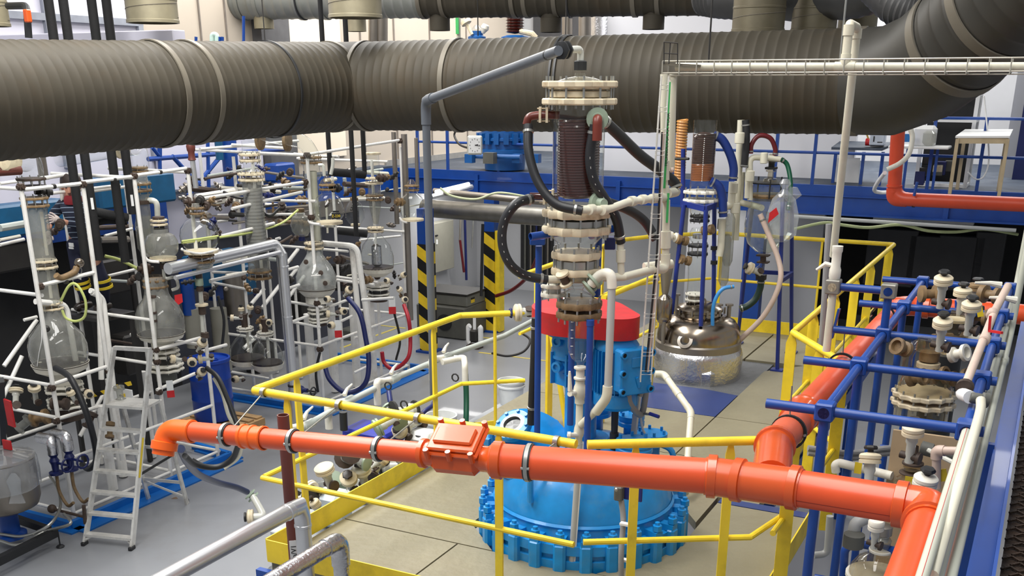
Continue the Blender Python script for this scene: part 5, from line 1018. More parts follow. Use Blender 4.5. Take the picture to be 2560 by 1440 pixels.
hose('dark navy hose looping down from the milky flask valves', [(870, 745, 15), (900, 785, 14.8), (915, 850, 14.7), (922, 900, 14.6), (917, 950, 14.5), (895, 975, 14.5), (860, 980, 14.5), (825, 950, 14.6), (812, 915, 14.7)], .036, NBL, band=False)
hose('red hose looping at the right end of middle plant', [(1010, 762, 16.2), (1022, 800, 16), (1026, 850, 16), (1022, 890, 15.9), (1003, 913, 15.9), (980, 922, 15.9), (960, 905, 16), (955, 880, 16)], .032, mat('red_hose', (168, 28, 44), .4), band=False)
for x, y, Y, w in ((846, 835, 14.9, 'white paper with red flag hung under the milky flask'), (981, 776, 16.3, 'white and red tag under the foil flask'), (427, 985, 12, 'pale tag with red patch hanging on the second white post')):
    p = at(x, y, Y); k = mpp(p); v = Vector((-p.x, -p.y, 0)).normalized(); t_ = T('tag', w, 'tag', p); O('red_patch', M().box(p, (18 * k, .004, 18 * k), (v.cross(UP) * -1, v, UP)), RED, t_); O('white_sheet', M().box(p + UP * 22 * k, (16 * k, .004, 26 * k), (v.cross(UP) * -1, v, UP)), TRP, t_)
# ================================================================ STAINLESS REACTOR AT THE BACK OF THE PLATFORM
g_ = G('steel_reactor', 'shiny stainless steel reactor with foil wrapped jacket on the platform', 'reactor', 1742, 900, 10.0, 950)
sc_, sv, sr, YS = g_.c, g_.vd, g_.vr, 10.0
def zs(y): return at(1742, y, YS).z
t = g_.t
O('foil_jacket', M().lathe(sc_, [(.44, 1.9), (.445, zs(880)), (.43, zs(868)), (.41, zs(862))], 48, cap=False), ALF, t)
O('foil_skirt_lump', M().rb(sc_ + sv * .4 + sr * .1 + UP * 2.02, (.16, .1, .24), .04, (sr, sv, UP)), ALF, t)
O('shell_rim', M().lathe(sc_, [(.42, zs(872)), (.42, zs(850)), (.405, zs(846))], 48, cap=False), SSB, t)
O('dome', M().lathe(sc_, [(.405, zs(850)), (.405, zs(835)), (.39, zs(815)), (.35, zs(800)), (.27, zs(790)), (.22, zs(786))], 56, cap=False), SST, t)
O('manway_neck', M().lathe(sc_ + sr * -.01, [(.22, zs(800)), (.22, zs(775))], 40, cap=False), SST, t)
lid = O('manway_cover', M().lathe(sc_ + sr * -.01, [(.22, zs(778)), (.232, zs(776)), (.232, zs(770)), (.2, zs(764)), (.12, zs(756)), (.001, zs(753))], 44), SST, t)
O('cover_handle', M().tube(fil([sc_ + sr * -.1 + sv * .06 + UP * zs(765), sc_ + sr * -.1 + sv * .06 + UP * zs(744), sc_ + sr * .05 + sv * .06 + UP * zs(742), sc_ + sr * .05 + sv * .06 + UP * zs(762)], .04), .008, 8), SST, lid)
m = M()
for k in range(10):
    an = k * .628; d = sr * math.cos(an) + sv * math.sin(an); m.cyl(sc_ + d * .238 + UP * zs(782), sc_ + d * .238 + UP * zs(766), .011, 6)
O('cover_bolt_ring', m, SSB, lid)
pd = (sv * .9 - sr * .25 + UP * .5).normalized(); pc_ = sc_ + sv * .3 - sr * .1 + UP * zs(842)
O('sight_port', M().lathe(pc_, [(.05, -.08), (.05, .06), (.075, .065), (.075, .1), (.045, .105), (.042, .09)], 24, pd, cap=False), SSB, t); O('sight_glass', M().lathe(pc_, [(.001, .09), (.045, .09)], 20, pd), DST, t)
for x, y, h, r in ((1658, 845, .18, .018), (1650, 830, .2, .014), (1782, 868, .22, .012), (1795, 800, .14, .02), (1690, 790, .2, .016), (1820, 810, .18, .02)):
    p = at(x, y, YS - (.25 if y > 840 else 0)); O('nozzle_pipe', M().tube([p - UP * .06, p + UP * h], r, 10).lathe(p + UP * h, [(r, 0), (r * 2, .002), (r * 2, .02), (r, .022)], 12), SSB, t)
# small separator with funnel, left of the dome
g_ = G('steel_separator', 'small stainless canister with funnel on the steel reactor left side', 'vessel', 1661, 770, 9.8, 806)
g_.shell([(14, 806), (18, 800), (19, 797), (19, 748), (17, 745), (6, 735), (2, 720)], SST).shell([(7, 735), (9, 728), (14, 690), (15, 680), (16, 672), (14, 668)], SSB, 'funnel').shell([(6, 806), (5, 850)], SSB, 'outlet')
# glass column with white flanges on the reactor
g_ = G('glass_riser', 'glass riser with black flanges on the steel reactor, inside blue stand', 'glass column', 1741, 680, 10.0, 770)
g_.shell([(16, 768), (17, 740)], SSB, 'steel_neck').fl(742, 24, WFL, 14, 5).shell([(21, 728), (20, 700), (22, 660), (22, 634)], GLS).fl(624, 25, BLK, 20, 6).shell([(17, 606), (22, 596), (22, 580), (17, 570)], GLS).ring(590, 15, 12, ALF, 'packing').fl(546, 24, BLK, 10, 5).shell([(22, 540), (26, 520), (34, 506)], GLS).fl(490, 42, WFL, 20, 8, 12)
for x, y, d in ((1683, 592, -1), (1770, 575, 1), (1705, 600, -1), (1712, 650, -1)): O('side_flange', M().lathe(g_.p(x, y, -.1), [(.02, -.06), (.045, -.055), (.045, -.02), (.02, -.015), (.02, .015), (.045, .02), (.045, .055), (.02, .06)], 16, sr * d + sv * .5 + UP * .3), BRF if x > 1690 else WFL, g_.t)
g_ = G('coil_condenser', 'glass condenser with dark-to-amber stacked coil under the big duct', 'glass column', 1758, 400, 10.0, 468)
g_.shell([(30, 468), (29, 455), (29, 300)], GLS)
for z0_, z1_, mt_ in ((335, 410, CO3), (410, 452, CO2)):
    pts = []
    n = int((z1_ - z0_) / 4.2)
    for i in range(n * 12 + 1): an = 2 * math.pi * i / 12; pts.append(g_.c + g_.vr * (.1 * math.cos(an)) + g_.vd * (.1 * math.sin(an)) + UP * (g_.z(z0_) + (g_.z(z1_) - g_.z(z0_)) * i / (n * 12)))
    O('stacked_coil', M().tube(pts, .0085, 6), mt_, g_.t)
O('coil_core', M().cyl(g_.c + UP * g_.z(452), g_.c + UP * g_.z(335), .07), mat('coil_core_brown', (60, 36, 20), .4), g_.t); O('top_loop', M().tube(spl([g_.p(1738, 345, -.05), g_.p(1748, 337, -.05), g_.p(1765, 335, -.05), g_.p(1785, 342, -.05)], 4), .018, 10), CO3, g_.t)
m = M()
for k in range(22): m.sph(g_.c + g_.vd * .11 + UP * (g_.z(450) + (g_.z(345) - g_.z(450)) * k / 21), .005, 4)
O('bead_row', m, WHP, g_.t)
g_ = G('amber_coil', 'tall glass tube with amber coil, left of the dark coil condenser', 'glass column', 1701, 400, 10.4, 470); g_.shell([(14, 470), (14, 300)], GLS); pts = []
for i in range(24 * 10 + 1): an = 2 * math.pi * i / 10; pts.append(g_.c + g_.vr * (.044 * math.cos(an)) + g_.vd * (.044 * math.sin(an)) + UP * (g_.z(468) + (g_.z(300) - g_.z(468)) * i / 240))
O('coil', M().tube(pts, .013, 6), mat('light_amber_coil', (206, 144, 76), .35), g_.t)
# blue tripod stand
t = T('reactor_stand', 'dark blue tube stand around the glass riser of steel reactor', 'stand', at(1753, 815, 9.75))
NST = mat('dark_blue_stand_paint', (26, 44, 120), .4)
for (x0, y0), (x1, y1), Y in (((1710, 512), (1679, 785), 9.9), ((1765, 525), (1752, 815), 9.65), ((1786, 512), (1784, 770), 10.2), ((1708, 372), (1707, 520), 10.05)): O('leg', M().tube([at(x0, y0, Y), at(x1, y1, Y)], .021, 10), NST, t)
c4 = [at(1704, 508, 10.0), at(1763, 522, 9.65), at(1806, 506, 10.1), at(1745, 500, 10.4)]
for i in range(4): O('top_bar', M().beam(c4[i], c4[(i + 1) % 4], .03, .05), NST, t)
O('clamp_arm', M().cyl(at(1680, 397, 10.05), at(1722, 397, 9.9), .012, 8), DST, t)
for y in (620, 656): O('leg_clamp', M().lathe(at(1785, y, 10.2), [(.021, -.02), (.034, -.018), (.034, .018), (.021, .02)], 10), BLK, t)
# separating funnel on its own stand
g_ = G('glass_separator', 'wide glass separator with black lid and plastic bag, on blue stand', 'glass vessel', 1916, 560, 10.4, 700)
fx = at(1924, 470, 10.4); fx = Vector((fx.x, fx.y, 0))
g_.shell([(12, 632), (22, 628), (42, 610), (52, 585), (54, 560), (50, 530), (44, 505), (42, 490), (42, 460)], glass('greenish_glass', (.9, .93, .88), .12, (.7, .72, .66)), n=36)
O('black_lid', M().lathe(fx, [(.001, at(1924, 458, 10.4).z), (.2, at(1924, 458, 10.4).z), (.205, at(1924, 455, 10.4).z), (.18, at(1924, 454, 10.4).z), (.001, at(1924, 453, 10.4).z)], 32), BLK, g_.t)
O('brown_rim', M().lathe(fx, [(.17, at(1924, 494, 10.4).z), (.18, at(1924, 488, 10.4).z), (.17, at(1924, 484, 10.4).z)], 32), BRF, g_.t)
for k in range(5):
    an = k * 1.257 + .3; d = g_.vr * math.cos(an) + g_.vd * math.sin(an); O('tie_rod', M().cyl(fx + d * .19 + UP * at(1924, 492, 10.4).z, fx + d * .19 + UP * at(1924, 445, 10.4).z, .008, 6), DST, g_.t)
O('top_nozzle', M().lathe(fx + UP * at(1930, 454, 10.4).z, [(.07, 0), (.06, .03), (.03, .035), (.028, .09), (.05, .095), (.05, .11), (.025, .115), (.025, .17), (.04, .175), (.04, .19), (.07, .195), (.07, .21), (.03, .215), (.03, .26)], 14), GLB, g_.t)
O('top_clamp', M().box(fx + UP * (at(1930, 395, 10.4).z), (.1, .1, .02)).box(fx + UP * (at(1930, 420, 10.4).z), (.1, .1, .02)).cyl(fx + UP * at(1930, 420, 10.4).z, fx + UP * at(1930, 395, 10.4).z, .03, 10), DST, g_.t)
O('neck_clamp', M().box(g_.p(1908, 638), (.12, .1, .015)).box(g_.p(1908, 655), (.11, .1, .015)).cyl(g_.p(1908, 657), g_.p(1908, 636), .03, 10), RST, g_.t)
O('outlet_tube', M().tube(fil([g_.p(1907, 655), g_.p(1904, 668), g_.p(1893, 675, -.1)], .05), .03, 12), GLS, g_.t); O('outlet_clamp', M().box(g_.p(1903, 693), (.09, .08, .05)), DST, g_.t); O('outlet_stub', M().cyl(g_.p(1897, 672), g_.p(1903, 700), .026, 10), WFL, g_.t)
dvalve('cream diaphragm valve under the wide glass separator', g_.p(1877, 672, -.15), -sr + sv * .3 + UP * .5, .06, L=.12)
t = T('separator_stand', 'dark blue splayed stand under the wide glass separator', 'stand', R(-2.2, 10.2, 2.0))
for (x0, y0, Y0), (x1, y1) in (((1880, 520, 10.5), (1843, 858)), ((1957, 505, 10.15), (1943, 926)), ((1980, 490, 10.6), (1978, 882))):
    b_ = atz(x1, y1, 2.0); O('leg', M().tube([at(x0, y0, Y0), b_], .02, 10), NST, t); O('foot', M().box(b_ + UP * .008, (.12, .1, .016)), NST, t)
for a, b in (((1884, 497, 10.4), (1962, 500, 10.2)), ((1962, 500, 10.2), (1984, 490, 10.6)), ((1907, 680, 10.7), (1980, 684, 10.6)), ((1952, 702, 10.17), (1980, 684, 10.6))): O('brace', M().beam(at(*a), at(*b), .03, .04), NST, t)
bg = T('plastic_bag', 'clear plastic bag with red label tied beside the glass separator', 'plastic bag', at(1950, 560, 10.1)); m = M(); c = at(1955, 545, 10.1)
m.lathe(c, [(.03, .36), (.05, .32), (.02, .27), (.1, .18), (.14, .02), (.13, -.15), (.06, -.22)], 14, wav=(5, .14)); m.lathe(at(1975, 500, 10.15), [(.02, -.02), (.09, .05), (.05, .12)], 10, wav=(3, .2)); O('bag', m, BAG, bg)
O('red_label', M().prism([at(x, y, 9.92) for x, y in ((1920, 558), (1924, 532), (1941, 519), (1947, 535))], (0, .005, 0)), RED, bg); O('white_card', M().prism([at(x, y, 9.95) for x, y in ((1921, 545), (1930, 512), (1950, 500), (1950, 540), (1925, 565))], (0, .004, 0)), BAG, bg)
# hoses and ivory pipes of the rear plant
BPR = 10.2
hose('blue hose arching from the dark coil condenser top', [(1784, 338, 10), (1806, 350, 10), (1825, 385, 10), (1834, 420, 10), (1832, 452, 10)], .04, BLH)
hose('blue hose from the white flange down to an ivory pipe', [(1776, 452, 9.9), (1797, 466, 9.9), (1806, 495, 9.9), (1808, 542, 9.9)], .04, BLH)
hose('black hose between the ivory pipes and red arch hose', [(1864, 300, 10.3), (1866, 350, 10.3), (1862, 400, 10.3), (1860, 418, 10.3)], .035, BLK)
hose('dark red hose arching over the glass separator', [(1877, 384, 10.3), (1879, 362, 10.3), (1893, 342, 10.3), (1910, 339, 10.3), (1928, 348, 10.3), (1938, 372, 10.3), (1937, 388, 10.3)], .022, CRD)
hose('green hose hanging right of the glass separator', [(1953, 398, 10.3), (1968, 412, 10.3), (1976, 450, 10.25), (1976, 490, 10.2), (1970, 525, 10.15)], .022, GRH)
hose('dark green hose drooping from the separator outlet', [(1903, 700, 10.4), (1900, 722, 10.4), (1888, 748, 10.4), (1868, 765, 10.4), (1850, 772, 10.4)], .034, mat('dark_green_hose', (24, 52, 42), .45))
hose('pale pink hose hanging in a long bow before the separator', [(1900, 535, 10.05), (1925, 595, 10.0), (1945, 645, 9.95), (1952, 690, 9.9), (1938, 740, 9.9), (1905, 795, 9.95), (1858, 842, 10), (1838, 862, 10.05)], .026, PNK)
hose('light blue hose with tap on the steel reactor', [(1782, 845, 9.7), (1782, 780, 9.7), (1790, 745, 9.7), (1808, 722, 9.7), (1835, 716, 9.7)], .018, mat('light_blue_hose', (58, 140, 206), .4))
t = T('ivory_pipework', 'bundle of ivory pipes behind the steel reactor, up to the red arch hose', 'pipework', at(1840, 650, 10.3))
def ip(*pts, r=.03): O('pipe', M().tube(fil([at(*q) for q in pts], .06), r, 12), PVC, t)
ip((1853, 300, 10.4), (1845, 460, 10.4), (1838, 600, 10.4), r=.036); ip((1832, 455, 10.2), (1828, 512, 10.2), (1815, 516, 10.2), r=.038); ip((1806, 548, 10), (1802, 622, 10), (1798, 640, 10), r=.034); ip((1856, 430, 10.5), (1850, 505, 10.5)); ip((1875, 500, 10.3), (1875, 393, 10.3), (1905, 394, 10.3), (1950, 398, 10.3), r=.028); ip((1872, 420, 10.3), (1868, 495, 10.3)); ip((1845, 505, 10.4), (1890, 515, 10.4), (1905, 520, 10.3), r=.03)
for x, y, r in ((1833, 470, .045), (1849, 345, .046), (1804, 560, .042), (1876, 440, .038), (1838, 520, .045), (1910, 395, .036)): O('socket', M().lathe(at(x, y, 10.2), [(r * .8, -.05), (r, -.045), (r, .045), (r * .8, .05)], 14), PVC, t)
for x, y in ((1812, 650), (1822, 600)): O('glass_tube', M().lathe(at(x, y, 10.2), [(.03, -.25), (.05, -.2), (.05, .2), (.03, .25)], 14, cap=False), GLD, t)
t = T('white_conduit_pipe', 'ivory pipe zigzagging down to deck right of the terminal box', 'pipe', atz(1712, 1250, 2.0)); zz = [atz(1638, 935, 2.6), atz(1660, 935, 2.6), atz(1728, 1030, 2.42), atz(1712, 1250, 2.0) + UP * .05]
O('pipe', M().tube(fil(zz, .06), .025, 14), PVC, t)
for i, a in ((1, 0), (2, 0)): O('elbow', M().tube(fil([zz[i] + (zz[i - 1] - zz[i]).normalized() * .07, zz[i], zz[i] + (zz[i + 1] - zz[i]).normalized() * .07], .05), .027, 14), PVC, t)
p = zz[1] + (zz[2] - zz[1]) * .5; O('coupling', M().lathe(p, [(.021, -.04), (.028, -.035), (.028, .035), (.021, .04)], 14, zz[2] - zz[1]), PVC, t)
t = T('motor_conduit', 'grey corrugated conduit bundle under the motor terminal box with blue tap', 'conduit', at(1600, 1100, 6.1))
O('conduit', M().tube(spl([at(1570, 970, 5.9), at(1573, 1005, 5.9), at(1590, 1030, 5.95), at(1604, 1035, 6.0), at(1612, 1000, 6.0), at(1618, 940, 6.0)], 6), .02, 12), CON, t); O('support_channel', M().beam(at(1602, 935, 6.15), at(1583, 1095, 6.05), .035, .03), LGP, t); O('drain_tube', M().tube(spl([at(1600, 1030, 6), at(1606, 1070, 6), at(1616, 1090, 6)], 5), .008, 8), LGP, t)
O('tap_stem', M().cyl(at(1610, 1034, 6.0), at(1626, 1036, 5.9), .008, 8), ZNC, t); O('tap_handle', M().tube([at(1624, 1034, 5.9), at(1647, 1042, 5.85)], .011, 10), mat('dark_blue_grip', (24, 30, 110), .4), t)
t = T('control_box', 'small grey and navy switch box on yellow post over the reactor dome', 'switch box', at(1560, 1245, 5.05)); O('box', M().rb(at(1548, 1232, 5.1), (.045, .05, .08), .006), MCH, t); O('back_plate', M().rb(at(1577, 1232, 5.1), (.13, .012, .085), .004), mat('navy_plate', (24, 34, 110), .4), t); O('knob', M().sph(at(1541, 1224, 5.05), .012, 6), ZNC, t)
O('corrugated_conduit', M().tube(spl([at(1553, 1250, 5.1), at(1558, 1300, 5.08), at(1553, 1380, 5.02), at(1553, 1440, 5.0)], 10), .0155, 12), CON, t)
for y in (1310, 1400): O('conduit_clip', M().box(at(1562, y, 5.04), (.05, .03, .012)), WHP, t)
# ================================================================ BLUE TUBE FRAME AND GLASS VALVES ON THE RIGHT
t = T('tube_scaffold', 'blue tube frame with square clamp blocks on the right, carrying glass valves', 'tube frame', R(-.77, 4.67, 0))
bs = (4.67, 5.57, 6.41, 7.31, 8.35)
for i, b in enumerate(bs):
    O('post', M().tube([R(-.77, b, 0), R(-.77, b, 3.3 if b != 6.41 else 3.56)], .0235, 12), SBL, t)
    O('post', M().tube([R(-.17, b, 0), R(-.17, b, 3.3)], .0235, 12), SBL, t)
    O('cross_bar', M().tube([R(-1.06 if i else -1.04, b, 3.3), R(-.1, b, 3.3)], .0235, 12), SBL, t)
    for a in (-.77, -.17): O('clamp_block', M().rb(R(a, b, 3.3), (.085, .085, .085), .008), SBL, t); O('block_socket', M().lathe(R(a, b, 3.3) - E2 * .0435, [(.001, 0), (.026, 0)], 14, E2), NBL, t)
for a in (-.77, -.17): O('long_bar', M().tube([R(a, 4.67, 3.3), R(a, 8.45, 3.3)], .0235, 12), SBL, t)
O('bar', M().tube([R(-1.09, 6.41, 3.56), R(-.77, 6.41, 3.56)], .0235, 12), SBL, t)
for a in (-1.09, -.77): O('zinc_block', M().rb(R(a, 6.41, 3.56), (.085, .085, .085), .006), mat('bare_zinc_block', (140, 138, 130), .5, metal=.5, noise=.2, scale=14), t); O('block_socket', M().lathe(R(a, 6.41, 3.56) - E2 * .0435, [(.001, 0), (.026, 0)], 14, E2), SBL if a > -1 else CRM, t)
for b, z in ((4.9, 2.35), (7.0, 2.4)): O('bar', M().tube([R(-.77, b, z), R(-.17, b, z)], .02, 10), SBL, t)
O('bent_bar', M().tube(fil([at(2108, 1440, 4.75), at(2112, 1370, 4.75), at(2140, 1358, 4.75), at(2330, 1395, 4.4)], .07), .021, 12), SBL, t)
for x, y, dx in ((2352, 770, 0), (2395, 768, 0)): O('short_stub', M().tube([at(x, y - 18, 7.2), at(x, y + 22, 7.2)], .022, 10), SBL, t)
RV = [(2358, 705, -.42, 6.9, (0, -.2, 1), 23, BLK, CRM, 'with tall glass neck, left rear of blue tube frame'), (2442, 722, -.3, 7.7, (0, 0, 1), 22, BLK, BRF, 'darkest one, far rear of blue tube frame'), (2406, 735, -.35, 7.2, (0, -.1, 1), 22, DST, CRM, 'middle rear of blue tube frame'), (2428, 770, -.28, 6.6, (0, -.2, 1), 24, BLK, CRM, 'with yellow tag, right rear of blue tube frame'),
      (2356, 812, -.42, 6.1, (0, -.25, 1), 24, DST, CRM, 'largest, above the flanged glass vessel'), (2282, 1082, -.5, 4.95, (0, -.1, 1), 27, DKR, CRM, 'inside the blue frame below second bar'), (2175, 1153, -.62, 4.9, (-.1, .3, 1), 27, DST, CRM, 'just behind the big orange pipe, with yellow tag'), (2312, 1208, -.4, 4.6, (.1, -.1, 1), 30, BLK, WFL, 'whitest, behind the orange pipe end'), (2190, 1318, -.6, 4.55, (0, -.1, 1), 20, None, WFL, 'below the orange pipe, knobless white one')]
for x, y, a, b, d, rp, kn, hd, w in RV:
    p = pb(x, y, b); dvalve('diaphragm valve ' + w, p, E1 * d[0] + E2 * d[1] + UP * d[2], rp * mpp(p), kn, hd, L=rp * mpp(p) * 3.0, grp='valves on the blue tube frame')
for x, y, Y, w in ((2450, 780, 6.3, 'yellow tag hanging from a valve at the right rear'), (2145, 1170, 4.9, 'yellow tag hanging on the valve behind orange pipe'), (2358, 1188, 4.5, 'yellow tag beside the pale pink pipe elbow'), (2271, 1206, 4.6, 'small yellow tag left of the whitest valve')):
    p = at(x, y, Y); O('yellow_tag', M().box(p, (.035, .003, .06), ((E1 + UP * .3).normalized(), E2, (UP - E1 * .3).normalized()) if x > 2300 else None), HIV, label=w, cat='tag')
g_ = G('glass_vessel', 'large flanged glass vessel hanging inside the blue tube frame', 'glass vessel', 2310, 985, 5.9, 1060)
g_.shell([(64, 1060), (64, 1010)], GLB, n=36).fl(995, 74, CRM, 22, 12, 14).shell([(66, 978), (64, 965), (56, 945), (34, 925), (20, 918), (20, 905)], GLB, n=36).ring(912, 28, 14, CRM, 'neck_flange').ring(890, 24, 26, BRF, 'neck_socket').ring(862, 34, 34, GLB, 'neck_glass').ring(935, 22, 8, DKR, 'dark_opening')
for x, y, d in ((2290, 945, 1), (2345, 940, 1), (2395, 885, 1), (2255, 870, -1), (2398, 945, 1)): O('side_nozzle', M().lathe(g_.p(x, y, -.1), [(.025, -.05), (.045, -.045), (.045, -.02), (.028, -.015), (.028, .03), (.05, .034), (.05, .055), (.034, .056), (.03, .03), (.001, .03)], 18, sv * .6 + sr * .7 * d + UP * .35), BRF if x != 2395 else WFL, g_.t)
O('bent_arm', M().tube(spl([g_.p(2310, 860), g_.p(2290, 862), g_.p(2272, 885), g_.p(2266, 920)], 6), .028, 12), GLB, g_.t)
g_ = G('glass_manifold', 'brownish glass cross-piece with flanges above flanged vessel', 'glass vessel', 2385, 830, 6.5, 890)
g_.shell([(26, 890), (28, 860), (24, 838), (34, 820), (34, 800), (20, 790)], GLB).ring(800, 30, 10, CRM, 'flange').ring(850, 34, 12, BRF, 'flange').ring(880, 26, 10, CRM, 'flange')
for x, y in ((2335, 735), (2465, 735), (2365, 855), (2420, 850), (2440, 790)): O('side_flange', M().lathe(g_.p(x, y, .2), [(.03, -.04), (.06, -.035), (.06, 0), (.03, .005), (.03, .06), (.055, .065), (.055, .09), (.03, .095)], 18, E1 * (1 if x > 2400 else -1) - E2 * .5), BRF, g_.t)
O('cross_tube', M().tube([g_.p(2340, 848), g_.p(2430, 858)], .035, 14), GLB, g_.t); O('white_spool', M().tube([g_.p(2415, 845), g_.p(2452, 850)], .03, 14), WFL, g_.t)
g_ = G('glass_manifold', 'brown fitting stack under the second blue bar with side pipe', 'glass vessel', 2282, 1160, 4.95, 1210)
g_.shell([(8, 1115), (10, 1135), (16, 1140), (20, 1150)], RST, 'casting').ring(1158, 26, 8, RST, 'flange').ring(1170, 22, 10, GLB, 'glass_collar').ring(1182, 30, 6, RST, 'flange').shell([(16, 1185), (34, 1196), (38, 1215), (20, 1230)], GLB, 'bulb')
O('side_union', M().lathe(g_.p(2300, 1118, -.05), [(.02, 0), (.036, .005), (.036, .06), (.024, .065), (.02, .2)], 12, sr + sv * .3 - UP * .15), MCH, g_.t); O('clear_rod', M().cyl(g_.p(2320, 1125, -.1), g_.p(2420, 1175, -.3), .012, 8), MATS['milky_glass'], g_.t)
O('tan_backboard', M().box(R(-.3, 5.5, 2.55), (.5, .02, .9)), mat('tan_board', (176, 152, 120), .6), label='tan board behind the brown fittings, lower right', cat='board')
g_ = G('glass_dome', 'glass dome vessel at the bottom edge under orange pipe', 'glass vessel', 2195, 1420, 4.6, 1490); g_.shell([(70, 1500), (72, 1450), (66, 1420), (50, 1398), (26, 1386), (24, 1370)], GLB, n=36).ring(1440, 76, 12, WFL, 'white_collar').ring(1376, 28, 8, WFL, 'neck_ring').shell([(20, 1368), (24, 1350), (16, 1340)], GLD, 'neck').ring(1325, 22, 24, SSB, 'steel_nut').ring(1345, 16, 16, WFL, 'union')
O('grey_union', M().lathe(g_.p(2135, 1345, -.05), [(.04, -.05), (.05, -.045), (.05, .02), (.03, .025)], 14), MCH, g_.t); O('grey_hose_tail', M().tube(spl([g_.p(2135, 1330), g_.p(2140, 1310), g_.p(2155, 1300), g_.p(2165, 1295)], 5), .03, 12), LGP, g_.t)
O('grey_pipe', M().tube(fil([at(2075, 1290, 5.6), at(2068, 1385, 5.6), at(2035, 1388, 5.6)], .05), .021, 12), LGP, label='grey pipe with elbow at the bottom, right of yellow rail', cat='pipe')
t = T('pale_pink_pipe', 'pale pink pipe elbow running right under the second blue bar', 'pipe', at(2338, 1215, 4.5)); O('pipe', M().tube(fil([at(2405, 1128, 4.4), at(2341, 1126, 4.5), at(2341, 1220, 4.5)], .05), .02, 12), PNK, t); O('elbow', M().tube(fil([at(2362, 1127, 4.47), at(2341, 1126, 4.5), at(2341, 1146, 4.5)], .04), .026, 12), PNK, t)
O('white_elbow', M().tube(fil([at(2090, 1180, 5.3), at(2088, 1162, 5.3), at(2098, 1157, 5.3), at(2230, 1190, 5.1)], .05), .024, 12), WFL, label='white pipe elbow behind blue posts, low right', cat='pipe')
for y0, Y, lab in ((1125, 6.4, 'upper grey cable conduit behind blue posts'), (1137, 6.4, 'lower grey cable conduit behind blue posts')): O('conduit', M().tube(spl([at(2020, y0 - 5, Y), at(2120, y0 + 8, Y), at(2200, y0 - 2, Y), at(2260, y0 - 8, Y)], 5), .02, 10), CON, label=lab, cat='conduit')
O('dark_duct', M().tube([R(-.5, 7.6, 2.95), R(-.5, 7.6, .3)], .12, 18), mat('dark_wrap', (40, 42, 42), .7), label='dark wrapped upright pipe inside the blue tube frame', cat='pipe')
O('blue_upright', M().beam(R(-.6, 6.6, 0), R(-.6, 6.6, 2.6), .09, .06), NBL, label='navy steel upright behind blue tube frame', cat='upright')
# pink pipe with taps running along the frame toward the viewer
t = T('ivory_tap_pipe', 'pale pipe with elbows and clamps slanting along the blue frame, far right', 'pipe', at(2400, 990, 4.6))
q = [at(2520, 715, 5.7), at(2488, 775, 5.5), at(2405, 985, 4.6), at(2395, 975, 4.55)]; O('pipe', M().tube([q[0], q[1], q[2]], .021, 14), PNK, t)
O('end_elbow', M().tube(fil([q[2] + (q[1] - q[2]).normalized() * .05, q[2], at(2425, 993, 4.5)], .05), .03, 14), WHP, t); O('end_union', M().lathe(at(2425, 993, 4.5), [(.02, 0), (.026, .01), (.026, .05), (.035, .055), (.035, .08)], 12, sr - UP * .15), MCH, t); O('white_tail', M().tube(spl([at(2452, 1000, 4.4), at(2450, 1030, 4.3), at(2425, 1120, 3.9), at(2330, 1440, 2.9)], 5), .021, 12), PVC, t)
O('pipe_yoke', M().lathe(at(2412, 968, 4.6), [(.021, -.015), (.04, -.012), (.04, .012), (.021, .015)], 14, q[1] - q[2]), RST, t); O('socket', M().lathe(at(2480, 785, 5.45), [(.021, -.03), (.028, -.025), (.028, .025), (.021, .03)], 14, q[1] - q[2]), PNK, t); O('socket', M().lathe(at(2462, 848, 5.15), [(.021, -.03), (.028, -.025), (.028, .025), (.021, .03)], 14, q[1] - q[2]), PNK, t)
for x, y, Y, w in ((2475, 708, 5.8, 'upper white lever of the pale pipe taps'), (2512, 745, 5.6, 'lower white lever of the pale pipe taps')): p = at(x, y, Y); O('tap_lever', M().tube([p - sr * .08, p, p + sr * .06 - UP * .01], [.007, .013, .02], 8), WFL, label=w, cat='lever')
t = T('red_bracket', 'thin red angle bracket behind ivory pipes at the right', 'bracket', at(2490, 830, 4.9)); O('upright_leg', M().beam(at(2476, 790, 4.9), at(2473, 826, 4.9), .012, .012), RED, t); O('level_leg', M().beam(at(2473, 827, 4.9), at(2505, 832, 4.8), .012, .012), RED, t)
# ================================================================ EDGE OF THE NEAR GALLERY (lower right)
O('gallery_edge', M().box(R(-.014, 5.0, 3.03), (.088, 6.4, .14)).box(R(.026, 5.0, 3.06), (.012, 6.4, .24)), SBL, label='bright blue steel edge beam running away along the right picture edge', cat='beam')
O('edge_post', M().beam(R(-.105, 5.1, 0), R(-.105, 5.1, 3.12), .04, .1), SBL, label='blue flat post with ragged top below white pipes, lower right', cat='post')
ex = mat('dark_expanded_metal', (58, 42, 30), .6, metal=.3, noise=.4, scale=18, bump=1.); m = M().box(R(.6, 5.0, 3.0), (1.1, 6.6, .02))
for i in range(130):
    for j in range(9):
        b = 1.9 + i * .05; a = .05 + j * .06 + (.03 if i % 2 else 0); m.beam(R(a, b, 3.016), R(a + .03, b + .025, 3.02), .009, .008); m.beam(R(a + .03, b + .025, 3.02), R(a + .06, b, 3.016), .009, .008)
O('gallery_grating', m, ex, label='dark expanded metal gallery floor in the lower right corner', cat='grating')
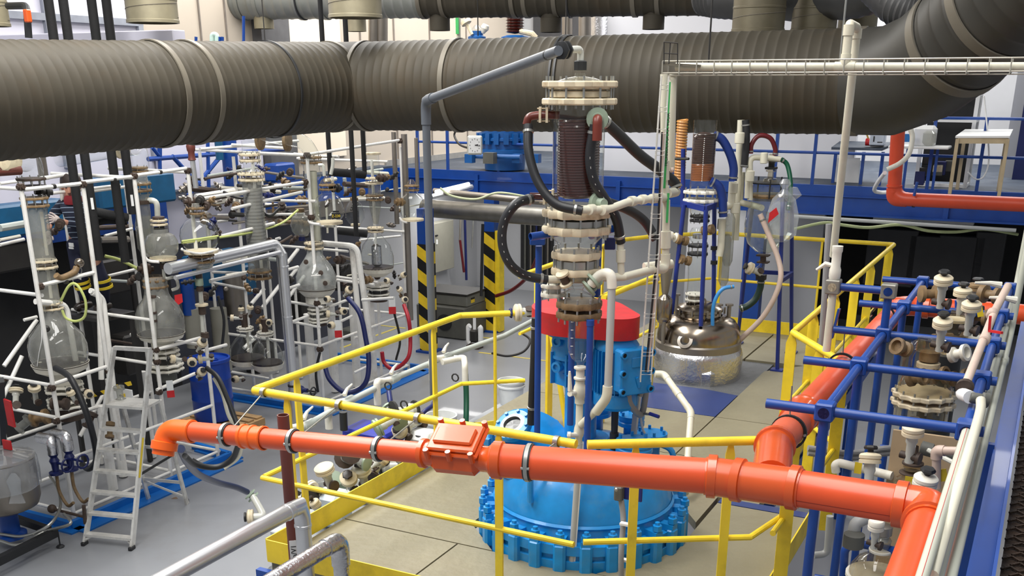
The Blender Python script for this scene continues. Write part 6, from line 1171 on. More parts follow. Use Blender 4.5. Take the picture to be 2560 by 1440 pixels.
for a, z, w, b1, zt in ((-.168, 3.3, 'front ivory pipe with red line running along the gallery edge, lower right', 5.5, None), (-.135, 3.22, 'second ivory pipe along the gallery edge, rising at the right', 8.6, 1), (-.1, 3.17, 'third ivory pipe along the gallery edge, nearest blue beam', 7.4, 1)):
    t = T('ivory_wall_pipe', w, 'pipe', R(a, 2, z)); O('pipe', M().tube([R(a, 1.6, z), R(a, b1, z)] if not zt else fil([R(a, 1.6, z), R(a, b1, z), R(a + .02, b1 + .1, 4.4)], .2, 8), .0205, 14), mat('ivory_painted_pipe', (188, 190, 175), .45, noise=.03) if a < -.15 else MATS['ivory_painted_pipe'], t)
    if a < -.15: O('red_line', M().box(R(a, 3.5, z + .0208), (.0015, 3.8, .001)), RED, t)
    else: O('socket', M().lathe(R(a, 6.6, z), [(.0205, -.05), (.027, -.045), (.027, .045), (.0205, .05)], 14, E2), MATS['ivory_painted_pipe'], t)

O('grey_conduit', M().tube([at(2072, 560, 6.9), at(2060, 760, 6.9), at(2048, 950, 6.9)], .02, 10), CON, label='grey conduit behind the ivory valve on the right', cat='conduit')
O('blue_strip', M().beam(at(2098, 772, 6.95), at(2080, 845, 6.95), .05, .014), SBL, label='short blue drilled strip on the yellow post behind the ivory valve', cat='strip')
dvalve('cream diaphragm valve at the end of the left yellow rail, before the red cover', R(-3.42, 6.93, 3.08) - VR * .045, -VR + VD * .3, .066, NBL, L=.1)
# printed dashes along the dark hoses round the coil column
def dashes(par_label, pts, r, a0, a1):
    P = spl([at(*q) for q in pts], 8); hs = [o for o in bpy.data.objects if o.get('label') == par_label][0]; m = M()
    for i in range(a0, min(a1, len(P) - 1), 3):
        c = (P[i] + P[i + 1]) / 2; v = Vector((-c.x, -c.y, H - c.z)).normalized(); d = (P[i + 1] - P[i]).normalized(); n_ = (v - d * v.dot(d)).normalized(); m.box(c + n_ * (r + .0005), ((P[i + 1] - P[i]).length * .7, .0028, .0008), (d, n_.cross(d), n_))
    O('printed_line', m, MATS['white_wire'], hs)
dashes('dark hose making a wide loop left of the coil column', [(1330, 497, 5.5), (1290, 510, 5.45), (1260, 555, 5.45), (1256, 612, 5.45), (1275, 660, 5.45), (1312, 688, 5.48), (1368, 700, 5.5)], .025, 5, 44)
dashes('dark hose hanging from the red elbow on the right side of coil column', [(1487, 312, 5.4), (1475, 390, 5.4), (1484, 450, 5.4), (1508, 492, 5.42), (1540, 545, 5.5), (1552, 606, 5.55)], .026, 8, 30)
# ================================================================ WORKER BEHIND THE NEAR PLANT
import bmesh
def skin(name, chains, mt, par, sub=2, label=None):
    """one continuous surface grown along joints: chains of (key, point, radius)"""
    bm = bmesh.new(); lay = bm.verts.layers.skin.verify(); V = {}; off = root_loc(par)
    for ch in chains:
        prev = None
        for it in ch:
            if isinstance(it, str): v = V[it]
            else:
                k, p, r = it; v = bm.verts.new(Vector(p) - off); v[lay].radius = (r, r) if not isinstance(r, tuple) else r; V[k] = v
                if len(V) == 1: v[lay].use_root = True
            if prev is not None: bm.edges.new((prev, v))
            prev = v
    me = bpy.data.meshes.new(name); bm.to_mesh(me); bm.free(); me.materials.append(mt)
    o = bpy.data.objects.new(name, me); COL.objects.link(o); o.parent = par
    sk = o.modifiers.new('skin', 'SKIN'); sk.use_smooth_shade = True; sb = o.modifiers.new('sub', 'SUBSURF'); sb.levels = sb.render_levels = sub
    return o
PY = 12.75
def wp(x, y, d=0): return at(x, y, PY + d)
pt = T('person', 'worker in striped navy sweater, red scarf and navy trousers behind the near glass plant', 'person', wp(240, 775))
hip, chest, neck = wp(203, 600), wp(196, 535), wp(184, 498, -.02)
skin('body', [[('hip', hip, .13), ('waist', wp(201, 572), .12), ('chest', chest, .15), ('sh', wp(190, 512), .12), ('neck', neck, .055), ('jaw', wp(177, 484, -.05), .075), ('head', wp(177, 464, -.03), .1), ('crown', wp(180, 448, 0), .07)],
              ['sh', ('shl', wp(160, 512, .05), .06), ('ell', wp(128, 540, .0), .043), ('wrl', wp(122, 575, -.2), .03)], ['sh', ('shr', wp(215, 515, .05), .06), ('elr', wp(208, 572, -.12), .045), ('wrr', wp(156, 552, -.3), .03)],
              ['hip', ('hl', wp(190, 615, .05), .1), ('kl', wp(200, 690, -.05), .07), ('al', wp(214, 760, .1), .045)], ['hip', ('hr', wp(224, 620, .05), .1), ('kr', wp(258, 705, -.05), .07), ('ar', wp(262, 765, .15), .045)]], SKN, pt)
skin('sweater', [[('hip', wp(203, 604), .155), ('waist', wp(201, 572), .15), ('chest', chest, .172), ('sh', wp(190, 514), .135), ('nk', wp(186, 503, -.01), .085)], ['sh', ('shl', wp(158, 510, .05), .078), ('ell', wp(130, 540, .0), .06), ('wrl', wp(124, 565, -.15), .045)], ['sh', ('shr', wp(217, 517, .05), .078), ('elr', wp(209, 570, -.12), .062), ('wrr', wp(166, 555, -.27), .046)]], SWT, pt)
skin('trousers', [[('wst', wp(202, 584), .15), ('hip', wp(205, 612), .16)], ['hip', ('hl', wp(192, 632, .04), .12), ('kl', wp(200, 690, -.05), .095), ('al', wp(213, 752, .1), .075)], ['hip', ('hr', wp(224, 632, .04), .12), ('kr', wp(256, 705, -.05), .095), ('ar', wp(261, 758, .15), .075)]], TRS, pt)
hd = wp(177, 464, -.03); fd = (wp(168, 474, -.2) - hd).normalized(); fs = fd.cross(UP)
O('hair', M().lathe(hd + UP * .035 - fd * .02, [(.118, -.04), (.122, .0), (.115, .05), (.085, .09), (.04, .108), (.001, .112)], 20), HAR, pt)
m = M(); m.lathe(hd + fd * .1 - UP * .03, [(.001, .03), (.012, .01), (.018, -.02), (.014, -.03), (.001, -.034)], 10); O('nose', m, SKN, pt)
for s in (-1, 1): O('eye', M().sph(hd + fd * .088 + fs * (.035 * s) + UP * .005, .013, 6), DKR, pt); O('ear', M().sph(hd + fs * (.1 * s) - UP * .01, .028, 6, 1.3), SKN, pt); O('brow', M().tube([hd + fd * .095 + fs * (.02 * s) + UP * .028, hd + fd * .088 + fs * (.052 * s) + UP * .026], .006, 6), HAR, pt)
O('mouth', M().tube([hd + fd * .09 - UP * .07 - fs * .022, hd + fd * .097 - UP * .072, hd + fd * .09 - UP * .07 + fs * .022], .007, 6), CRD, pt)
O('red_scarf', M().lathe(wp(183, 499, -.03), [(.07, -.06), (.105, -.05), (.11, -.01), (.1, .03), (.08, .055), (.065, .05)], 20, cap=False), mat('dark_red_scarf', (130, 26, 36), .8), pt)
h0 = wp(152, 551, -.31); hx = (wp(122, 546, -.36) - h0).normalized(); hy = UP
pk = [('palm0', h0, .03), ('palm1', h0 + hx * .045, .036), ('palm2', h0 + hx * .08, .034)]
ch = [pk]
for i, (dz, ln) in enumerate(((.034, .075), (.012, .088), (-.011, .08), (-.032, .062))):
    b_ = h0 + hx * .085 + hy * dz; c_ = h0 + hx * (.085 + ln * .55) + hy * dz * 1.35 - UP * .005; e_ = h0 + hx * (.085 + ln) + hy * dz * 1.45 - UP * .022 + fd * .02
    ch.append(['palm2', ('b%d' % i, b_, .0115), ('c%d' % i, c_, .0105), ('e%d' % i, e_, .009)])
ch.append(['palm1', ('t0', h0 + hx * .05 + hy * .045, .0125), ('t1', h0 + hx * .085 + hy * .068, .011), ('t2', h0 + hx * .115 + hy * .07, .0095)])
skin('work_glove', ch, GLV, pt)
h1 = wp(121, 582, -.24); ch = [[('q0', h1 + UP * .03, .03), ('q1', h1 - UP * .02, .036), ('q2', h1 - UP * .05, .033)]]
for i, (dx, ln) in enumerate(((-.032, .06), (-.011, .075), (.012, .08), (.033, .07))): ch.append(['q2', ('f%d' % i, h1 - UP * .06 + E1 * dx, .0115), ('g%d' % i, h1 - UP * (.06 + ln * .6) + E1 * dx * 1.2 - E2 * .02, .0105), ('h%d' % i, h1 - UP * (.06 + ln) + E1 * dx * 1.2 - E2 * .045, .009)])
ch.append(['q1', ('u0', h1 - UP * .02 + E1 * .045, .012), ('u1', h1 - UP * .06 + E1 * .065, .0105), ('u2', h1 - UP * .085 + E1 * .062, .009)]); skin('work_glove', ch, GLV, pt)
O('back_patch', M().box(wp(178, 612, -.17), (.075, .01, .045)).box(wp(178, 620, -.165), (.075, .01, .022)), WHP, pt)
for x, y, d in ((257, 700, -.16), (262, 716, -.13), (205, 704, -.16), (207, 716, -.14)):
    q = wp(x, y, d + .1); O('reflective_band', M().lathe(q, [(.094, -.018), (.099, -.016), (.099, .016), (.094, .018)], 18, UP * .9 - E2 * .2, cap=False), HIV, pt)
for x, y, d in ((213, 770, .02), (262, 773, .06)): q = wp(x, y, d); O('work_shoe', M().lathe(q - E2 * .02 + UP * .03, [(.001, -.14), (.04, -.12), (.052, -.05), (.05, .04), (.055, .1), (.03, .14), (.001, .145)], 14, -E2 + E1 * .1), DKR, pt)
fz = wp(240, 775).z - .06
t = T('work_step', 'dark steel work step under the worker, behind white tubes', 'step', Vector((wp(240, 775).x, wp(240, 775).y, 0))); c = wp(236, 775); c = Vector((c.x, c.y + .05, fz)); O('tread', M().rb(c, (.75, .55, .05), .006), DST, t)
for i in (-1, 1):
    for j in (-1, 1): O('leg', M().box(Vector((c.x, c.y, c.z / 2)) + E1 * (.34 * i) + E2 * (.24 * j), (.05, .05, c.z - .02)), DST, t)
# ================================================================ STEPLADDER
la, lb = atz(212, 1362, 0), atz(330, 1374, 0); lw_ = (lb - la).normalized(); lback = UP.cross(lw_).normalized()
if lback.y < 0: lback = -lback
LT = at(330, 872, 11.0); topz = LT.z
t = T('stepladder', 'worn aluminium stepladder with platform and rail, open on grey floor', 'stepladder', (la + lb) / 2)
lean = ((LT - lb) - lw_ * (LT - lb).dot(lw_)); A1, B1 = la + lean + lw_ * .11, lb + lean - lw_ * .02
for p, q in ((la, A1), (lb, B1)): O('stile', M().beam(p, q, .026, .07, up=lback), LAD, t)
O('top_rail', M().beam(A1, B1, .05, .04), LAD, t)
for i in range(6):
    s = (.055 + .107 * i); p, q = la + (A1 - la) * s, lb + (B1 - lb) * s; O('tread', M().box((p + q) / 2 + lback * .0, ((q - p).length, .085, .028), (lw_, lback, UP)), LAD, t)
s = .705; p, q = la + (A1 - la) * s, lb + (B1 - lb) * s; O('platform', M().box((p + q) / 2 + lback * .14, ((q - p).length + .02, .32, .03), (lw_, lback, UP)), LAD, t); pf = [p + lback * .3, q + lback * .3]
ra, rb_ = atz(372, 1250, 0), atz(468, 1260, 0)
for p, q in ((pf[0], ra), (pf[1], rb_)): O('rear_stile', M().beam(p, q, .024, .055, up=lback), LAD, t)
for s in (.45, .78): p, q = pf[0] + (ra - pf[0]) * s, pf[1] + (rb_ - pf[1]) * s; O('rear_brace', M().beam(p, q, .02, .035), LAD, t)
O('diagonal_brace', M().beam(pf[0] + (ra - pf[0]) * .8, pf[1] + (rb_ - pf[1]) * .93, .012, .025), LAD, t)
O('yellow_strap', M().beam(lb + (B1 - lb) * .37, pf[1] + (rb_ - pf[1]) * .5, .006, .03), HAZ, t); O('yellow_label', M().beam(lb + (B1 - lb) * .36 + lw_ * .016 - lback * .01, lb + (B1 - lb) * .56 + lw_ * .016 - lback * .01, .003, .03, up=lback), HIV, t)
for p, d in ((la, lw_), (lb, -lw_)): O('foot_strut', M().beam(p + UP * .06, la + (A1 - la) * .055 + lw_ * .11 if d is lw_ else lb + (B1 - lb) * .055 - lw_ * .11, .012, .02), LAD, t); O('rubber_foot', M().rb(p + UP * .02, (.045, .09, .045), .008, (lw_, lback, UP)), BLK, t)
for p in (ra, rb_): O('caster', M().lathe(p + UP * .035 - lw_ * .012, [(.012, 0), (.036, .003), (.036, .021), (.012, .024)], 18, lw_), BLK, t)
# ================================================================ BLUE DRUM ON PALLET
dc = atz(537, 1046, .14); t = T('drum', 'blue plastic drum standing on a pallet behind orange pipe', 'drum', dc)
O('shell', M().lathe(dc, [(.24, 0), (.275, .02), (.285, .1), (.285, .3), (.29, .31), (.29, .33), (.285, .34), (.285, .6), (.29, .61), (.29, .63), (.285, .64), (.282, .85), (.3, .87), (.3, .91), (.275, .915), (.27, .885), (.001, .885)], 40), DBL, t)
for s in (-.13, .13): O('bung', M().lathe(dc + E1 * s + UP * .885, [(.04, 0), (.04, .02), (.03, .022), (.028, .01)], 16), DBL, t)
t = T('pallet', 'wooden pallet under the blue drum', 'pallet', Vector((dc.x, dc.y, 0)))
for k in range(5): O('deck_board', M().box(Vector((dc.x, dc.y, .125)) + E2 * (-.36 + .18 * k) + E1 * .05, (.95, .12, .022)), WOD, t)
for k in (-.42, .05, .52): O('bearer', M().box(Vector((dc.x, dc.y, .06)) + E1 * k, (.1, .85, .1)), WOD, t)
# ================================================================ STEEL TANK WITH FILM, LOWER LEFT
tc = atz(30, 1345, .1); tc = Vector((tc.x, tc.y, 0)); zt = lambda y: at(30, y, tc.y).z
t = T('steel_tank', 'round stainless tank wrapped in clear film on blue pedestal, bottom left corner', 'tank', tc)
O('tank_body', M().lathe(tc, [(.2, zt(1275)), (.33, zt(1262)), (.36, zt(1245)), (.36, zt(1150)), (.37, zt(1146))], 40), SSB, t)
O('film_cover', M().lathe(tc, [(.38, zt(1215)), (.385, zt(1180)), (.375, zt(1150)), (.36, zt(1140)), (.2, zt(1134)), (.001, zt(1133))], 40, wav=(7, .02)), BAG, t); O('film_tail', M().lathe(tc + E1 * .36 - E2 * .1 + UP * zt(1165), [(.02, .02), (.07, -.05), (.05, -.2), (.08, -.3)], 10, wav=(3, .3), cap=False), BAG, t)
O('pedestal', M().lathe(tc, [(.16, .12), (.16, .16), (.1, .18), (.1, zt(1280)), (.14, zt(1272))], 24), SBL, t)
bs_ = atz(140, 1330, .18); d_ = (atz(0, 1400, .18) - bs_)
O('base_beam', M().beam(bs_, bs_ + d_ * 1.4, .07, .09), BLK, t); O('base_beam', M().beam(bs_ - E1 * .1, bs_ - E1 * 1.2 + E2 * .1, .06, .08), BLK, t); O('levelling_foot', M().lathe(Vector((bs_.x + .02, bs_.y, 0)), [(.04, 0), (.045, .01), (.03, .025), (.008, .03), (.008, .18)], 14), BLK, t)
fe = tc - E1 * .35 + E2 * .3
t = T('red_black_stand', 'black post with red panels at the left picture edge', 'stand', atz(10, 1210, 0)); O('post', M().beam(at(2, 950, 10.2), atz(12, 1200, .1), .06, .06), BLK, t); O('red_panel', M().beam(at(18, 1000, 10.25), at(30, 1065, 10.3), .1, .02, up=E2), RED, t); O('red_plate', M().box(at(18, 1112, 10.3), (.12, .02, .1)), RED, t)
for xs, lab, yv in ((127, 'left of two foil lagged elbows with navy gate valves behind film-wrapped tank', 1100), (165, 'right of two foil lagged elbows with navy gate valves and handwheel', 1090)):
    p = at(xs, yv, 10.6); t = T('lagged_valve', lab, 'valve', p - UP * .5, 'lagged gate valves'); O('foil_elbow', M().tube(fil([p - E1 * .3 + E2 * .1 - UP * .05, p, p - UP * .16], .1), .062, 16), ALF, t)
    O('valve_body', M().lathe(p - UP * .4, [(.06, 0), (.075, .005), (.075, .03), (.035, .04), (.04, .12), (.055, .16), (.035, .2), (.06, .24)], 16), NBL, t); O('copper_tube', M().tube(spl([p - UP * .4, p - UP * .6, p - UP * .75 + E1 * .1, p - UP * .7 + E1 * .2], 6), .018, 10), BRF, t)
    O('handwheel', M().tube([p - UP * .26 + E1 * .2 + E2 * (.075 * math.cos(a)) + UP * (.075 * math.sin(a)) for a in [k * .524 for k in range(12)]], .012, 6, closed=True).cyl(p - UP * .26, p - UP * .26 + E1 * .2, .014, 8), NBL, t)
for pts, lab in ([(0, 1335), (60, 1340), (120, 1315), (150, 1270), (145, 1225), (125, 1190)], 'upper steel braided hose on the floor by the tank'), ([(0, 1352), (50, 1362), (110, 1330), (175, 1310), (160, 1285)], 'lower steel braided hose on the floor by the tank'):
    O('steel_hose', M().tube(spl([atz(x, y, .35 if y < 1330 else .2) for x, y in pts], 6), .017, 8), ZNC, label=lab, cat='hose')
t = T('rusty_cock', 'rusty pipe cock low behind the film-wrapped tank', 'valve', atz(130, 1275, .2)); p = atz(130, 1272, .3); O('body', M().sph(p, .05, 8).cyl(p, p + E1 * .5, .016, 8), RST, t); O('lever', M().tube([p + E1 * .5 - UP * .08, p + E1 * .52 + UP * .14], .02, 8), RST, t)
# floor-level clutter in near plant: bent cream pipes and fittings
for i, (x, y, r) in enumerate(((150, 1010, .07), (100, 1045, .09), (60, 1060, .08), (225, 1050, .06), (275, 1075, .05), (300, 985, .06))):
    p = at(x, y, 11.3 - .05 * i); O('pipe_fitting', M().lathe(p, [(r * .5, -.1), (r, -.09), (r, -.06), (r * .6, -.05), (r * .6, .04), (r, .05), (r, .09), (r * .4, .1)], 14, E1 * (1 - i * .3) + E2 * .4 + UP * (.2 * i)), (RST, BRF, GLD)[i % 3], label='stained flanged pipe fitting low in the near glass plant', cat='pipe fitting', group='flanged fittings low in the near plant')
t = T('hazard_guard', 'white guard with black and yellow tape behind stepladder top', 'guard', at(290, 1000, 11.9)); O('plate', M().box(at(300, 990, 11.9), (.42, .02, .2)), WHP, t)
for x, y in ((310, 963), (245, 985), (318, 988)): O('hazard_tape', M().beam(at(x - 18, y + 4, 11.85), at(x + 18, y - 5, 11.85), .012, .05), HZ2, t)
for x0, x1, y in ((470, 535, 1060), (140, 250, 1160)): pass
# drain valve lying on the floor with navy hose
t = T('floor_valve', 'cream diaphragm valve at the end of navy hose, lying above grey floor', 'valve', atz(630, 1300, .0)); p = atz(630, 1292, .12); dv = -E1 * .8 - E2 * .55
O('bonnet', M().lathe(p, [(.05, -.02), (.085, -.015), (.085, .005), (.08, .008), (.08, .014), (.085, .017), (.085, .04), (.06, .055)], 24, dv), CRM, t); O('knob', M().lathe(p, [(.03, .06), (.055, .065), (.055, .085), (.02, .09)], 14, dv), BLK, t)
O('glass_body', M().tube(fil([p, p - dv * .14, atz(632, 1240, .3)], .06), .04, 14), MATS['milky_glass'], t); O('green_flange', M().lathe(atz(628, 1238, .3), [(.03, -.03), (.075, -.025), (.075, -.01), (.04, -.005), (.04, .02), (.075, .025), (.075, .04), (.03, .045)], 16, E1 * .6 + E2 * .3 - UP * .7), GRN, t)
hose('navy hose with pale lettering from the orange pipe elbow to the floor valve', [(452, 1122, 6.4), (468, 1155, 7.0), (495, 1185, 7.8), (540, 1205, 8.4), (590, 1218, 8.8), (618, 1230, 9.0)], .028, mat('navy_hose', (14, 32, 70), .4), band=False)
t = T('black_floor_hose', 'thick black hose bow hanging under the orange pipe left end', 'hose', at(520, 1165, 6.4)); O('tube', M().tube(spl([at(*q) for q in ((462, 1140, 6.4), (490, 1162, 6.6), (540, 1168, 6.7), (580, 1148, 6.7), (597, 1110, 6.6))], 7), .02, 12), BLK, t)
# ================================================================ LEFT SIDE OF THE PLATFORM
GP = mat('grey_green_pipe', (176, 182, 176), .42, noise=.04)
zq = 2.35
def mz(x, y, z=zq): return atz(x, y, z)
t = T('drain_manifold', 'grey-green drain manifold pipe with tap loops clipped along the left yellow rail', 'pipework', mz(760, 1070))
P_ = [mz(700, 1098), mz(755, 1070), mz(870, 1005), mz(1000, 940), mz(1120, 889), mz(1260, 840), mz(1335, 800)]
O('main_pipe', M().tube(P_, .026, 14), GP, t)
for x, y in ((770, 1062), (870, 1002), (985, 948), (1115, 893)):
    c = mz(x, y); d = (P_[3] - P_[1]).normalized(); O('tee', M().lathe(c - d * .07, [(.026, 0), (.034, .005), (.034, .135), (.026, .14)], 14, d), GP, t)
    O('tap_loop', M().tube(fil([c, c + UP * .02 - E1 * .02 - d * .17, c - d * .3 + UP * .06, c - d * .3 - UP * .14], .05), .03, 14), WFL, t)
    O('tap_lever', M().tube([c + UP * .06 - d * .05, c + UP * .1, c + UP * .1 + d * .12 - E1 * .03], [.02, .012, .008], 8), WFL, t)
c = mz(1162, 905); O('end_tap', M().tube(fil([mz(1105, 905), mz(1160, 893), c - UP * .02, c - UP * .2], .05), .028, 14), WFL, t); O('tap_lever', M().tube([mz(1135, 890), mz(1165, 892)], .008, 8), WFL, t)
for x, y in ((970, 965), (858, 1015), (1138, 944), (1010, 1012)): p = atz(x, y, 2.5); O('pipe_tie', M().tube([p + E2 * (.03 * math.cos(a)) * 0 + E1 * (.03 * math.cos(a)) + UP * (.03 * math.sin(a)) for a in [k * .7 for k in range(9)]], .006, 6, closed=True), DST, t)
hose('dark green hose hanging from the manifold end tap', [(1164, 935, 9.3), (1166, 1000, 9.2), (1165, 1060, 9.1), (1163, 1110, 9.1)], .026, GRH, band=False)
hose('short black hose below the middle manifold tap', [(972, 978, 8.1), (976, 1005, 8.0), (978, 1022, 8.0)], .022, NBL, band=False)
hose('black hose stub under the near manifold tap', [(858, 1030, 7.5), (860, 1075, 7.5)], .03, BLK, band=False)
hose('navy lettered hose leaning over white bucket', [(1088, 1000, 8.6), (1080, 1015, 8.5), (1060, 1030, 8.4), (1045, 1050, 8.4)], .02, NBL, band=False)
# white tubs, jerrycan, crate of spare valves
def tub(x, y, z0, r, h, lab):
    p = pa(x, y, -4.45); p.z = z0; t = T('bucket', lab, 'bucket', p); O('shell', M().lathe(p, [(r * .82, 0), (r * .86, .01), (r * .98, h), (r * 1.04, h), (r * 1.04, h + .02), (r * .95, h + .02), (r * .8, .03), (.001, .03)], 32), TRP, t); O('rim', M().lathe(p, [(r, h - .05), (r * 1.05, h - .045), (r * 1.05, h - .03), (r, h - .025)], 32, cap=False), TRP, t)
tub(1103, 1100, 1.742, .14, .24, 'white plastic bucket behind the left yellow post')
tub(1278, 1075, 1.742, .13, .22, 'white bucket between the yellow post and blue manhole cover')
t = T('side_shelf', 'grey side shelf left of the platform holding spare valves', 'shelf', R(-4.33, 6.8, 0)); O('board', M().rb(R(-4.34, 7.12, 1.715), (.44, 3.9, .05), .006), mat('pale_shelf_board', (170, 174, 178), .5), t)
for a in (-4.5, -4.18):
    for b in (5.5, 8.9): O('leg', M().box(R(a, b, .845), (.05, .05, 1.69)), SBL, t)
t = T('jerrycan', 'translucent jerrycan with black cap behind the front yellow rail', 'jerrycan', R(-4.1, 6.4, 1.41)); jc = pa(1060, 1120, -4.2); O('body', M().rb(Vector((jc.x, jc.y, jc.z)), (.28, .22, .3), .05), TRP, t); O('cap', M().lathe(pa(1052, 1090, -4.2), [(.05, -.03), (.05, .01), (.045, .015), (.02, .017)], 18), BLK, t)
t.location = jc - UP * .15
for c_ in t.children: c_.data.transform(Matrix.Translation(R(-4.1, 6.4, 1.41) - t.location))
jj = R(-4.3, 6.75, 1.42); O('blue_crate', M().rb(pa(935, 1085, -4.5), (.42, .3, .12), .02), mat('royal_blue_plastic', (30, 44, 150), .4), label='royal blue plastic crate among spare valves', cat='crate')
t = T('white_canister', 'pale plastic canister lying below the valve heap', 'canister', pa(835, 1290, -4.2)); O('body', M().rb(pa(832, 1268, -4.2), (.24, .2, .26), .04), mat('ice_blue_plastic', (206, 218, 228), .35), t)
HV = [(812, 1176, 6.35, (-.1, -.3, 1), 25), (904, 1178, 6.6, (0, -.3, 1), 25), (872, 1198, 6.4, (.3, -.6, .8), 22), (948, 1068, 7.4, (-.5, -.6, -.3), 24), (1000, 1078, 7.5, (.1, -.8, .5), 20), (925, 1142, 6.9, (.2, -.2, 1), 20), (780, 1220, 6.2, (-.8, .2, .2), 18), (850, 1225, 6.3, (.5, -.5, .6), 18), (955, 1150, 7.0, (.6, .2, .5), 16), (990, 1140, 7.1, (-.4, -.2, .8), 15), (790, 1262, 6.0, (-.3, -.4, .8), 14)]
for i, (x, y, Y, d, rp) in enumerate(HV):
    p = pa(x, y, -4.1 - .04 * (i % 8)); dvalve('spare diaphragm valve heaped on the shelf left of the platform', p, E1 * d[0] + E2 * d[1] + UP * d[2], rp * mpp(p), DKR if i % 3 else None, CRM if i % 2 == 0 else (WFL if i % 3 else GRN), L=rp * mpp(p) * 2.2, grp='spare valves on the side shelf')
for i, (x, y, Y) in enumerate(((890, 1150, 6.7), (940, 1170, 6.8), (985, 1165, 7), (845, 1200, 6.4), (880, 1235, 6.4), (905, 1225, 6.5), (800, 1210, 6.2), (870, 1140, 6.7), (1010, 1030, 7.8), (985, 1040, 7.7), (1030, 1060, 7.6), (760, 1250, 6.1))):
    p = pa(x, y, -4.15 - .05 * (i % 7)); r = .035 + .008 * (i % 3); dv = E1 * math.cos(i * 1.7) + E2 * math.sin(i * 1.7) + UP * (.5 if i % 2 else -.1)
    t = T('glass_fitting', 'loose glass pipe fitting in the valve heap beside the platform', 'pipe fitting', p, 'glass fittings heaped on the side shelf'); O('glass_body', M().lathe(p, [(r * .8, -.1), (r * .8, .02), (r * 1.3, .05), (r * 1.2, .1)], 14, dv, cap=False), MATS['milky_glass'] if i % 3 else GLD, t); O('ring', M().lathe(p, [(r * .8, -.11), (r * 1.8, -.105), (r * 1.8, -.085), (r * .8, -.08)], 14, dv).lathe(p, [(r, .08), (r * 1.7, .085), (r * 1.7, .1), (r, .105)], 14, dv), (GRN, RST, DST)[i % 3], t)
# support under the lower-left platform corner
O('corner_bracket', M().box(R(-3.84, 4.3, 1.86), (.14, .04, .22)), SBL, label='blue steel bracket under the front left platform corner', cat='bracket')
t = T('glass_flask', 'pale glass flask below the front left platform corner', 'glass flask', at(690, 1440, 5.9)); c = at(690, 1440, 5.9); O('shell', M().lathe(c - UP * .1, [(.05, -.1), (.12, -.04), (.13, .04), (.08, .12), (.04, .16)], 24, cap=False), GLD, t)
# ================================================================ MEZZANINE: RAILS, VESSEL, CLOCK, DESK, STOOL TABLE
def mezz(x, y): return atz(x, y, 3.1)
t = T('gallery_rail', 'dark blue guard rail along the far mezzanine edge', 'guard rail', R(-11.4, 18.6, 3.1))
for a0, a1 in ((-11.6, 4.5),):
    for z in (3.62, 4.2): O('rail', M().tube([R(a0, 18.58, z), R(a1, 18.58, z)], .024, 10), SBL, t)
for a in (-11.6, -10.9, -9.75, -8.55, -7.9, -6.2, -4.35, -3.7, -1.85, -1.1, .3): O('post', M().beam(R(a, 18.56, 2.75), R(a, 18.56, 4.2), .07 if a in (-8.55, -4.35, -1.85) else .045, .05), SBL, t)
t = T('blue_vessel', 'deep blue clamped vessel body standing on the mezzanine beside clock', 'vessel', mezz(1262, 405)); vc = at(1262, 405, 21.3); vz = lambda y: at(1262, y, 21.3).z; vc = Vector((vc.x, vc.y, 0)); k = mpp(at(1262, 370, 21.3))
VBL = mat('deep_blue_vessel_paint', (16, 84, 150), .4, noise=.1)
O('body', M().lathe(vc, [(50 * k, 3.12), (52 * k, vz(385)), (72 * k, vz(382)), (72 * k, vz(372)), (60 * k, vz(370)), (60 * k, vz(352)), (66 * k, vz(350)), (66 * k, vz(344)), (58 * k, vz(342)), (58 * k, vz(318)), (40 * k, vz(310))], 40), VBL, t)
for i in range(18):
    an = i * .349; d = E1 * math.cos(an) + E2 * math.sin(an); O('clamp', M().box(vc + d * 66 * k + UP * vz(345), (.08, .1, .2), (d, UP.cross(d), UP)), VBL, t)
O('white_flange', M().lathe(vc, [(40 * k, vz(322)), (52 * k, vz(321)), (52 * k, vz(317)), (40 * k, vz(316))], 32), WFL, t); O('base_pipe', M().cyl(at(1175, 390, 20.6), at(1300, 393, 20.4), .045, 10), VBL, t)
for x in (1175, 1293, 1340): O('support_foot', M().box(at(x, 396, 20.5), (.16, .14, .16)), VBL, t)
O('grey_gearbox', M().box(at(1225, 395, 20.4), (.22, .16, .2)), MCH, t)
t = T('wall_clock', 'white square clock with rounded corners in front of blue vessel', 'clock', at(1187, 382, 19.3)); cp = at(1187, 363, 19.3); cv_ = Vector((-cp.x, -cp.y, 0)).normalized(); cx_ = cv_.cross(UP) * -1
O('case', M().rb(cp, (.27, .05, .33), .06, (cx_, cv_, UP)), mat('clock_rim', (190, 190, 180), .4), t); O('dial', M().rb(cp + cv_ * .02, (.23, .02, .28), .01, (cx_, cv_, UP)), WHP, t)
O('hour_hand', M().beam(cp + cv_ * .034, cp + cv_ * .034 + cx_ * .06 + UP * .012, .004, .014, up=UP), BLK, t); O('minute_hand', M().beam(cp + cv_ * .036, cp + cv_ * .036 + cx_ * .095 - UP * .01, .004, .01, up=UP), BLK, t)
m = M()
for i in range(12): an = i * .5236; m.box(cp + cv_ * .031 + cx_ * (.088 * math.cos(an)) + UP * (.108 * math.sin(an)), (.01, .004, .018), (cx_, cv_, UP))
O('hour_marks', m, BLK, t); O('hanger_cable', M().tube(spl([at(1178, 372, 19.5), at(1150, 362, 19.8), at(1136, 340, 20), at(1140, 325, 20)], 5), .02, 8), DST, t)
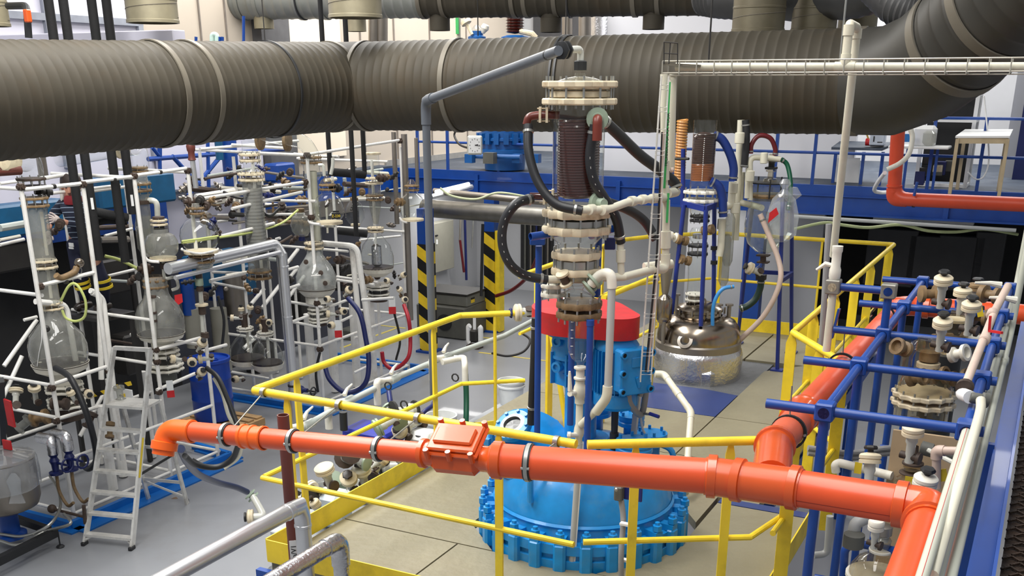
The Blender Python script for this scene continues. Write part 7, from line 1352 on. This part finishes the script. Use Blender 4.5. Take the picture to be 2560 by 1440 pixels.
# desk with small instruments behind the rail
t = T('lab_bench', 'blue bench with grey top behind the mezzanine rail, right of white partition', 'bench', mezz(2150, 470)); b0_ = at(2085, 368, 18.6); b1_ = at(2215, 368, 17.6)
O('top', M().prism([at(2078, 374, 18.5), at(2205, 377, 17.9), at(2240, 362, 18.6), at(2100, 358, 19.3)], (0, 0, .04)), MDK, t)
for x, Y in ((2090, 18.5), (2160, 18.2), (2208, 18.0)): p = at(x, 380, Y); O('leg', M().beam(Vector((p.x, p.y, 3.1)), p, .05, .05), SBL, t)
O('lower_panel', M().prism([at(2085, 395, 18.7), at(2150, 395, 18.5), at(2145, 475, 18.5), at(2080, 475, 18.7)], E2 * .04), WHP, t)
t = T('meter_box', 'small white meter box with slot on the blue bench', 'instrument', at(2193, 362, 18.1)); p = at(2195, 347, 18.1); O('case', M().rb(p, (.24, .2, .2), .012), mat('pale_blue_case', (196, 204, 214), .4), t); O('slot', M().box(p - E2 * .1 - E1 * .05, (.02, .01, .09)), BLK, t); O('panel_mark', M().box(p - E2 * .1 + E1 * .05 - UP * .05, (.08, .01, .015)), DST, t); O('feet', M().box(p - UP * .11, (.2, .16, .02)), BLK, t)
t = T('red_plug', 'red plug hanging on yellow strap above the blue bench', 'plug', at(2170, 355, 18.2)); O('socket', M().lathe(at(2172, 355, 18.2), [(.001, -.06), (.06, -.05), (.06, .05), (.03, .07)], 12, E1), RED, t); O('strap', M().beam(at(2172, 350, 18.2), at(2163, 325, 18.2), .03, .02), mat('ochre_strap', (196, 160, 70), .6), t)
t = T('pump_unit', 'white motor unit with blue stripe on the mezzanine trolley', 'pump', at(2300, 370, 17.2)); p = at(2310, 342, 17.2); O('casing', M().rb(p, (.36, .3, .34), .05), WHP, t); O('glass_bell', M().lathe(p + E1 * .1 - E2 * .16, [(.06, -.12), (.1, -.08), (.1, .06), (.05, .1)], 16, cap=False), GLD, t); O('blue_panel', M().box(at(2272, 345, 17.0), (.16, .04, .12)), mat('azure_panel', (30, 110, 180), .5), t); O('table', M().rb(at(2300, 367, 17.2), (.9, .5, .04), .01), WHP, t)
for x in (2270, 2345): q_ = at(x, 372, 17.1); O('leg', M().beam(Vector((q_.x, q_.y, 3.1)), q_, .04, .04), SBL, t)
# tall white framed cabinet and wooden table
t = T('framed_cabinet', 'white framed glass cabinet on the mezzanine behind orange drop pipe', 'cabinet', mezz(2400, 465)); c0, c1 = at(2290, 456, 17.9), at(2413, 460, 17.5); c0 = Vector((c0.x, c0.y, 3.1)); c1 = Vector((c1.x, c1.y, 3.1)); dq = (c1 - c0); bk_ = E2 * .5
for p in (c0, c1, c1 + bk_ * 1.2): O('upright', M().beam(p, p + UP * 2.0, .07, .06), WHP, t)
for z in (.03, 1.05, 1.45, 2.0):
    O('frame_bar', M().beam(c0 + UP * z, c1 + UP * z, .05, .05), WHP, t)
    O('side_bar', M().beam(c1 + UP * z, c1 + bk_ * 1.2 + UP * z, .05, .05), WHP, t)
O('back_panel', M().prism([c0 + bk_ + UP * .05, c1 + bk_ + UP * .05, c1 + bk_ + UP * 1.4, c0 + bk_ + UP * 1.4], E2 * .02), DKW, t); O('upper_sash', M().prism([c0 + UP * 1.5, c1 + UP * 1.5, c1 + UP * 2.0, c0 + UP * 2.0], E2 * .02), GLD, t)
for i, (x, y) in enumerate(((2310, 430), (2345, 425), (2352, 420), (2320, 400), (2375, 415), (2300, 445))): O('instrument_block', M().rb(at(x, y, 17.9), (.16, .14, .14 + .04 * (i % 3)), .01), (DST, MCH, NBL)[i % 3], t)
for x in (2338, 2350): O('socket_plate', M().box(at(x, 422, 17.6), (.07, .02, .1)), CRM, t)
t = T('wooden_table', 'tall pale wooden table with white top on the mezzanine, far right', 'table', mezz(2450, 480)); q = [at(2388, 345, 16.6), at(2524, 345, 16.2), at(2532, 328, 17.0), at(2412, 328, 17.4)]; O('top', M().prism(q, UP * .03), WHP, t)
for (x, y, Y), yb in (((2394, 347, 16.6), 488), ((2520, 347, 16.25), 492), ((2412, 340, 17.3), 468), ((2516, 345, 17.0), 476)): p = at(x, y, Y); O('leg', M().beam(Vector((p.x, p.y, 3.1)), p, .06, .05), WOP, t)
O('apron', M().beam(at(2394, 352, 16.6), at(2520, 352, 16.25), .03, .08), WOP, t)
t = T('orange_drop_pipe', 'orange pipe dropping behind the big duct, then running level to the right edge', 'drain pipe', at(2250, 500, 15.2)); YD = 15.2; OP2 = mat('deep_orange_pvc', (206, 72, 40), .4, noise=.05)
O('pipe', M().tube(fil([at(2250, 250, 15.2), at(2234, 497, 15.2), at(2640, 515, 13.8)], .22, 8), .095, 22), OP2, t)
for x, y in ((2236, 465), (2236, 478)): O('socket', M().lathe(at(x, y, 15.2), [(.095, -.02), (.108, -.016), (.108, .016), (.095, .02)], 22), OP2, t)
O('elbow_sleeve', M().tube(fil([at(2235, 470, 15.2), at(2234, 497, 15.2), at(2268, 499, 15.1)], .2, 8), .103, 22), OP2, t); O('clamp_band', M().lathe(at(2286, 499, 15.03), [(.095, -.02), (.108, -.018), (.108, .018), (.095, .02)], 22, E1), DST, t); O('clamp_rod', M().cyl(at(2285, 490, 14.9), at(2293, 455, 14.9), .02, 8), SBL, t)
hose('thick white hose slung around the orange drop pipe', [(2275, 318, 15), (2281, 345, 14.95), (2272, 385, 14.9), (2250, 408, 14.9), (2218, 424, 14.95)], .035, WFL, band=False)
hose('white hose coiled on the mezzanine floor by the bench', [(2212, 432, 15.6), (2195, 455, 16), (2186, 475, 16.5), (2200, 481, 16.6), (2230, 480, 16.5)], .03, WHP, band=False)
hose('thin grey cable hanging from the wall right of framed cabinet', [(2460, 240, 17), (2468, 320, 17), (2472, 400, 17), (2460, 440, 17), (2440, 448, 17), (2420, 430, 17)], .012, WHP, band=False)
O('blue_wall_column', M().beam(R(-.55, 21.3, 3.1), R(-.55, 21.3, 8), .3, .3), NBL, label='navy wall column right of framed cabinet', cat='column')
t = T('wall_door', 'grey panelled door in the far right wall of mezzanine', 'door', R(.35, 21.58, 3.1)); O('leaf', M().rb(R(.55, 21.57, 4.2), (1.0, .05, 2.1), .01), mat('grey_door', (150, 150, 154), .6), t); O('panel', M().rb(R(.55, 21.54, 4.7), (.7, .02, .7), .01), GRW, t)
# upper vessels peeping over the duct
t = T('glass_vessel', 'small glass head with cream valve over the duct, on blue flange', 'vessel', at(1192, 100, 21)); O('flange', M().lathe(at(1192, 92, 21), [(.1, -.12), (.17, -.1), (.17, .0), (.12, .02), (.12, .1)], 18), VBL, t); O('glass', M().lathe(at(1192, 80, 21), [(.11, -.1), (.1, .05), (.04, .12)], 16, cap=False), GLS, t); O('valve', M().lathe(at(1168, 62, 20.9), [(.03, -.2), (.03, .0), (.1, .02), (.1, .08), (.04, .1)], 14, UP - E1 * .6), CRM, t); O('side_valve', M().lathe(at(1212, 70, 20.9), [(.03, -.1), (.08, .0), (.06, .06)], 12, UP + E1 * .5), WFL, t)
t = T('brown_condenser', 'brown coil condenser over the duct with blue flange', 'glass column', at(1287, 100, 21)); O('coil', M().lathe(at(1287, 85, 21), [(.001, 0)] + [q for k in range(9) for q in ((.15, .02 + k * .05), (.18, .035 + k * .05), (.15, .05 + k * .05))], 20), COI, t); O('flange', M().lathe(at(1287, 97, 21), [(.2, -.06), (.26, -.05), (.26, .03), (.16, .06)], 18), VBL, t); O('side_nozzle', M().tube([at(1300, 78, 20.9), at(1330, 84, 20.8), at(1340, 95, 20.8)], .05, 10), CRM, t)
O('white_riser', M().tube([at(1145, 35, 20), at(1145, 110, 20)], .05, 12), PVC, label='white riser with green sticker above the duct', cat='pipe'); O('green_sticker', M().box(at(1143, 62, 19.92), (.06, .01, .3)), MATS['green_label'], label='green sticker on the white riser above duct', cat='sticker')
for x, Y, r, lab in ((935, 19.5, .1, 'left pale pipe against the cream wall above duct'), (955, 19.5, .1, 'right pale pipe against the cream wall above duct'), (1500, 22, .2, 'thick foil pipe in the far corner above duct'), (1462, 21, .12, 'glass bell pipe with warning label above duct'), (1418, 21.5, .1, 'bright steel pipe with blue edge above duct')): O('pipe', M().tube([at(x, -10, Y), at(x, 120, Y)], r, 14), SSB if x != 1500 else ALF, label=lab, cat='pipe')
for x, y0, Y, lab in ((490, 92, 16.5, 'blue rod left of the mint pipe hook'), (549, 92, 16.5, 'first blue rod right of the mint hook'), (556, 92, 16.5, 'second blue rod right of the mint hook'), (609, 40, 16.5, 'tall blue conduit on the beige wall')): O('blue_rod', M().tube([at(x, y0, Y), at(x, 125, Y)], .022, 8), SBL, label=lab, cat='pipe')
O('mint_hook', M().tube(fil([at(530, 125, 16.5), at(530, 86, 16.5), at(542, 86, 16.5), at(542, 125, 16.5)], .06), .035, 12), mat('mint_pipe', (200, 226, 214), .4), label='mint pipe hook on the beige wall above duct', cat='pipe')
t = T('pipe_bracket', 'black pipe bend with orange end at top left corner', 'pipe', at(70, 40, 11)); O('bend', M().tube(fil([at(20, 15, 11.4), at(66, 14, 11.2), at(68, 40, 11.1), at(72, 95, 11.1)], .06), .035, 10), BLK, t); O('orange_end', M().rb(at(69, 40, 11), (.06, .06, .12), .01), ORF, t)
O('white_ledge', M().rb(at(200, 100, 13.5), (3.2, .2, .16), .01), LAV, label='long white ledge along the left wall above the duct', cat='ledge')
# ================================================================ UNDER THE MEZZANINE, FAR LEFT BAY
t = T('control_cabinet', 'grey enclosure with small switch on the wall under the mezzanine', 'cabinet', R(-12.3, 20.6, 1.0)); O('case', M().rb(pa(1100, 615, -12.3), (.22, .9, 1.1), .012), GBX, t); q = pa(1092, 605, -12.18); O('switch', M().rb(q, (.02, .07, .1), .004), WHP, t); O('name_plate', M().box(q + UP * .14, (.02, .1, .03)), BLK, t)
t = T('machine_skid', 'dark grey machine housing with open lid and fans under the mezzanine', 'machine', R(-10.3, 17.7, 0)); mk = R(-10.35, 17.65, 0)
O('housing', M().rb(mk + UP * .32, (1.1, .9, .62), .02), MCH, t); O('upper_box', M().rb(mk + UP * .74 + E2 * .05, (1.08, .75, .22), .02), mat('mid_grey_housing', (112, 112, 104), .55), t); O('lid', M().box(mk + UP * .87 + E2 * .05, (1.12, .8, .03)), DST, t)
for s in (-.3, .1): O('fan_disc', M().lathe(mk - E2 * .45 + E1 * s + UP * .32, [(.001, 0), (.16, 0), (.16, .02), (.001, .03)], 24, -E2), BLK, t)
O('yellow_mark', M().box(mk + E1 * .545 - E2 * .1 + UP * .74, (.01, .14, .1)), HZ2, t)
t = T('diaphragm_pump', 'small white twin pump on the floor near striped column', 'pump', atz(1187, 870, 0)); p = atz(1187, 870, 0)
for s in (-.1, .1): O('chamber', M().tube(fil([p + E1 * s + UP * .42, p + E1 * s * 1.3 + UP * .4, p + E1 * s * 1.3 + UP * .12, p + E1 * s + UP * .08], .06), .05, 12), WHP, t)
O('core', M().rb(p + UP * .24, (.16, .16, .24), .03), DST, t); O('top_port', M().cyl(p + UP * .36, p + UP * .6, .03, 10), WHP, t); O('feet', M().box(p + UP * .03, (.26, .2, .06)), RST, t)
hose('dark cable looping on the floor beside the striped columns', [(1230, 883, 17.2), (1270, 890, 17), (1310, 878, 17), (1325, 850, 17.2), (1300, 830, 17.5)], .02, DST, band=False)
t = T('large_steel_pipe', 'long dull steel pipe under the mezzanine, left of the coil column', 'pipe', at(1220, 555, 19.5)); O('pipe', M().tube([at(1060, 520, 19.6), at(1400, 545, 18.2)], .16, 24), mat('dull_steel', (120, 118, 112), .35, metal=.8, noise=.15), t); O('pipe', M().tube([at(1085, 478, 20.2), at(1360, 505, 19.2)], .06, 14), SSB, t)
t = T('tube_lamp', 'glowing fluorescent tube lamp under the mezzanine', 'lamp', at(1130, 475, 19.9)); O('tube', M().tube([at(1090, 480, 19.8), at(1172, 460, 20.5)], .035, 10), emit('lamp_glow', (1, .98, .94), 6), t); O('reflector', M().tube([at(1078, 492, 19.9), at(1180, 467, 20.6)], .05, 10), ALU, t)
hose('pale cable sagging under the mezzanine beam', [(1100, 470, 19), (1130, 490, 19), (1190, 498, 19), (1245, 482, 19), (1320, 492, 19)], .02, mat('pale_cable', (206, 212, 170), .5), band=False)
for x0, y0, x1, y1, r, mt_, lab in ((1162, 540, 1166, 700, .03, NBL, 'navy pipe on the wall under mezzanine'), (1152, 540, 1150, 600, .025, SSB, 'grey pipe on the wall under mezzanine'), (1150, 600, 1160, 680, .03, CRD, 'dark red hose section on the wall'), (1207, 560, 1203, 740, .03, BLK, 'black pipe beside the rear striped column'), (1184, 540, 1180, 620, .02, ZNC, 'thin zinc pipe on the wall under mezzanine')): O('wall_pipe', M().tube([pa(x0, y0, -12.0) if x0 < 1200 else at(x0, y0, 20), pa(x1, y1, -12.0) if x0 < 1200 else at(x1, y1, 20)], r, 10), mt_, label=lab, cat='pipe')
O('red_wall_hose', M().tube(spl([at(1240, 740, 20.3), at(1280, 725, 20), at(1320, 690, 19.5), at(1345, 640, 19)], 6), .035, 10), CRD, label='dark red hose sagging behind the loop hose', cat='hose')
# dark slab on the bay wall, painting the shade inside a plant room opening
slab('wall_opening_shade', -11.2, -10.35, 22.44, 22.5, 0.35, 1.95, DKW, **STR)
for i in range(5): O('service_pipe', M().tube([R(-11.05 + i * .15, 22.38, .4), R(-11.05 + i * .15, 22.38, 1.9)], .025, 10), (MCH, SSB, NBL)[i % 3], label='pipe in the dark service niche under the mezzanine', cat='pipe', group='pipes in the dark service niche')
for y, Y0, lab in ((0, 0, 'pale green cable swagged under the beam at right'),):
    O('cable', M().tube(spl([at(x, y_, 17.2) for x, y_ in ((1985, 573), (2060, 557), (2110, 563), (2170, 569), (2250, 562), (2320, 577), (2390, 580), (2460, 573), (2545, 586))], 6), .025, 8), mat('pale_green_cable', (170, 180, 130), .5), label=lab, cat='cable')
O('cable_conduit', M().tube([at(1985, 541, 17.8), at(2540, 576, 16.6)], .03, 8), LGP, label='level grey conduit under the mezzanine beam at right', cat='conduit')
t = T('hanging_lamp_batten', 'unlit grey lamp batten under the beam at right', 'lamp', at(2300, 548, 17.3)); O('batten', M().beam(at(2185, 544, 17.8), at(2435, 558, 17.0), .12, .05), LGP, t)
for i, (x, y, w, h) in enumerate(((2230, 640, .9, .9), (2320, 650, .7, .8), (2400, 655, .8, .85), (2160, 820, .6, .5), (2470, 650, .5, .9))): O('dark_cabinet', M().rb(pb(x, y, 21.2), (w, .5, h * 1.2), .02), mat('charcoal_cabinet', (44, 44, 46), .6) if not i else MATS['charcoal_cabinet'], label='charcoal cabinet in the dark bay under the mezzanine', cat='cabinet', group='cabinets in the dark bay')
# ================================================================ CLUTTER BEHIND THE GLASS PLANTS
t = T('blue_truss', 'blue steel truss in front of lavender window between the plants', 'truss', pa(500, 470, -12.2)); bp = PA(-12.1)
for a, b, r in (((370, 398), (720, 372), .035), ((400, 350), (400, 400), .03), ((380, 368), (405, 398), .03), ((470, 490), (560, 380), .035), ((430, 390), (530, 500), .035), ((519, 345), (522, 480), .03), ((398, 368), (400, 430), .03)): O('strut', M().tube([bp(*a), bp(*b)], r, 8), SBL, t)
TEA = mat('teal_vessel_paint', (16, 84, 124), .45)
for (x, y, w, h), lab in (((330, 475, .9, .42), 'teal box behind the black risers'), ((25, 550, 1.0, .4), 'teal box at the left edge behind glass column'), ((535, 670, .7, .5), 'blue machine box behind the drain column')): O('teal_box', M().rb(pa(x, y, -11.8), (.3, w * 1.6, h), .03), TEA, label=lab, cat='machine')
for x, y0, y1, r, mt_, lab in ((570, 345, 465, .12, SBL, 'thick blue pipe behind the middle plant'), (545, 345, 400, .06, TEA, 'teal pipe behind the middle plant'), (580, 690, 790, .16, SSB, 'dull steel pipe behind drain column'), (460, 650, 790, .1, SBL, 'blue pipe behind tagged flask'), (100, 380, 450, .06, SSB, 'grey pipe behind the glass elbow'), (480, 770, 870, .14, GBX, 'beige tank leg behind drain column'), (545, 770, 930, .13, GBX, 'beige column behind the left residue flask'), (330, 650, 790, .07, DST, 'dark pipe right of worker legs')):
    p = pa(x, y0, -11.4); O('pipe', M().tube([p, Vector((p.x, p.y, pa(x, y1, -11.4).z))], r, 14), mt_, label=lab, cat='pipe')
random.seed(3)
SP = []
for i, (x0, y0, x1, y1) in enumerate(((520, 440, 640, 420), (545, 470, 700, 480), (470, 470, 560, 480), (660, 430, 760, 445), (700, 470, 790, 470), (560, 500, 650, 512), (640, 545, 740, 540), (470, 540, 570, 545), (0, 570, 60, 560), (0, 600, 50, 590), (240, 570, 330, 565), (250, 600, 320, 598), (260, 700, 340, 705), (850, 500, 960, 495), (860, 460, 930, 465), (700, 520, 770, 515), (600, 640, 700, 650), (560, 655, 640, 640), (270, 850, 330, 860), (850, 640, 920, 660))):
    O('service_line', M().tube([pa(x0, y0, -11.0), pa(x1, y1, -11.0)], .02 + .012 * (i % 3), 8), (GP, WFL, RST, SSB)[i % 4], label='thin service line running behind the glass plants', cat='pipe', group='service lines behind the glass plants')
for i, (x, y, Y) in enumerate(((572, 505, 15), (590, 515, 15), (620, 505, 15.2), (700, 440, 15.5), (725, 430, 15.6), (755, 500, 15.4), (770, 460, 15.4), (500, 500, 13), (480, 505, 13), (525, 505, 13.2), (515, 515, 13.1), (840, 470, 15.3), (870, 480, 15.6), (905, 480, 16), (955, 445, 16.6), (985, 440, 17), (970, 500, 16.8), (1000, 505, 17), (330, 700, 12.6), (350, 690, 12.6), (365, 672, 12.6), (650, 800, 15.2), (645, 775, 15.3), (720, 700, 15), (735, 600, 15.2), (700, 650, 15), (850, 650, 15.6), (862, 672, 15.7), (905, 690, 16), (920, 700, 16.2), (540, 590, 13.5), (655, 580, 14.4), (670, 605, 14.5), (890, 615, 16.2), (150, 560, 12), (110, 480, 11.8), (140, 575, 12.2))):
    p = at(x, y, Y); d = E1 * math.cos(i * 2.1) + E2 * math.sin(i * 2.1) + UP * (.8 if i % 3 == 0 else .1); r = .04 + .012 * (i % 3)
    O('pipe_joint', M().lathe(p, [(r * .5, -.09), (r * .5, -.05), (r, -.045), (r, -.015), (r * .6, -.01), (r * .6, .02), (r, .025), (r, .055), (r * .5, .06), (r * .5, .1)], 12, d), (RST, BRF, RST, DST)[i % 4], label='rust-brown flanged pipe joint among the white tubes of the glass plants', cat='pipe joint', group='flanged joints of the glass plants')
for i, pts in enumerate(([(620, 460, 14.6), (640, 510, 14.5), (672, 540, 14.6), (700, 520, 14.8)], [(560, 480, 14.8), (600, 495, 14.6), (700, 500, 14.9)], [(650, 600, 14.6), (690, 610, 14.6), (730, 590, 14.8)], [(800, 880, 15), (790, 930, 15), (795, 980, 15)], [(985, 780, 17), (1000, 850, 17), (990, 900, 17)], [(700, 640, 15), (715, 690, 15), (705, 720, 15)], [(545, 740, 14.4), (560, 800, 14.4), (555, 870, 14.4)])):
    O('tubing', M().tube(spl([at(*q) for q in pts], 6), .02, 8), (BLK, DST, RST)[i % 3], label='dark rubber tubing slung inside the glass plants', cat='tubing', group='tubing of the glass plants')

random.seed(11)
for i in range(64):
    x = random.uniform(455, 760) if i % 4 else random.uniform(800, 1000); y = random.uniform(425, 565) if i % 5 else random.uniform(590, 700); a_ = random.uniform(-11.9, -10.7); ln = random.uniform(25, 110); e_w = random.random() < .7
    p, q = pa(x, y, a_), pa(x + ln, y - ln * .16 if e_w else y + ln * .05, a_)
    if i % 7 == 0: q = pa(x + 4, y + ln * .8, a_)
    O('service_line', M().tube([p, q], random.choice((.013, .018, .026, .034)), 8), (GP, WFL, RST, SSB, PVC, BRF, DST, WTB)[i % 8], label='thin service line running behind the glass plants', cat='pipe', group='service lines behind the glass plants')
for i in range(60):
    x = random.uniform(455, 1020); y = random.uniform(420, 580) if i % 3 else random.uniform(590, 760); p = pa(x, y, random.uniform(-11.3, -10.2)); d = E1 * random.uniform(-1, 1) + E2 * random.uniform(-1, 1) + UP * random.uniform(-.4, 1); r = random.uniform(.03, .06)
    O('pipe_joint', M().lathe(p, [(r * .5, -.09), (r * .5, -.05), (r, -.045), (r, -.015), (r * .6, -.01), (r * .6, .02), (r, .025), (r, .055), (r * .5, .06), (r * .5, .1)], 12, d), (RST, BRF, DST, SSB, NBL)[i % 5], label='rust-brown flanged pipe joint among the white tubes of the glass plants' if i % 5 < 3 else 'dark or steel pipe joint among the white tubes of the glass plants', cat='pipe joint', group='flanged joints of the glass plants' if i % 5 < 3 else 'steel joints of the glass plants')
for i, (x, y, w, h, mt_) in enumerate(((650, 880, .5, .7, DST), (545, 700, .5, .6, SBL), (600, 700, .5, .5, TEA), (270, 690, .6, .5, DST), (30, 640, .9, .35, DST), (860, 690, .5, .5, DST), (770, 760, .7, .6, DST), (880, 850, .4, .5, MCH), (700, 430, .5, .3, SBL), (330, 880, .5, .6, DST))): O('equipment_box', M().rb(pa(x, y, -11.9), (.3, w, h), .03), mt_, label='plain equipment box in the shade behind the glass plants', cat='machine', group='equipment boxes behind the glass plants')
